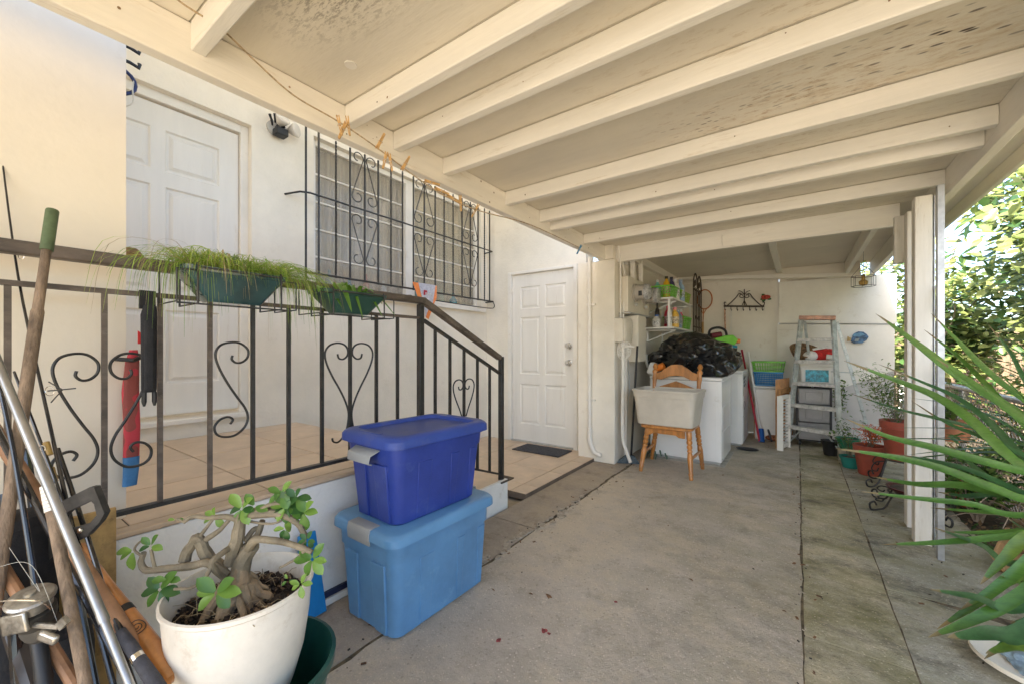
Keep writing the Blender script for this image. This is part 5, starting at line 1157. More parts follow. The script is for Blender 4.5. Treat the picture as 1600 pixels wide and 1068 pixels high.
bottle(-1.19, 5.20 + .1, z1_ + .004, .27, .05, (.28, .42, .60), 'pale blue jug at the end of the baskets', (.4, .5, .7)); bottle(-1.30, 5.45, z1_ + .004, .19, .04, (.7, .68, .6), 'small white bottle in the farther basket')
bottle(-1.33, 4.76, z2_, .14, .048, (.62, .60, .56), 'squat jar with a blue lid at the left of the lower shelf', (.05, .13, .42)); bottle(-1.36, 4.90, z2_, .29, .028, (.03, .025, .02), 'slim dark bottle on the lower shelf', (.02, .02, .02))
bottle(-1.20, 4.82, z2_, .25, .028, (.78, .76, .72), 'white bottle by the lower shelf upright'); bottle(-1.17, 4.93, z2_, .23, .048, (.78, .48, .08), 'amber cleaner bottle with pink cap on the lower shelf', (.8, .25, .3))
bottle(-1.17, 5.06, z2_, .22, .042, (.22, .30, .42), 'grey-blue can on the lower shelf', (.5, .5, .5)); bottle(-1.18, 5.17, z2_, .22, .04, (.30, .36, .45), 'second grey-blue can beside the amber bottle', (.3, .4, .5)); bottle(-1.28, 5.05, z2_, .27, .04, (.6, .05, .08), 'red bottle standing behind the cans', (.75, .1, .15)); bottle(-1.22, 5.45, z2_ + .004, .24, .04, (.75, .1, .16), 'pink-red bottle in the lower basket', (.75, .75, .75)); bottle(-1.25, 5.26, z2_, .24, .035, (.78, .78, .75), 'white spray bottle beside the lower basket')

# ============================================================ THINGS ON THE BACK WALL
# wrought iron gate leaf leaning in the corner
ga = thing('iron_trellis', 'rusty wrought iron trellis panel with scrolled top in the back left corner', 'trellis', (-1.1, 5.9, .9))
def gt_(s, z): return V(-1.12, 5.70 + s * .52, z)
zt_ = pt(1085, 452, 5.4).z + .02
for i in range(6): part('bar', MB().bar(gt_(i / 5, .9), gt_(i / 5, zt_), .013), m_iron_r, ga)
for z in (1.1, 1.45, zt_ - .03): part('rail', MB().bar(gt_(0, z), gt_(1, z), .016), m_iron_r, ga)
for s0, s1 in ((0, .5), (.5, 1)):
    part('scroll', MB().tube(cr([gt_(s0, zt_), gt_(s0 + .06, zt_ + .12), gt_(s0 + .25, zt_ + .19), gt_(s1 - .06, zt_ + .12), gt_(s1, zt_)], 6), .009, 6), m_iron_r, ga)
    part('scroll', MB().tube(cr([gt_(s0 + .12, zt_), gt_(s0 + .18, zt_ + .08), gt_(s0 + .25, zt_ + .1), gt_(s0 + .3, zt_ + .05), gt_(s0 + .24, zt_ + .03)], 5), .007, 6), m_iron_r, ga)
for z in (1.2, 1.33, 1.6): part('scroll', MB().tube(cr([gt_(.2, z - .06), gt_(.35, z), gt_(.5, z - .04), gt_(.65, z), gt_(.8, z - .06)], 5), .007, 6), m_iron_r, ga)
YB = BY - .03
def bp(u, v, dy=0): return onY(u, v, YB - dy)
def bpt(P, dy=0): return [bp(u, v, dy) for u, v in P]
# badminton racquet
c = bp(1101, 468); t = thing('racquet', 'orange badminton racquet hanging on the back wall', 'racquet', tuple(bp(1098, 522)))
m_orw = mat('orange_lacquer', (.55, .20, .07), .4, .2, 30)
w_ = (bp(1112.5, 468) - bp(1089.5, 468)).length / 2; h_ = (bp(1101, 453).z - bp(1101, 483).z) / 2
part('frame', MB().tube([c + V(w_ * math.cos(i * math.pi / 14), 0, h_ * math.sin(i * math.pi / 14)) for i in range(29)], .009, 8), m_orw, t)
g = MB()
for i in range(1, 12):
    f_ = -1 + 2 * i / 12; q = math.sqrt(1 - f_ * f_); g.tube([c + V(f_ * w_, 0, -h_ * q), c + V(f_ * w_, 0, h_ * q)], .0012, 4); g.tube([c + V(-w_ * q, 0, f_ * h_), c + V(w_ * q, 0, f_ * h_)], .0012, 4)
part('strings', g, m_cream_pl, t, kind='stuff')
part('shaft', MB().tube([bp(1099.5, 483), bp(1098.3, 505)], .007, 8).tube([bp(1094, 479), bp(1098, 490)], .005, 6).tube([bp(1105, 481), bp(1099.5, 490)], .005, 6), m_orw, t); part('grip', MB().tube([bp(1098.3, 503), bp(1098, 523)], .013, 10), mat('tan_grip', (.55, .33, .12), .7), t)
# hook rack
t = thing('hook_rack', 'black iron hook rack with pointed scroll crest on the back wall', 'hook rack', tuple(bp(1162, 478)))
part('bar', MB().bar(bp(1131, 478.5), bp(1194, 479), .028, .022), m_iron_r, t)
for s in (-1, 1):
    part('scroll', MB().tube(cr(bpt([(1163 + s * 2, 462), (1163 + s * 8, 459), (1163 + s * 13, 465), (1163 + s * 22, 474), (1163 + s * 28, 478), (1163 + s * 31, 476), (1163 + s * 31, 472.5), (1163 + s * 28.5, 473)]), 5), .0062, 6), m_iron_r, t)
    part('scroll', MB().tube(cr(bpt([(1163, 463), (1163 + s * 3, 465.5), (1163 + s * 7, 464), (1163 + s * 6, 460.5), (1163 + s * 3, 461)]), 5), .005, 6), m_iron_r, t); part('scroll', MB().tube(bpt([(1163, 470), (1163 + s * 3.5, 477)]), .005, 6), m_iron_r, t)
    part('finial', MB().tube(cr(bpt([(1163, 461), (1163 + s * 4, 456), (1163 + s * 9, 454.5)]), 4), .0045, 5), m_iron_r, t)
part('finial', MB().tube(bpt([(1163, 477), (1163, 452)]), .006, 6), m_iron_r, t)
for u in (1132.5, 1142, 1151.5, 1161, 1171, 1181, 1191): part('hook', MB().tube([bp(u, 479), bp(u, 484), bp(u + .8, 485.5, .02), bp(u + 1.4, 483.5, .03)], .0045, 5), m_iron_r, t)
solo('bead_cord', MB().tube([bp(1132.5, 483, .02), bp(1132.8, 500, .02), bp(1133.5, 515, .02)], [.010, .012, .009], 8), mat('peach_cord', (.70, .42, .28), .6, .4, 60), 'peach beaded cord hanging from the left hook of the rack', 'cord')
g = MB(); pts = cr([bp(1142, 484, .02), bp(1140.5, 500, .02), bp(1141.8, 516, .02), bp(1143.2, 500, .02), bp(1142.3, 484, .02)], 6); g.tube(pts, .0035, 6); solo('white_loop', g, m_white_pl, 'thin white loop hanging from the second hook of the rack', 'cord')
# flower
t = thing('artificial_flower', 'red artificial flower pinned beside the hook rack', 'flower', tuple(bp(1197, 466))); c = bp(1196.5, 465, .03); lm = leaf_mesh('petal', .05, .045, mat('coral_petal', (.62, .10, .07), .6, .35, 25), .35, .2); gm = leaf_mesh('leaf', .07, .04, m_lf[1], .2, .1)
for i in range(16):
    a = i * 2.4; q = Matrix.Translation(c + V(.012 * math.cos(a), -.02, .012 * math.sin(a))) @ Matrix.Rotation(a, 4, 'Y') @ Matrix.Rotation(R(-70 + 3.2 * i), 4, 'Z') @ Matrix.Rotation(R(90), 4, 'X'); inst('petal', lm, t, q)
for a in (.4, 2.2, 4.0, 2.8): inst('leaf', gm, t, Matrix.Translation(c + V(0, .01, 0)) @ Matrix.Rotation(a, 4, 'Y') @ Matrix.Rotation(R(90), 4, 'X'))
# fish plaque
t = thing('fish_plaque', 'blue painted wooden fish plaque with yellow tail on the back wall', 'wall ornament', tuple(bp(1340, 536))); P_ = [(1331, 527), (1335, 520.5), (1341, 517.8), (1349, 518.5), (1354, 522), (1357, 526), (1354, 531), (1349, 534), (1347, 536), (1340, 536), (1334, 536.5), (1329, 533)]
def plate(P_, dy, th, m, name, t):
    o = bp(P_[0][0], P_[0][1], dy); kx = (bp(P_[0][0] + 10, P_[0][1], dy).x - o.x) / 10
    g = MB(); g.prism([(bp(u, v, dy).x - o.x, bp(u, v, dy).z - o.z) for u, v in P_], (o.x, YB - dy, o.z), (1, 0, 0), (0, 0, 1), th); part(name, g, m, t, smooth=False, bev=.004)
m_fish = mat('painted_blue_fish', (.07, .16, .30), .5, .5, 22); plate(P_, .0, .02, m_fish, 'fish_body', t); plate([(1334, 521), (1345, 519.5), (1352, 523), (1342, 526), (1331, 525)], .022, .006, mat('pale_blue_fin', (.13, .30, .46), .5, .3, 20), 'fin', t)
plate([(1330, 528), (1324, 525), (1323.5, 533), (1330, 531.5)], .004, .015, mat('yellow_fin', (.62, .42, .16), .5, .2), 'tail', t); plate([(1336, 529), (1343, 528), (1341, 533), (1335, 533)], .022, .005, mat('yellow_fin2', (.30, .36, .36), .5, .2), 'fin', t)
# hanging wire bird feeder
c = pt(1349, 437, 4.3); t = thing('hanging_feeder', 'small wire hanging basket with a yellow ornament under the rear beam', 'hanging basket', tuple(c)); g = MB()
for z in (-.07, .035): g.tube([c + V(.10 * math.cos(i * math.pi / 4), .10 * math.sin(i * math.pi / 4), z) for i in range(9)], .003, 5)
for i in range(8): a = i * math.pi / 4; g.bar(c + V(.10 * math.cos(a), .10 * math.sin(a), -.07), c + V(.10 * math.cos(a), .10 * math.sin(a), .035), .0035)
for i in range(4): a = i * math.pi / 2; g.tube([c + V(.10 * math.cos(a), .10 * math.sin(a), .035), c + V(0, 0, .17)], .0025, 4)
g.tube([c + V(0, 0, .17), V(c.x, c.y, 2.19)], .002, 4); part('wire_frame', g, m_iron_r, t); part('ornament', MB().lathe([(.01, -.066), (.035, -.05), (.04, -.02), (.015, .0), (.018, .04), (.004, .06)], c, 12), mat('gold_ornament', (.50, .30, .07), .5, .3, 30), t)
part('vine', MB().tube(cr([c + V(-.03, 0, .09), c + V(.03, .02, .12), c + V(-.02, -.02, .16), c + V(.02, 0, .2)], 5), .006, 5), m_lime2, t)

# ============================================================ WASHER, DRYER, BAG
def appliance(x0, y0, x1, y1, h, lab, seams):
    t = thing('washing_machine', lab, 'washing machine', ((x0 + x1) / 2, (y0 + y1) / 2, 0))
    part('cabinet', MB().box((x0, y0, .03), (x1, y1, h - .035)), m_appl, t, bev=.008); part('top_deck', MB().box((x0 - .004, y0 - .006, h - .032), (x1 + .006, y1, h)), m_appl, t, bev=.006)
    part('front_panel', MB().box((x0 + .01, y0 - .004, .05), (x1 - .045, y0 - .0005, h - .06)), m_appl, t, bev=.002)
    part('side_panel', MB().box((x1 + .0005, y0 + .06, .06), (x1 + .004, y1 - .06, h * .38)), m_appl, t, bev=.002); part('side_panel', MB().box((x1 + .0005, y0 + .06, h * .40), (x1 + .004, y1 - .06, h * .66)), m_appl, t, bev=.002)
    part('kick_plate', MB().box((x0 + .02, y0 + .02, .004), (x1 - .02, y1 - .02, .029)), m_grey, t)
    for a_, b_ in ((x0 + .05, y0 + .05), (x1 - .05, y0 + .05)): part('foot', MB().lathe([(.02, 0), (.02, .03)], (a_, b_, 0), 10), m_black, t)
    return t
appliance(-1.31, 4.45, -.615, 5.12, .87, 'nearer white washing machine with the black rubbish bag on top, behind the chair', 1)
appliance(-1.24, 5.48, -.535, 6.10, .90, 'farther white appliance behind the first, with black marks near its top', 1)
solo('floor_board', MB().box((-1.30, 4.40, .001), (-.585, 5.16, .0045)), mat('dirty_white_board', (.50, .46, .40), .7, .2, 10), 'thin dirty white board under the nearer washing machine', 'board')
for i in range(3):
    a = V(-.5325, 5.60 + i * .01, .80 - i * .045); solo('black_mark', MB().bar(a, a + V(0, .13, .02), .006, .018), m_black, ('top', 'middle', 'bottom')[i] + ' one of three black strips near the top of the farther appliance', 'strip')
solo('wire_loop', MB().tube([(-.530, 5.62 + .08 * math.cos(i * .6), .48 + .05 * math.sin(i * .6)) for i in range(12)], .003, 5), m_black, 'thin black wire loop on the side of the farther appliance', 'wire')
def bag_blob(name, c, rx, ry, rz, lab, seed, m, cat='rubbish bag', sub=5):
    bm = bmesh.new(); bmesh.ops.create_icosphere(bm, subdivisions=sub, radius=1)
    for v in bm.verts:
        p = v.co.copy(); th = math.atan2(p.y, p.x)
        k = 1 + .30 * noise.noise(p * 1.5 + V(seed, 0, 0)) + .15 * (abs(noise.noise(p * 3.4 + V(0, seed, 0))) * -2 + .5) + .035 * (1 - 2 * abs(noise.noise(V(p.x * 9, p.y * 9, p.z * 5 + seed)))) + .03 * (1 - 2 * abs(noise.noise(p * 15 + V(seed, 3, 1))))
        q = p * k; v.co = V(q.x * rx, q.y * ry, max(-.55, q.z) * rz)
    me = bpy.data.meshes.new(name); bm.to_mesh(me); bm.free(); me.materials.append(m); me.polygons.foreach_set('use_smooth', [True] * len(me.polygons)); me.set_sharp_from_angle(angle=R(48))
    o = bpy.data.objects.new(name, me); o.location = c; link(o); tag(o, lab, cat); return o
m_bag = mat('shiny_black_plastic', (.012, .012, .013), .14, .2, 8, .6, 28, spec=.8)
rb = bag_blob('rubbish_bag', (-.98, 4.86, .87 + .15), .40, .42, .27, 'large crumpled shiny black rubbish bag lying on the nearer washing machine', 4, m_bag)
g = MB(); kc = V(-.93, 4.52, 1.10)
for i in range(11):
    a = i * .57 + .2; tip_ = kc + V(.10 * math.cos(a), -.05 - .03 * math.sin(3 * a), .075 * math.sin(a)); sd_v = V(-math.sin(a), 0, math.cos(a)) * .03
    g.add([kc + V(0, .03, 0), tip_ + sd_v, tip_ + V(0, -.03, 0), tip_ - sd_v], [(0, 1, 2), (0, 2, 3)])
o = bpy.data.objects.new('gathered_neck', g.mesh('gathered_neck', m_bag, Vector(rb.location), False)); link(o, rb); s = o.modifiers.new('s', 'SOLIDIFY'); s.thickness = .004
bag_blob('green_bag', (-1.10, 5.06, .87 + .28), .22, .16, .16, 'dark green plastic bag heaped behind the black one', 9, mat('dark_green_film', (.03, .055, .02), .3, .2, spec=.6), 'bag', 4)
# appliances / toys on the bag
c = pt(1128, 530, 4.75); t = thing('steam_cleaner', 'lime green and black handheld cleaner on top of the rubbish bag', 'steam cleaner', tuple(c - V(0, 0, .06)))
Mx = Matrix.Translation(c) @ Matrix.Rotation(YAW, 4, 'Z') @ Matrix.Rotation(R(8), 4, 'Y')
part('housing', MB().prism([(-.13, -.055), (.13, -.055), (.16, .02), (.10, .065), (.01, .045), (-.10, .0)], Mx @ V(0, .08, 0), Mx.to_3x3() @ V(1, 0, 0), Mx.to_3x3() @ V(0, 0, 1), .14), m_lime, t, bev=.012)
part('handle', MB().tube(cr([Mx @ V(-.16, 0, .0), Mx @ V(-.15, 0, .09), Mx @ V(-.06, 0, .13), Mx @ V(.02, 0, .11), Mx @ V(.05, 0, .05)], 6), .014, 10), m_black, t)
part('motor', MB().tube([Mx @ V(-.14, -.02, .02), Mx @ V(-.03, -.02, .055)], .032, 12), mat('dark_red_plastic', (.16, .015, .03), .3), t)
part('water_tank', MB().box((-.05, -.07, -.095), (.16, .06, -.05), Mx), mat('turquoise_clear', (.03, .28, .40), .15), t, bev=.012); part('cap', MB().box((.155, -.04, -.02), (.20, .03, .03), Mx), m_or, t, bev=.008)
c = pt(1029, 577, 4.25)
t = thing('laundry_jug', 'white laundry jug with orange cap lying on the washing machine', 'jug', tuple(c)); part('jug_body', MB().box((-.07, -.05, -.07), (.05, .06, .06), Matrix.Translation(c + V(-.06, .1, .0)) @ Matrix.Rotation(R(20), 4, 'Y')), m_white_pl, t, bev=.02)
part('cap', MB().tube([c + V(-.02, .02, .01), c + V(.05, .02, .045)], .036, 16), mat('orange_plastic', (.80, .22, .025), .4), t)

# ============================================================ WOODEN CHAIR WITH TOTE
m_pine = mat('honey_pine', (.52, .215, .055), .35, .22, 7, .2, 40, coat=.3, stretch=(3, 3, .6))
ch = thing('wooden_chair', 'honey pine farmhouse chair with turned legs in front of the washing machine', 'chair', (-1.0, 4.05, 0))
def turned(a, b, name, rr=.021, n=14, fancy=True):
    a = Vector(a); b = Vector(b); d = b - a
    prof = [(0, .75), (.04, .85), (.09, .8), (.1, 1.0), (.13, 1.0), (.15, .8), (.3, 1.05), (.45, 1.15), (.54, 1.0), (.56, .75), (.58, 1.1), (.61, 1.1), (.63, .75), (.66, 1.15), (.70, 1.15), (.72, .8), (.76, 1.2), (.80, 1.2), (.82, .9), (.85, 1.15), (1, 1.15)] if fancy else [(0, .8), (.5, 1.15), (1, .8)]
    g = MB(); g.tube([a + d * p for p, r in prof], [r * rr for p, r in prof], n); return part(name, g, m_pine, ch)
FLp, FRp, BRp, BLp = gp(1001, 735), gp(1080, 750), gp(1098, 732), gp(1018, 716)
SH = .43; cx_, cy_ = -1.0, 4.04
fl, fr, br, bl = V(-1.17, 3.90, SH - .02), V(-.80, 3.88, SH - .02), V(-.79, 4.19, SH - .02), V(-1.17, 4.21, SH - .02)
for a_, b_ in ((FLp, fl), (FRp, fr), (BRp, br), (BLp, bl)): turned(a_, b_, 'leg')
turned(lerp(FLp, fl, .42), lerp(BLp, bl, .42), 'stretcher', .013, 10, False); turned(lerp(FRp, fr, .42), lerp(BRp, br, .42), 'stretcher', .013, 10, False)
g = MB(); loft(g, [[(cx_ + x, cy_ + y, z) for x, y in rrect(.46 + e, .42 + e, .06)] for z, e in ((SH - .018, -.03), (SH - .010, 0), (SH + .006, 0), (SH + .014, -.02))]); part('seat', g, m_pine, ch)
g = MB(); y_ = 3.865; g.prism([(-.19, 0), (.17, 0), (.17, -.065), (.12, -.065), (.09, -.045), (-.11, -.045), (-.14, -.065), (-.19, -.065)][::-1], (cx_, y_ + .02, SH - .018), (1, -.05, 0), (0, 0, 1), .018); part('apron', g, m_pine, ch, bev=.003)
for x in (-.80, -1.19):
    g = MB(); P_ = [(0, SH - .02, .018), (.0, .60, .02), (.02, .80, .018), (.03, .86, .024), (.034, .90, .017), (.036, .915, .026), (.038, .93, .026), (.040, .95, .012), (.042, .955, .020), (.044, .975, .026), (.046, 1.0, .016), (.046, 1.008, .004)]
    g.tube([V(x + (.02 if x > -1 else -.02) * z_, 4.20 + dy * 2, z_) for dy, z_, r_ in P_], [r_ for *_, r_ in P_], 14); part('back_post', g, m_pine, ch)
g = MB(); top = [(-.20, .80), (-.20, .865), (-.15, .88), (-.10, .92), (-.05, .95), (0, .955), (.05, .95), (.10, .92), (.15, .88), (.20, .865), (.20, .80), (.14, .80), (.07, .835), (0, .845), (-.07, .835), (-.14, .80)]
g.prism([(x, z) for x, z in top][::-1], (-.995, 4.275, .045), (1, 0, 0), (0, 0, 1), .022); part('crest_rail', g, m_pine, ch, bev=.004)
g = MB(); g.prism([(-.19, .66), (-.19, .72), (0, .79), (.19, .72), (.19, .66)][::-1], (-.995, 4.255, .045), (1, 0, 0), (0, 0, 1), .02); part('back_slat', g, m_pine, ch, bev=.004)
m_tote = mat('beige_grey_plastic', (.60, .54, .45), .5, .08, 4, .15, 100)
tote('beige_tote', (-1.005, 4.0), SH + .015, .50, .33, .33, m_tote, None, m_tote, 'open beige plastic tote standing on the seat of the pine chair', R(-2), None, ribs=False, flare=.035)

# ============================================================ STEP LADDER
m_lad = mat('paint_splashed_aluminium', (.50, .54, .53), .45, .2, 14, .2, 60, metal=.25, dirt=.8, dirtcol=(.72, .70, .66))
m_tread = mat('scuffed_tread', (.60, .58, .55), .5, .2, 25, .3, 80, dirt=.6, dirtcol=(.35, .30, .26)); m_pink = mat('faded_pink_cap', (.66, .36, .26), .6, .2, 14, .2, 60, dirt=.7, dirtcol=(.68, .60, .52))
Lb, Rb = gp(1230, 697), gp(1315, 716); Lt, Rt_ = pt(1252, 499, 4.78), pt(1302, 500, 4.62)
la = thing('step_ladder', 'aluminium step ladder with faded pink top standing in front of the back wall', 'step ladder', tuple((Lb + Rb) / 2))
dirx = (Rb - Lb).normalized(); back = V(-dirx.y, dirx.x, 0)
for a_, b_ in ((Lb, Lt), (Rb, Rt_)):
    part('front_rail', MB().bar(a_, b_, .022, .07, tuple(back)), m_lad, la, bev=.003); part('foot', MB().bar(a_, lerp(a_, b_, .02), .03, .085, tuple(back)), m_black, la)
for k in range(5):
    f_ = (.255 * (k + 1)) / Lt.z; a_, b_ = lerp(Lb, Lt, f_), lerp(Rb, Rt_, f_); a_.z = b_.z = .255 * (k + 1)
    part('tread', MB().bar(a_, b_, .085, .012, (0, 0, 1)).bar(a_ - back * .042 - V(0, 0, .016), b_ - back * .042 - V(0, 0, .016), .006, .034).bar(a_ + back * .042 - V(0, 0, .016), b_ + back * .042 - V(0, 0, .016), .006, .034), m_tread, la, bev=.002)
f_ = .24 / Lt.z
for a_, b_, s in ((Lb, Lt, 1), (Rb, Rt_, -1)): part('brace', MB().bar(lerp(a_, b_, .03) + back * .02, lerp(a_, b_, f_) + dirx * s * .13 - V(0, 0, .02), .022, .006), m_lad, la)
part('top_cap', MB().bar(Lt - dirx * .025 + V(0, 0, .02), Rt_ + dirx * .025 + V(0, 0, .02), .16, .045), m_pink, la, bev=.006)
for a_, b_ in ((Lb, Lt), (Rb, Rt_)): part('rear_rail', MB().bar(a_ + back * .58, b_ + back * .06 - V(0, 0, .02), .018, .03), m_lad, la)
for z in (.35, .9): 
    f1 = z / Lt.z; part('rear_brace', MB().bar(lerp(Lb + back * .58, Lt + back * .06, f1), lerp(Rb + back * .58, Rt_ + back * .06, f1), .02, .008), m_lad, la)

# ============================================================ DRAWER CART, BUCKET, TOYS
m_clear = mat('smoky_clear_plastic', (.40, .39, .40), .25, .10, 6, alpha=.75); m_dgrey = mat('charcoal_plastic', (.035, .035, .04), .5, .1)
ct = thing('drawer_cart', 'three-drawer storage cart with clear fronts on castors behind the ladder', 'drawer cart', (.05, 6.15, 0))
x0, x1, y0 = onY(1247, 640, 6.0).x, onY(1297, 640, 6.0).x, 6.0; HC = .72
part('frame', MB().box((x0 - .02, y0, .07), (x0 - .001, y0 + .36, HC)).box((x1 + .001, y0, .07), (x1 + .02, y0 + .36, HC)).box((x0 - .02, y0, HC), (x1 + .02, y0 + .36, HC + .02)).box((x0 - .02, y0 + .002, .06), (x1 + .02, y0 + .36, .069)), m_dgrey, ct, bev=.003)
zz = .075
for i, hh in enumerate((.215, .215, .19)):
    d = part('drawer', MB().box((x0 + .003, y0 - .012, zz), (x1 - .003, y0 + .34, zz + hh - .012)), m_clear, ct, bev=.008)
    part('drawer_front', MB().box((x0 + .07, y0 - .020, zz + .04), (x1 - .07, y0 - .013, zz + hh - .05)), m_clear, d, bev=.006); part('divider', MB().box((x0, y0 - .008, zz + hh - .010), (x1, y0 + .3, zz + hh - .002)), m_dgrey, ct); zz += hh
for x in (x0 + .02, x1 - .02):
    for y in (y0 + .03, y0 + .33): part('castor', MB().lathe([(.028, -.012), (.03, 0), (.028, .012)], (x, y, .03), 14, (1, 0, 0)), m_black, ct)
solo('green_bundle', MB().ball((0.10, 6.1, .14), .05, 10, 7, (1.6, 1, .7)), mat('lime_bundle', (.28, .40, .08), .6, .3, 20), 'blurry green bundle inside the lowest clear drawer', 'bundle')
xc = (x0 + x1) / 2 + .02
t = thing('white_bucket', 'square white tub with blue label on top of the drawer cart', 'tub', (xc, 6.15, HC + .021)); g = MB()
loft(g, [[(xc + x, 6.15 + y, HC + .021 + z) for x, y in rrect(.28 + e, .26 + e, .03)] for z, e in ((0, 0), (.01, .01), (.20, .05), (.205, .075), (.225, .078), (.226, .06), (.26, .064), (.262, .08), (.285, .08), (.286, .05))], True, True); part('tub_body', g, m_white_pl, t)
part('paper_label', MB().box((xc - .10, 5.998, HC + .05), (xc + .12, 6.003, HC + .19)), mat('blue_swirl_label', (.04, .34, .46), .4, .8, 26), t)
solo('woven_basket', MB().lathe([(.11, 0), (.15, .06), (.17, .10), (.16, .102), (.13, .04)], (xc - .12, 6.2, HC + .34), 22, (.25, -.5, .9)), mat('brown_weave', (.26, .15, .07), .8, .5, 60, .6, 120), 'brown woven basket tipped behind the white tub', 'basket')
t = thing('plush_toy', 'red and white stuffed toy heaped on the white tub', 'soft toy', (xc, 6.1, HC + .31)); m_red = mat('red_fleece', (.60, .035, .03), .9, .25, 30, .5, 120); m_wf = mat('white_fleece', (.78, .76, .72), .9, .1, 30, .5, 120)
part('toy_body', MB().ball((xc + .06, 6.1, HC + .37), .085, 16, 10, (1.3, .8, .95)).ball((xc + .13, 6.08, HC + .40), .05, 12, 8, (1.2, .8, .8)), m_red, t); part('toy_head', MB().ball((xc - .05, 6.06, HC + .355), .07, 16, 10, (1.1, .8, .85)), m_wf, t)
part('toy_arm', MB().tube([(xc + .10, 6.03, HC + .345), (xc + .19, 6.02, HC + .335)], [.03, .026], 10), m_wf, t); part('trim', MB().tube([(xc - .03, 6.03, HC + .43), (xc + .12, 6.02, HC + .46)], .014, 8), m_wf, t)
# baskets, hamper, boards, poles by the washing machine
a = onY(1203, 640, 6.25)
t = thing('laundry_hamper', 'white hamper under the coloured baskets', 'hamper', (-.22, 6.3, 0)); xa, xb = onY(1172, 640, 6.05).x, onY(1211, 640, 6.05).x
part('hamper_body', MB().box((xa + .05, 6.06, 0), (xb + .06, 6.40, .66)), m_white_pl, t, bev=.02); part('rim', MB().box((xa + .03, 6.04, .661), (xb + .08, 6.42, .69)), m_white_pl, t, bev=.008)
basket(xa + .04, 6.05, xb + .08, 6.40, .70, .16, m_cyan, 'blue perforated basket on the white hamper', nx=16, ny=14, rows=6); basket(xa + .02, 6.06, xb + .10, 6.42, .87, .12, m_lime, 'lime green basket stacked on the blue basket', nx=12, ny=10, rows=2)
def leaning(name, u0, v0, u1, v1, d0, d1, r, m, lab, cat='pole', n=10):
    a_, b_ = pt(u0, v0, d0), gp(u1, v1); b_.z = .012; solo(name, MB().tube([a_, b_], r, n), m, lab, cat); return b_
leaning('red_pole', 1159, 546, 1187, 690, 5.5, 0, .013, mat('red_pole_paint', (.45, .02, .04), .35), 'red pole leaning beside the farther appliance')
t = thing('mop', 'grey-white mop pole with blue plastic socket leaning on the appliances', 'mop', tuple(gp(1190, 690)))
part('pole', MB().tube([pt(1169, 549, 5.3), gp(1189, 688) + V(0, 0, .14)], .012, 10), m_white_pl, t); part('socket', MB().tube([gp(1189, 688) + V(0, 0, .15), gp(1190, 690)], [.03, .036], 12), mat('blue_socket', (.02, .12, .45), .4), t)
leaning('black_pole', 1176, 590, 1206, 690, 5.6, 0, .012, mat('dark_grey_pole', (.10, .10, .11), .4), 'dark grey pole crossing the mop and slanting right')
m_orb = mat('orange_wood_board', (.55, .27, .10), .55, .2, 8)
solo('orange_board', MB().box((-.47, 6.12, 0), (-.43, 6.40, .62)), m_orb, 'narrow orange wooden board between appliance and hamper', 'board', bev=.003)
t = thing('slatted_panel', 'orange-brown wooden slatted panel leaning left of the ladder', 'panel', tuple(gp(1216, 700))); bA = gp(1213, 699); dirp = V(.25, .97, 0)
for i in range(9):
    q = bA + dirp * (.055 * i); part('slat', MB().bar(q, q + V(0, 0, .80), .036, .018, (1, 0, 0)), m_orb, t)
for z in (.12, .66): part('batten', MB().bar(bA + V(.03, -.02, z), bA + V(.03, 0, z) + dirp * .47, .02, .05), m_orb, t)
t = thing('folded_rack', 'folded white louvred panel between the slatted panel and the ladder', 'panel', tuple(gp(1224, 702))); q0 = gp(1219, 703)
part('panel_frame', MB().bar(q0 + V(0, 0, 0), q0 + V(0, 0, .62), .06, .02).bar(q0 + V(.07, .25, 0), q0 + V(.07, .25, .62), .05, .02).bar(q0 + V(0, 0, .6), q0 + V(.07, .25, .6), .02, .05).bar(q0 + V(0, 0, .04), q0 + V(.07, .25, .04), .02, .05), m_trim, t)
for i in range(13): part('louvre', MB().bar(q0 + V(.01, .03, .08 + i * .039), q0 + V(.06, .22, .08 + i * .039), .03, .006), m_trim, t)
# loose bits on the floor at the back
solo('patterned_cushion', MB().ball(tuple(gp(1203, 690) + V(.05, .1, .04)), .08, 12, 8, (1.4, 1, .5)), mat('rust_pattern', (.42, .16, .08), .8, .8, 40), 'small rust and white patterned bundle on the floor by the mop', 'bundle')
solo('black_scrap', MB().ball(tuple(gp(1168, 702) + V(0, 0, .012)), .09, 12, 6, (1.3, .9, .14)), m_black, 'flat black rag on the concrete beside the farther appliance', 'rag'); solo('black_scrap', MB().ball(tuple(gp(1180, 660) + V(.25, .6, .05)), .07, 10, 6), m_black, 'dark lump behind the mop foot', 'rag')

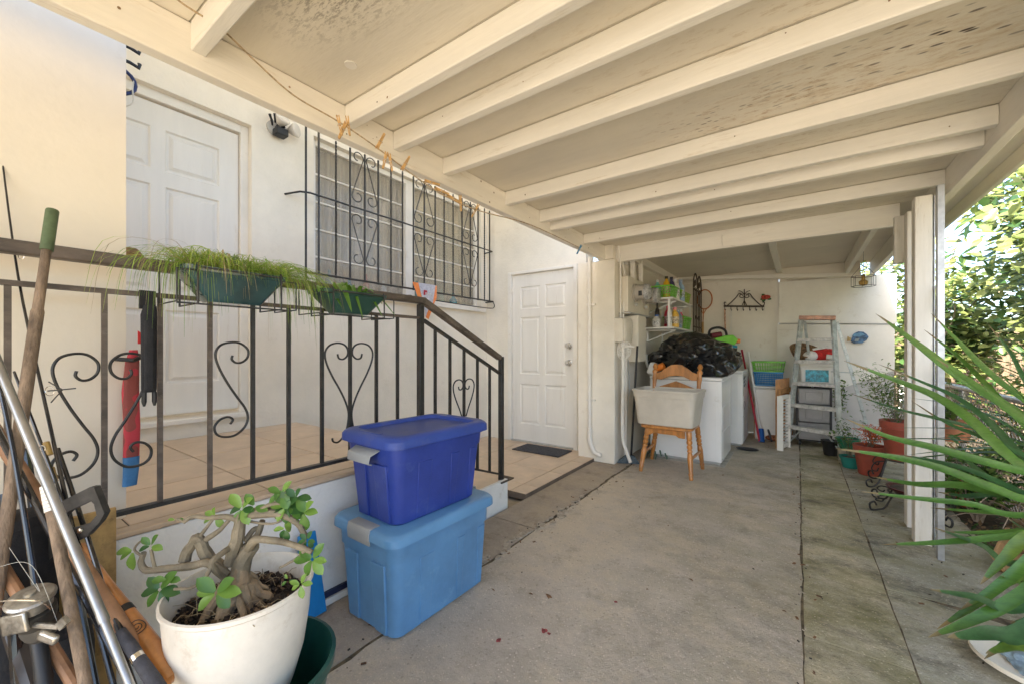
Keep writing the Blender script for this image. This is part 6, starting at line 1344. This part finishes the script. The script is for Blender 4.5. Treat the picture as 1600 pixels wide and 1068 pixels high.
# ============================================================ POTTED PLANTS AT THE BACK RIGHT
m_terra = mat('red_terracotta_plastic', (.36, .075, .045), .5, .15, 6, dirt=.3, dirtcol=(.22, .07, .05)); m_terra2 = mat('orange_terracotta', (.50, .20, .10), .7, .2, 8, dirt=.4, dirtcol=(.30, .15, .09))
def pot(c, r, h, m, lab, name='plant_pot'):
    t = thing(name, lab, 'plant pot', tuple(c)); part('pot_body', MB().lathe([(r * .66, 0), (r * .7, .01), (r * .93, h * .8), (r, h * .81), (r * 1.03, h), (r * .92, h), (r * .86, h * .82)], c, 24), m, t)
    part('soil', MB().lathe([(r * .86, 0), (.001, .012)], Vector(c) + V(0, 0, h * .84), 16), m_dirt, t); return t
Pz = gp(1405, 760); c1 = V(.515, 4.30, .20)
def stand(c, r, h, lab, sc_=1):
    t = thing('plant_stand', lab, 'plant stand', tuple(c)); part('ring', MB().tube([Vector(c) + V(r * math.cos(i * .4), r * math.sin(i * .4), h) for i in range(17)], .007, 6), m_iron, t)
    for a in (2.3, 3.7, 5.2, .6):
        d = V(math.cos(a), math.sin(a), 0); P_ = [c + d * r + V(0, 0, h), c + d * (r + .03) + V(0, 0, h * .6), c + d * (r + .06) + V(0, 0, h * .25), c + d * (r + .10) + V(0, 0, .02), c + d * (r + .15) + V(0, 0, .02), c + d * (r + .16) + V(0, 0, .06), c + d * (r + .13) + V(0, 0, .075), c + d * (r + .115) + V(0, 0, .05)]
        part('leg', MB().tube(cr(P_, 5), .0065, 6), m_iron, t)
        P_ = [c + d * (r + .02) + V(0, 0, h * .95), c + d * (r + .09) + V(0, 0, h * .9), c + d * (r + .12) + V(0, 0, h * .68), c + d * (r + .08) + V(0, 0, h * .6), c + d * (r + .065) + V(0, 0, h * .72)]; part('scroll', MB().tube(cr(P_, 5), .005, 6), m_iron, t)
s1 = V(.70, 4.58, 0); stand(s1, .12, .24, 'black scrolled iron plant stand carrying the tall red pot'); pot(s1 + V(0, 0, .24), .14, .32, m_terra, 'tall red plastic pot on the iron stand beside the post')
s2 = V(.66, 3.95, 0); stand(s2, .13, .13, 'low black iron plant stand with big curled feet nearest the post')
pot(s2 + V(0, 0, .12), .14, .05, mat('dark_maroon', (.08, .02, .02), .4), 'shallow dark maroon saucer on the low stand', 'saucer'); pot(V(.54, 4.95, 0), .12, .27, m_terra, 'medium red pot with orange blooms behind the tall red one'); pot(V(.42, 5.40, 0) + V(0, 0, .13), .10, .11, mat('grass_green_plastic', (.02, .22, .12), .4), 'small green pot by the back wall'); pot(V(.42, 5.14, .0), .09, .11, mat('teal_green_plastic', (.02, .2, .17), .4), 'teal pot in front of the small green pot')
solo('black_pot', MB().lathe([(.06, 0), (.08, .14), (.09, .16), (.07, .15)], (.29, 5.62, 0), 16), m_black, 'small black nursery pot at the foot of the back wall', 'plant pot'); solo('concrete_block', MB().box((.34, 5.30, 0), (.52, 5.50, .125)), m_conc, 'low block under the small green pot', 'block')
def bush(name, c, r, h, n, L, W, mats_, lab, cat='plant', stems=9, stemm=None, stemr=.004, spread=1.0, seed=1, up=.2, cut=None, nleaf=0):
    """stems with separate small leaves scattered through the crown volume"""
    rn = random.Random(seed); t = thing(name, lab, cat, tuple(c)); c = Vector(c); tips = []; g = MB()
    for i in range(stems):
        a = rn.uniform(0, 6.28); q = rn.uniform(.3, 1) * r; top = c + V(q * math.cos(a), q * math.sin(a), h * rn.uniform(.55, 1)); mid = c + (top - c) * .5 + V(rn.uniform(-.1, .1) * r, rn.uniform(-.1, .1) * r, h * .08)
        P_ = cr([c + V(rn.uniform(-.02, .02), rn.uniform(-.02, .02), 0), mid, top], 5); g.tube(P_, [lerp(stemr, stemr * .4, j / (len(P_) - 1)) for j in range(len(P_))], 5); tips.append(P_)
    part('stem', g, stemm or m_bark, t)
    gs = [MB() for _ in mats_]; wts = [.55, .3, .15][:len(mats_)]
    for i in range(n):
        P_ = rn.choice(tips); p = P_[rn.randint(3, len(P_) - 1)] + V(rn.gauss(0, 1), rn.gauss(0, 1), rn.gauss(0, .8)) * r * .18 * spread; k = rn.choices(range(len(mats_)), wts)[0]; g = gs[k]
        d = V(rn.uniform(-1, 1), rn.uniform(-1, 1), rn.uniform(-.5, .6) + up).normalized(); s = d.cross(V(rn.uniform(-.4, .4), rn.uniform(-.4, .4), 1)).normalized(); l = L * rn.uniform(.6, 1.2); w = W * rn.uniform(.7, 1.1) / 2; N_ = s.cross(d) * w * .4
        g.add([p, p + d * l * .35 - s * w * .9 + N_, p + d * l * .75 - s * w * .7 + N_, p + d * l - V(0, 0, .15 * l), p + d * l * .75 + s * w * .7 + N_, p + d * l * .35 + s * w * .9 + N_, p + d * l * .5], [(0, 6, 1), (1, 6, 2), (2, 6, 3), (3, 6, 4), (4, 6, 5), (5, 6, 0)])
    for g, m in zip(gs, mats_):
        if g.v: part('foliage', g, m, t, kind='stuff', ang=80)
    return t
m_g1 = leafmat('leaf_mid', (.07, .15, .03), (.035, .09, .02)); m_g2 = leafmat('leaf_light', (.17, .24, .06), (.10, .17, .04)); m_g3 = leafmat('leaf_dark', (.022, .06, .015), (.012, .035, .01)); m_g4 = leafmat('leaf_orange', (.62, .16, .03), (.45, .09, .02)); m_g5 = leafmat('leaf_dry', (.22, .14, .07), (.12, .08, .04))
bush('potted_shrub', V(.66, 4.60, .50), .30, .46, 1500, .035, .012, [m_g2, m_g1], 'fine-leaved grey-green shrub in the tall red pot', seed=2, stems=14, stemr=.003)
bush('flowering_plant', V(.54, 4.95, .25), .15, .22, 260, .05, .012, [m_g4, m_g4], 'spiky orange-leaved plant in the medium red pot', seed=3, stems=9, stemr=.003); bush('potted_shrub', V(.42, 5.2, .1), .22, .38, 120, .04, .02, [m_g1, m_g2], 'sparse wiry plant growing from the green pots', seed=4, stems=11, stemr=.002)
bush('potted_shrub', V(.38, 6.2, .3), .12, .45, 90, .05, .03, [m_g1, m_g2], 'broad-leaved shoot behind the right leg of the ladder', seed=14, stems=5, stemr=.004)
# orange planter beyond the post
a = pt(1490, 668, 2.9); t = thing('hanging_planter', 'orange terracotta planter hung on the fence right of the post', 'plant pot', tuple(a - V(0, 0, .09)))
part('pot_body', MB().lathe([(.07, -.09), (.10, .02), (.105, .03), (.115, .055), (.105, .055), (.09, .0)], a, 24), m_terra2, t); part('soil', MB().lathe([(.095, .035), (.001, .04)], a, 14), m_dirt, t)
bush('succulent', a + V(0, 0, .03), .09, .13, 40, .08, .045, [m_g2, m_g1], 'pale rosette plant in the orange planter', seed=6, stems=5)
pot(gp(1478, 790) + V(.14, .1, 0), .09, .22, m_terra, 'red pot half hidden behind the steel channel')

# ============================================================ CHAIN LINK FENCE
FXX = 1.22; fc_ = thing('chain_link_fence', 'galvanised chain link fence with round top rail along the garden', 'fence', (FXX, 3, 0))
fr_ = thing
part('top_rail', MB().tube([(FXX, .2, .80), (FXX, 8.2, .80)], .022, 12), m_galv, fc_)
for y in (.4, 2.95, 5.5, 8.0): part('post', MB().tube([(FXX + .03, y, 0), (FXX + .03, y, .80)], .024, 12), m_galv, fc_)
g = MB(); s = .06
y = .2
while y < 8.2:
    n = 13
    for sg in (1, -1):
        P_ = [V(FXX + .004 * (-1) ** k * sg, y + (s / 2 if (k % 2) else 0) * sg + (s / 2 if sg < 0 else 0), .02 + k * s) for k in range(n + 1)]; g.tube(P_, .0016, 3, caps=False)
    y += s
part('wire_mesh', g, m_galv, fc_, kind='stuff')

# ============================================================ YUCCA AT THE RIGHT FOREGROUND
yc = pt(1790, 770, 1.35); yk = thing('yucca', 'large yucca with long green sword leaves reaching in from the right', 'plant', (yc.x, yc.y, 0))
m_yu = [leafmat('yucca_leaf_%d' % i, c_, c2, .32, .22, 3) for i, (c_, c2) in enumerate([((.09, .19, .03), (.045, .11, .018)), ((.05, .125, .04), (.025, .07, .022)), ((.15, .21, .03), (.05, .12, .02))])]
for m_ in m_yu:
    nt = m_.node_tree; N = nt.nodes; L = nt.links; b = N['Principled BSDF']; tcn = N.new('ShaderNodeTexCoord'); mpn = N.new('ShaderNodeMapping'); mpn.inputs['Rotation'].default_value = (R(15), R(20), YAW); mpn.inputs['Scale'].default_value = (3, 60, 260); L.new(tcn.outputs['Object'], mpn.inputs[0])
    nn = N.new('ShaderNodeTexNoise'); nn.inputs['Scale'].default_value = 1; L.new(mpn.outputs[0], nn.inputs['Vector']); src = b.inputs['Base Color'].links[0].from_socket
    mx = N.new('ShaderNodeMix'); mx.data_type = 'RGBA'; mx.blend_type = 'MULTIPLY'; mx.inputs['Factor'].default_value = .7; rpn = N.new('ShaderNodeValToRGB'); rpn.color_ramp.elements[0].position = .35; rpn.color_ramp.elements[1].position = .6; rpn.color_ramp.elements[0].color = (.5, .55, .5, 1); L.new(nn.outputs['Fac'], rpn.inputs[0]); L.new(src, mx.inputs[6]); L.new(rpn.outputs[0], mx.inputs[7]); L.new(mx.outputs[2], b.inputs['Base Color'])
m_tipb = leafmat('dry_leaf_tip', (.20, .15, .06), (.10, .07, .03), .6, .2)
Y = [  # tip ... root, pixel outline of each leaf, depth at tip and at the root, width, material
 ([(1368, 490), (1425, 533), (1500, 590), (1600, 652), (1700, 720)], 1.05, 1.3, .040, 0), ([(1444, 515), (1500, 560), (1545, 605), (1620, 680), (1700, 740)], 1.25, 1.35, .022, 0), ([(1318, 563), (1400, 595), (1460, 620), (1520, 660), (1610, 735), (1700, 780)], 1.0, 1.25, .040, 0),
 ([(1328, 614), (1400, 638), (1470, 655), (1530, 672), (1610, 718), (1700, 765)], 1.25, 1.35, .018, 1), ([(1320, 653), (1390, 683), (1460, 700), (1540, 722), (1620, 742), (1700, 770)], .98, 1.2, .036, 0), ([(1305, 700), (1390, 713), (1470, 732), (1550, 762), (1620, 783), (1700, 800)], 1.0, 1.2, .038, 0),
 ([(1365, 744), (1430, 756), (1500, 758), (1580, 772), (1700, 790)], 1.2, 1.3, .034, 0), ([(1345, 767), (1430, 778), (1520, 788), (1600, 805), (1700, 810)], 1.05, 1.2, .026, 0), ([(1377, 850), (1450, 848), (1530, 842), (1610, 830), (1700, 812)], .95, 1.15, .024, 0), ([(1458, 823), (1530, 850), (1600, 880), (1700, 900)], 1.0, 1.15, .026, 1),
 ([(1453, 920), (1520, 932), (1610, 944), (1700, 940)], .9, 1.05, .030, 1), ([(1464, 982), (1520, 946), (1580, 900), (1640, 850), (1710, 800)], .95, 1.1, .034, 0), ([(1450, 995), (1520, 968), (1600, 925), (1700, 870)], .88, 1.05, .036, 0), ([(1480, 995), (1540, 990), (1620, 975), (1700, 940)], .85, 1.0, .052, 1), ([(1540, 1020), (1575, 1010), (1640, 985), (1710, 940)], .85, 1.0, .032, 2),
 ([(1532, 912), (1570, 872), (1620, 830), (1700, 790)], .95, 1.1, .036, 2), ([(1500, 952), (1560, 915), (1620, 880), (1700, 830)], .98, 1.1, .034, 2), ([(1463, 560), (1530, 610), (1590, 652), (1700, 735)], .93, 1.2, .042, 0), ([(1480, 690), (1530, 735), (1600, 775), (1700, 800)], 1.3, 1.35, .028, 1), ([(1500, 640), (1560, 690), (1620, 730), (1700, 770)], 1.3, 1.35, .028, 0)]
for P_, d0, d1, w, mi in Y:
    n = len(P_); W = [pt(u, v, lerp(d0, d1, i / (n - 1))) for i, (u, v) in enumerate(P_)][::-1]; W[0] = lerp(W[0], yc, .6)
    nv = (V(0, 0, CH) - W[len(W) // 2]).normalized(); strap(W, w * .72, [m_yu[mi], m_tipb], yk, keel=.35, tw=tuple((nv * .9 + V(0, 0, .35)).normalized()), taper0=.8, rich=16)
for P_, d0, d1, w, mi in list(Y):    # second, mostly darker tier of blades behind the front ones
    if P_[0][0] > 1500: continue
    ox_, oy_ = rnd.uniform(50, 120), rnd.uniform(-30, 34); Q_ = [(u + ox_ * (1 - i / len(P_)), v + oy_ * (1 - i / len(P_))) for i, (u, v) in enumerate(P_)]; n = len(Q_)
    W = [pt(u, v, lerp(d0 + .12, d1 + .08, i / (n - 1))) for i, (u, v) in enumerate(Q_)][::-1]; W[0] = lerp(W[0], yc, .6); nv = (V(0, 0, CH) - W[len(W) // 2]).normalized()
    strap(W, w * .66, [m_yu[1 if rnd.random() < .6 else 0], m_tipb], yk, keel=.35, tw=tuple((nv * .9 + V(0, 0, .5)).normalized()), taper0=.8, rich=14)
for i in range(44):
    a = 1.2 + i * .075 + rnd.uniform(-.1, .1); e = rnd.uniform(.0, 1.2); L_ = rnd.uniform(.55, .8); d = V(math.cos(a) * math.cos(e), math.sin(a) * math.cos(e), math.sin(e))
    strap([yc, yc + d * L_ * .5 + V(0, 0, .04), yc + d * L_ - V(0, 0, .08)], .022, m_yu[i % 2], yk, keel=.35, taper0=.8, rich=10)
part('trunk', MB().tube([(yc.x, yc.y, 0), (yc.x + .01, yc.y, yc.z * .5), tuple(yc)], [.06, .05, .045], 14), m_bark, yk)

# ============================================================ BOTTOM RIGHT: cream basin, cardboard
a = gp(1600, 1052); c = V(.80, 1.72, .0)
cb_ = pt(1625, 1035, 1.42); t = thing('cream_basin', 'cream plastic basin with a blue-white bag inside at the bottom right corner', 'basin', (cb_.x, cb_.y, 0))
part('basin_body', MB().lathe([(.10, 0), (.11, .01), (.155, cb_.z - .02), (.168, cb_.z - .012), (.168, cb_.z + .004), (.150, cb_.z), (.10, .02)], (cb_.x, cb_.y, 0), 36), m_cream_pl, t)
bag_blob('plastic_bag', (cb_.x + .02, cb_.y, cb_.z - .02), .10, .10, .05, 'crumpled pale blue plastic bag in the cream basin', 12, mat('pale_blue_film', (.30, .42, .52), .3, .3, 14), 'bag', 4)
a = gp(1560, 900); t_ = MB(); t_.prism([(-.10, -.02), (-.05, -.14), (.10, -.10), (.115, .02), (.03, .13)], gp(1560, 888) + V(.05, .05, .08), (.85, .5, 0), (-.2, .25, .9), .02)
solo('wood_offcut', t_, mat('tan_chipboard', (.52, .33, .17), .8, .15, 20), 'tan piece of chipboard lying among the leaf litter right of the post', 'board', bev=.003)
# litter and marks on the concrete
m_dl = mat('dry_brown_leaf', (.22, .11, .05), .8, .4, 30); dl = leaf_mesh('dry_leaf', .05, .022, m_dl, .5, .3)
for i, (u, v, a, s, lab) in enumerate([(853, 929, -.3, .9, 'dry brown leaf on the concrete right of the totes'), (826, 928, .6, .45, 'small dark leaf scrap beside the dry brown leaf'), (768, 921, .2, .35, 'tiny leaf by the front corner of the light blue tote'), (1076, 905, .1, .5, 'dark leaf near the middle of the slab'), (1010, 922, 1.2, .4, 'brown leaf bit in the centre of the slab'), (1222, 955, .5, .45, 'dark leaf next to the slab joint'), (575, 978, .9, .8, 'reddish dead leaf in front of the landing face')]):
    o = bpy.data.objects.new('fallen_leaf', dl); link(o); o.location = gp(u, v) + V(0, 0, .006); o.rotation_euler = (.1, .1, a); o.scale = (s, s, s); tag(o, lab, 'leaf', 'fallen leaves')
m_st = mat('red_paint_stain', (.33, .07, .07), .9, .5, 60)
g = MB()
for u, v, r in ((962, 940, .010), (850, 985, .016), (779, 1000, .013), (858, 990, .009)):
    c = gp(u, v); k = 12; g.add([c + V(math.cos(6.28 * j / k) * r * rnd.uniform(.5, 1.1), math.sin(6.28 * j / k) * r * rnd.uniform(.5, 1.1), .0025) for j in range(k)], [tuple(range(k))])
solo('paint_stains', g, m_st, kind='stuff', label='small red stains on the concrete')

g = MB(); gm_ = [m_dl, mat('grit_dark', (.05, .04, .03), .9), mat('grit_pale', (.42, .36, .28), .9)]
for i in range(520):
    k_ = rnd.random()
    if k_ < .35: c = V(rnd.gauss(.02, .03), rnd.uniform(1.2, 6.2), 0)
    elif k_ < .6: c = V(rnd.gauss(-1.37, .05), rnd.uniform(.8, 4), 0)
    elif k_ < .85: c = V(rnd.uniform(.35, .86), rnd.uniform(1.4, 6.2), -.006)
    else: c = V(rnd.uniform(-1.3, .3), rnd.uniform(.9, 6.2), 0)
    g.m = rnd.choices((0, 1, 2), (.2, .45, .35))[0]; s_ = rnd.uniform(.0015, .005) * (2.2 if g.m == 0 else 1); a = rnd.uniform(0, 6.28); q = Matrix.Translation(c + V(0, 0, .003)) @ Matrix.Rotation(a, 4, 'Z'); g.box((-s_, -s_ * .5, 0), (s_, s_ * .5, s_ * (.25 if g.m == 0 else .8)), q)
solo('grit', g, gm_, 'grit and leaf crumbs on the concrete', kind='stuff', smooth=False)

# ============================================================ GARDEN: trees, undergrowth, neighbour
def tree(name, base, trunk_h, cr_c, cr_r, n_leaf, L, W, mats_, lab, seed, n_br=26, indiv=0, rtr=.06, squash=1, cat='tree'):
    rn = random.Random(seed); base = Vector(base); t = thing(name, lab, cat, tuple(base)); cr_c = Vector(cr_c)
    fork = lerp(base, cr_c, .55) + V(0, 0, -.1)
    part('trunk', MB().tube(cr([base, lerp(base, fork, .5) + V(rn.uniform(-.1, .1), rn.uniform(-.1, .1), 0), fork], 5), [lerp(rtr, rtr * .6, j / 10) for j in range(11)], 10), m_bark, t)
    tips = []
    for i in range(n_br):
        d = V(rn.gauss(0, 1), rn.gauss(0, 1), rn.gauss(.0, 1)).normalized(); e = cr_c + V(d.x * cr_r[0], d.y * cr_r[1], d.z * cr_r[2]) * rn.uniform(.6, 1.0); m1 = lerp(fork, e, .45) + V(rn.uniform(-.15, .15), rn.uniform(-.15, .15), rn.uniform(0, .25))
        P_ = cr([fork, m1, e], 6); r0 = rtr * rn.uniform(.22, .4); part('branch', MB().tube(P_, [lerp(r0, .004, j / (len(P_) - 1)) for j in range(len(P_))], 6), m_barkp, t); tips.append(P_)
        for k in range(3):
            a_ = P_[rn.randint(5, len(P_) - 2)]; b_ = a_ + V(rn.gauss(0, 1), rn.gauss(0, 1), rn.gauss(0, .7)) * .28; tips.append([a_, lerp(a_, b_, .5), b_])
    gs = [MB() for _ in mats_]; wts = ([.4, .35, .25])[:len(mats_)]; lm_ = [leaf_mesh('leaf', L, W, m, .3, .25, n=4) for m in mats_]
    spots = []
    for i in range(n_leaf):
        P_ = rn.choice(tips); p = P_[rn.randint(len(P_) // 2, len(P_) - 1)] + V(rn.gauss(0, 1), rn.gauss(0, 1), rn.gauss(0, 1)) * .13
        d = V(rn.gauss(0, 1) - .25, rn.gauss(0, 1) - .35, rn.gauss(-.25, .5)).normalized(); s = d.cross(V(rn.uniform(-.6, .6) - .2, rn.uniform(-.6, .6) - .4, 1)).normalized(); spots.append((p, d, s, rn.choices(range(len(mats_)), wts)[0], rn.uniform(.6, 1.2)))
    if indiv:
        spots.sort(key=lambda q: (q[0] - Vector((0, 0, CH))).length)
        near = spots[:indiv]; spots = spots[indiv:]
        for p, d, s, k, z in near:
            X_ = d; Y_ = s; Z_ = X_.cross(Y_); M = Matrix((X_, Y_, Z_)).transposed().to_4x4(); M.translation = p; inst('leaf', lm_[k], t, M @ Matrix.Scale(z, 4))
    for p, d, s, k, z in spots:
        l = L * z; w = W * z / 2; N_ = s.cross(d) * w * .3
        gs[k].add([p, p + d * l * .3 - s * w * .9 + N_, p + d * l * .7 - s * w * .8 + N_, p + d * l, p + d * l * .7 + s * w * .8 + N_, p + d * l * .3 + s * w * .9 + N_, p + d * l * .5 - N_ * .3], [(0, 6, 1), (1, 6, 2), (2, 6, 3), (3, 6, 4), (4, 6, 5), (5, 6, 0)])
    for g, m in zip(gs, mats_):
        if g.v: part('crown', g, m, t, kind='stuff', ang=80)
    return t
m_barkp = mat('pale_twig_bark', (.34, .27, .20), .8, .2, 12)
m_t1 = leafmat('tree_leaf_yellow', (.25, .28, .10), (.18, .22, .07), .4, .4); m_t2 = leafmat('tree_leaf_mid', (.16, .205, .07), (.10, .15, .045), .4, .4); m_t3 = leafmat('tree_leaf_deep', (.05, .11, .03), (.03, .07, .02), .4, .3)
tree('garden_tree', (2.2, 4.6, 0), 1.2, (2.15, 4.3, 1.95), (.75, 1.9, 1.25), 8500, .13, .075, [m_t1, m_t2, m_t3], 'sunlit broad-leaved tree filling the gap right of the carport posts', 21, 34, 260)
tree('garden_tree', (3.3, 7.0, 0), 1.5, (3.1, 6.8, 2.3), (1.5, 2.2, 2.0), 8500, .14, .085, [m_t2, m_t1, m_t3], 'farther broad-leaved tree behind the first one', 22, 34)
tree('garden_tree', (4.5, 4.6, 0), 1.5, (4.2, 4.4, 2.5), (1.3, 2.0, 2.2), 8000, .15, .09, [m_t2, m_t1, m_t3], 'leafy tree at the right, beyond the fence', 23, 28)
tree('garden_tree', (1.5, 8.6, 0), 1.5, (1.6, 8.6, 1.9), (1.5, .9, 1.5), 4000, .13, .08, [m_t2, m_t1, m_t3], 'tree seen through the gap between back wall and posts', 24, 24)
for i, (x, y, z, r, h, n, ms, lab) in enumerate([(1.55, 2.9, 0, .30, .72, 700, [m_g3, m_g1, m_g2], 'dark glossy bush just behind the chain link fence'), (1.50, 3.7, 0, .3, .55, 600, [m_g5, m_g3, m_g1], 'dry brownish undergrowth behind the fence near the post'), (1.65, 2.1, 0, .35, .8, 700, [m_g3, m_g1, m_g1], 'dark bush at the right edge behind the yucca'),
        (1.05, 3.1, 0, .16, .35, 420, [m_g5, m_g3, m_g2], 'low tangle of dry stems at the foot of the fence'), (1.6, 4.7, 0, .35, .6, 600, [m_g5, m_g2, m_g3], 'twiggy undergrowth beyond the plant pots'), (1.05, 2.45, 0, .2, .3, 380, [m_g1, m_g5, m_g2], 'leafy weeds at the edge of the concrete'), (.98, 4.0, 0, .22, .55, 500, [m_g1, m_g2, m_g3], 'leafy green plant between the low stand and the fence'), (1.6, 5.8, 0, .4, .9, 600, [m_g1, m_g5, m_g2], 'green bush beside the back wall end')]):
    bush('garden_bush', V(x, y, z), r, h, n, .075, .038, ms, lab, 'bush', 26, m_barkp if i != 0 else None, .005, 1.3, seed=40 + i)
# ivy and litter on the ground outside: uncountable
g = MB(); rn = random.Random(77); mats_ = [m_g5, m_g1, m_g3]
for i in range(5200):
    x = rn.uniform(.86, 3.2) if i < 3800 else rn.uniform(.86, 1.25); y = rn.uniform(1.0, 8.0); g.m = rn.choices((0, 1, 2), (.5, .25, .25))[0]; p = V(x + .05 * noise.noise(V(y * 3, 0, 0)), y, -.03 + rn.uniform(0, .05 + .12 * max(0, noise.noise(V(x * 2, y * 2, 0)))))
    d = V(rn.uniform(-1, 1), rn.uniform(-1, 1), rn.uniform(-.2, .5)).normalized(); s = d.cross(V(0, 0, 1)).normalized(); l = rn.uniform(.02, .05); w = l * .3; g.add([p, p + d * l * .5 - s * w, p + d * l, p + d * l * .5 + s * w], [(0, 1, 2), (0, 2, 3)])
solo('leaf_litter', g, mats_, 'dead leaves and ivy covering the soil', kind='stuff')
g = MB()
for i in range(260):
    p = V(rn.uniform(1.0, 1.7), rn.uniform(2.3, 5.4), rn.uniform(.0, .5)); q = p + V(rn.gauss(0, .15), rn.gauss(0, .25), rn.gauss(0, .16)); g.tube([p, lerp(p, q, .5) + V(0, 0, .03), q], .0028, 4)
solo('dry_twigs', g, m_barkp, 'tangled pale twigs behind the fence', kind='stuff')
nb = thing('neighbour_house', 'white neighbouring house glimpsed between the leaves', 'house', (8, 9, 0)); part('wall', MB().box((7, 5, 0), (12, 14, 3.2)), m_white_pl, nb); part('roof', MB().prism([(-3, 0), (3, 0), (0, 1.6)], (9.5, 4.6, 3.2), (1, 0, 0), (0, 0, 1), -9.8), m_grey, nb); part('window', MB().box((6.97, 7, 1), (6.99, 8, 2.1)), m_glass, nb)
hd = MB(); hd.m = 0
wf = thing('wooden_fence', 'weathered board fence far behind the garden trees', 'fence', (3, 10.4, 0))
bm_ = MB().box((0, 0, 0), (.135, .02, 1.5)).mesh('board', m_oldw)
for i in range(60): inst('board', bm_, wf, Matrix.Translation((-1 + i * .14, 10.4, rnd.uniform(-.02, .0))))
bm2 = MB().box((0, 0, 0), (.02, .135, 1.5)).mesh('board', m_oldw)
for i in range(60): inst('board', bm2, wf, Matrix.Translation((6.2, 1.8 + i * .14, rnd.uniform(-.02, .0))))
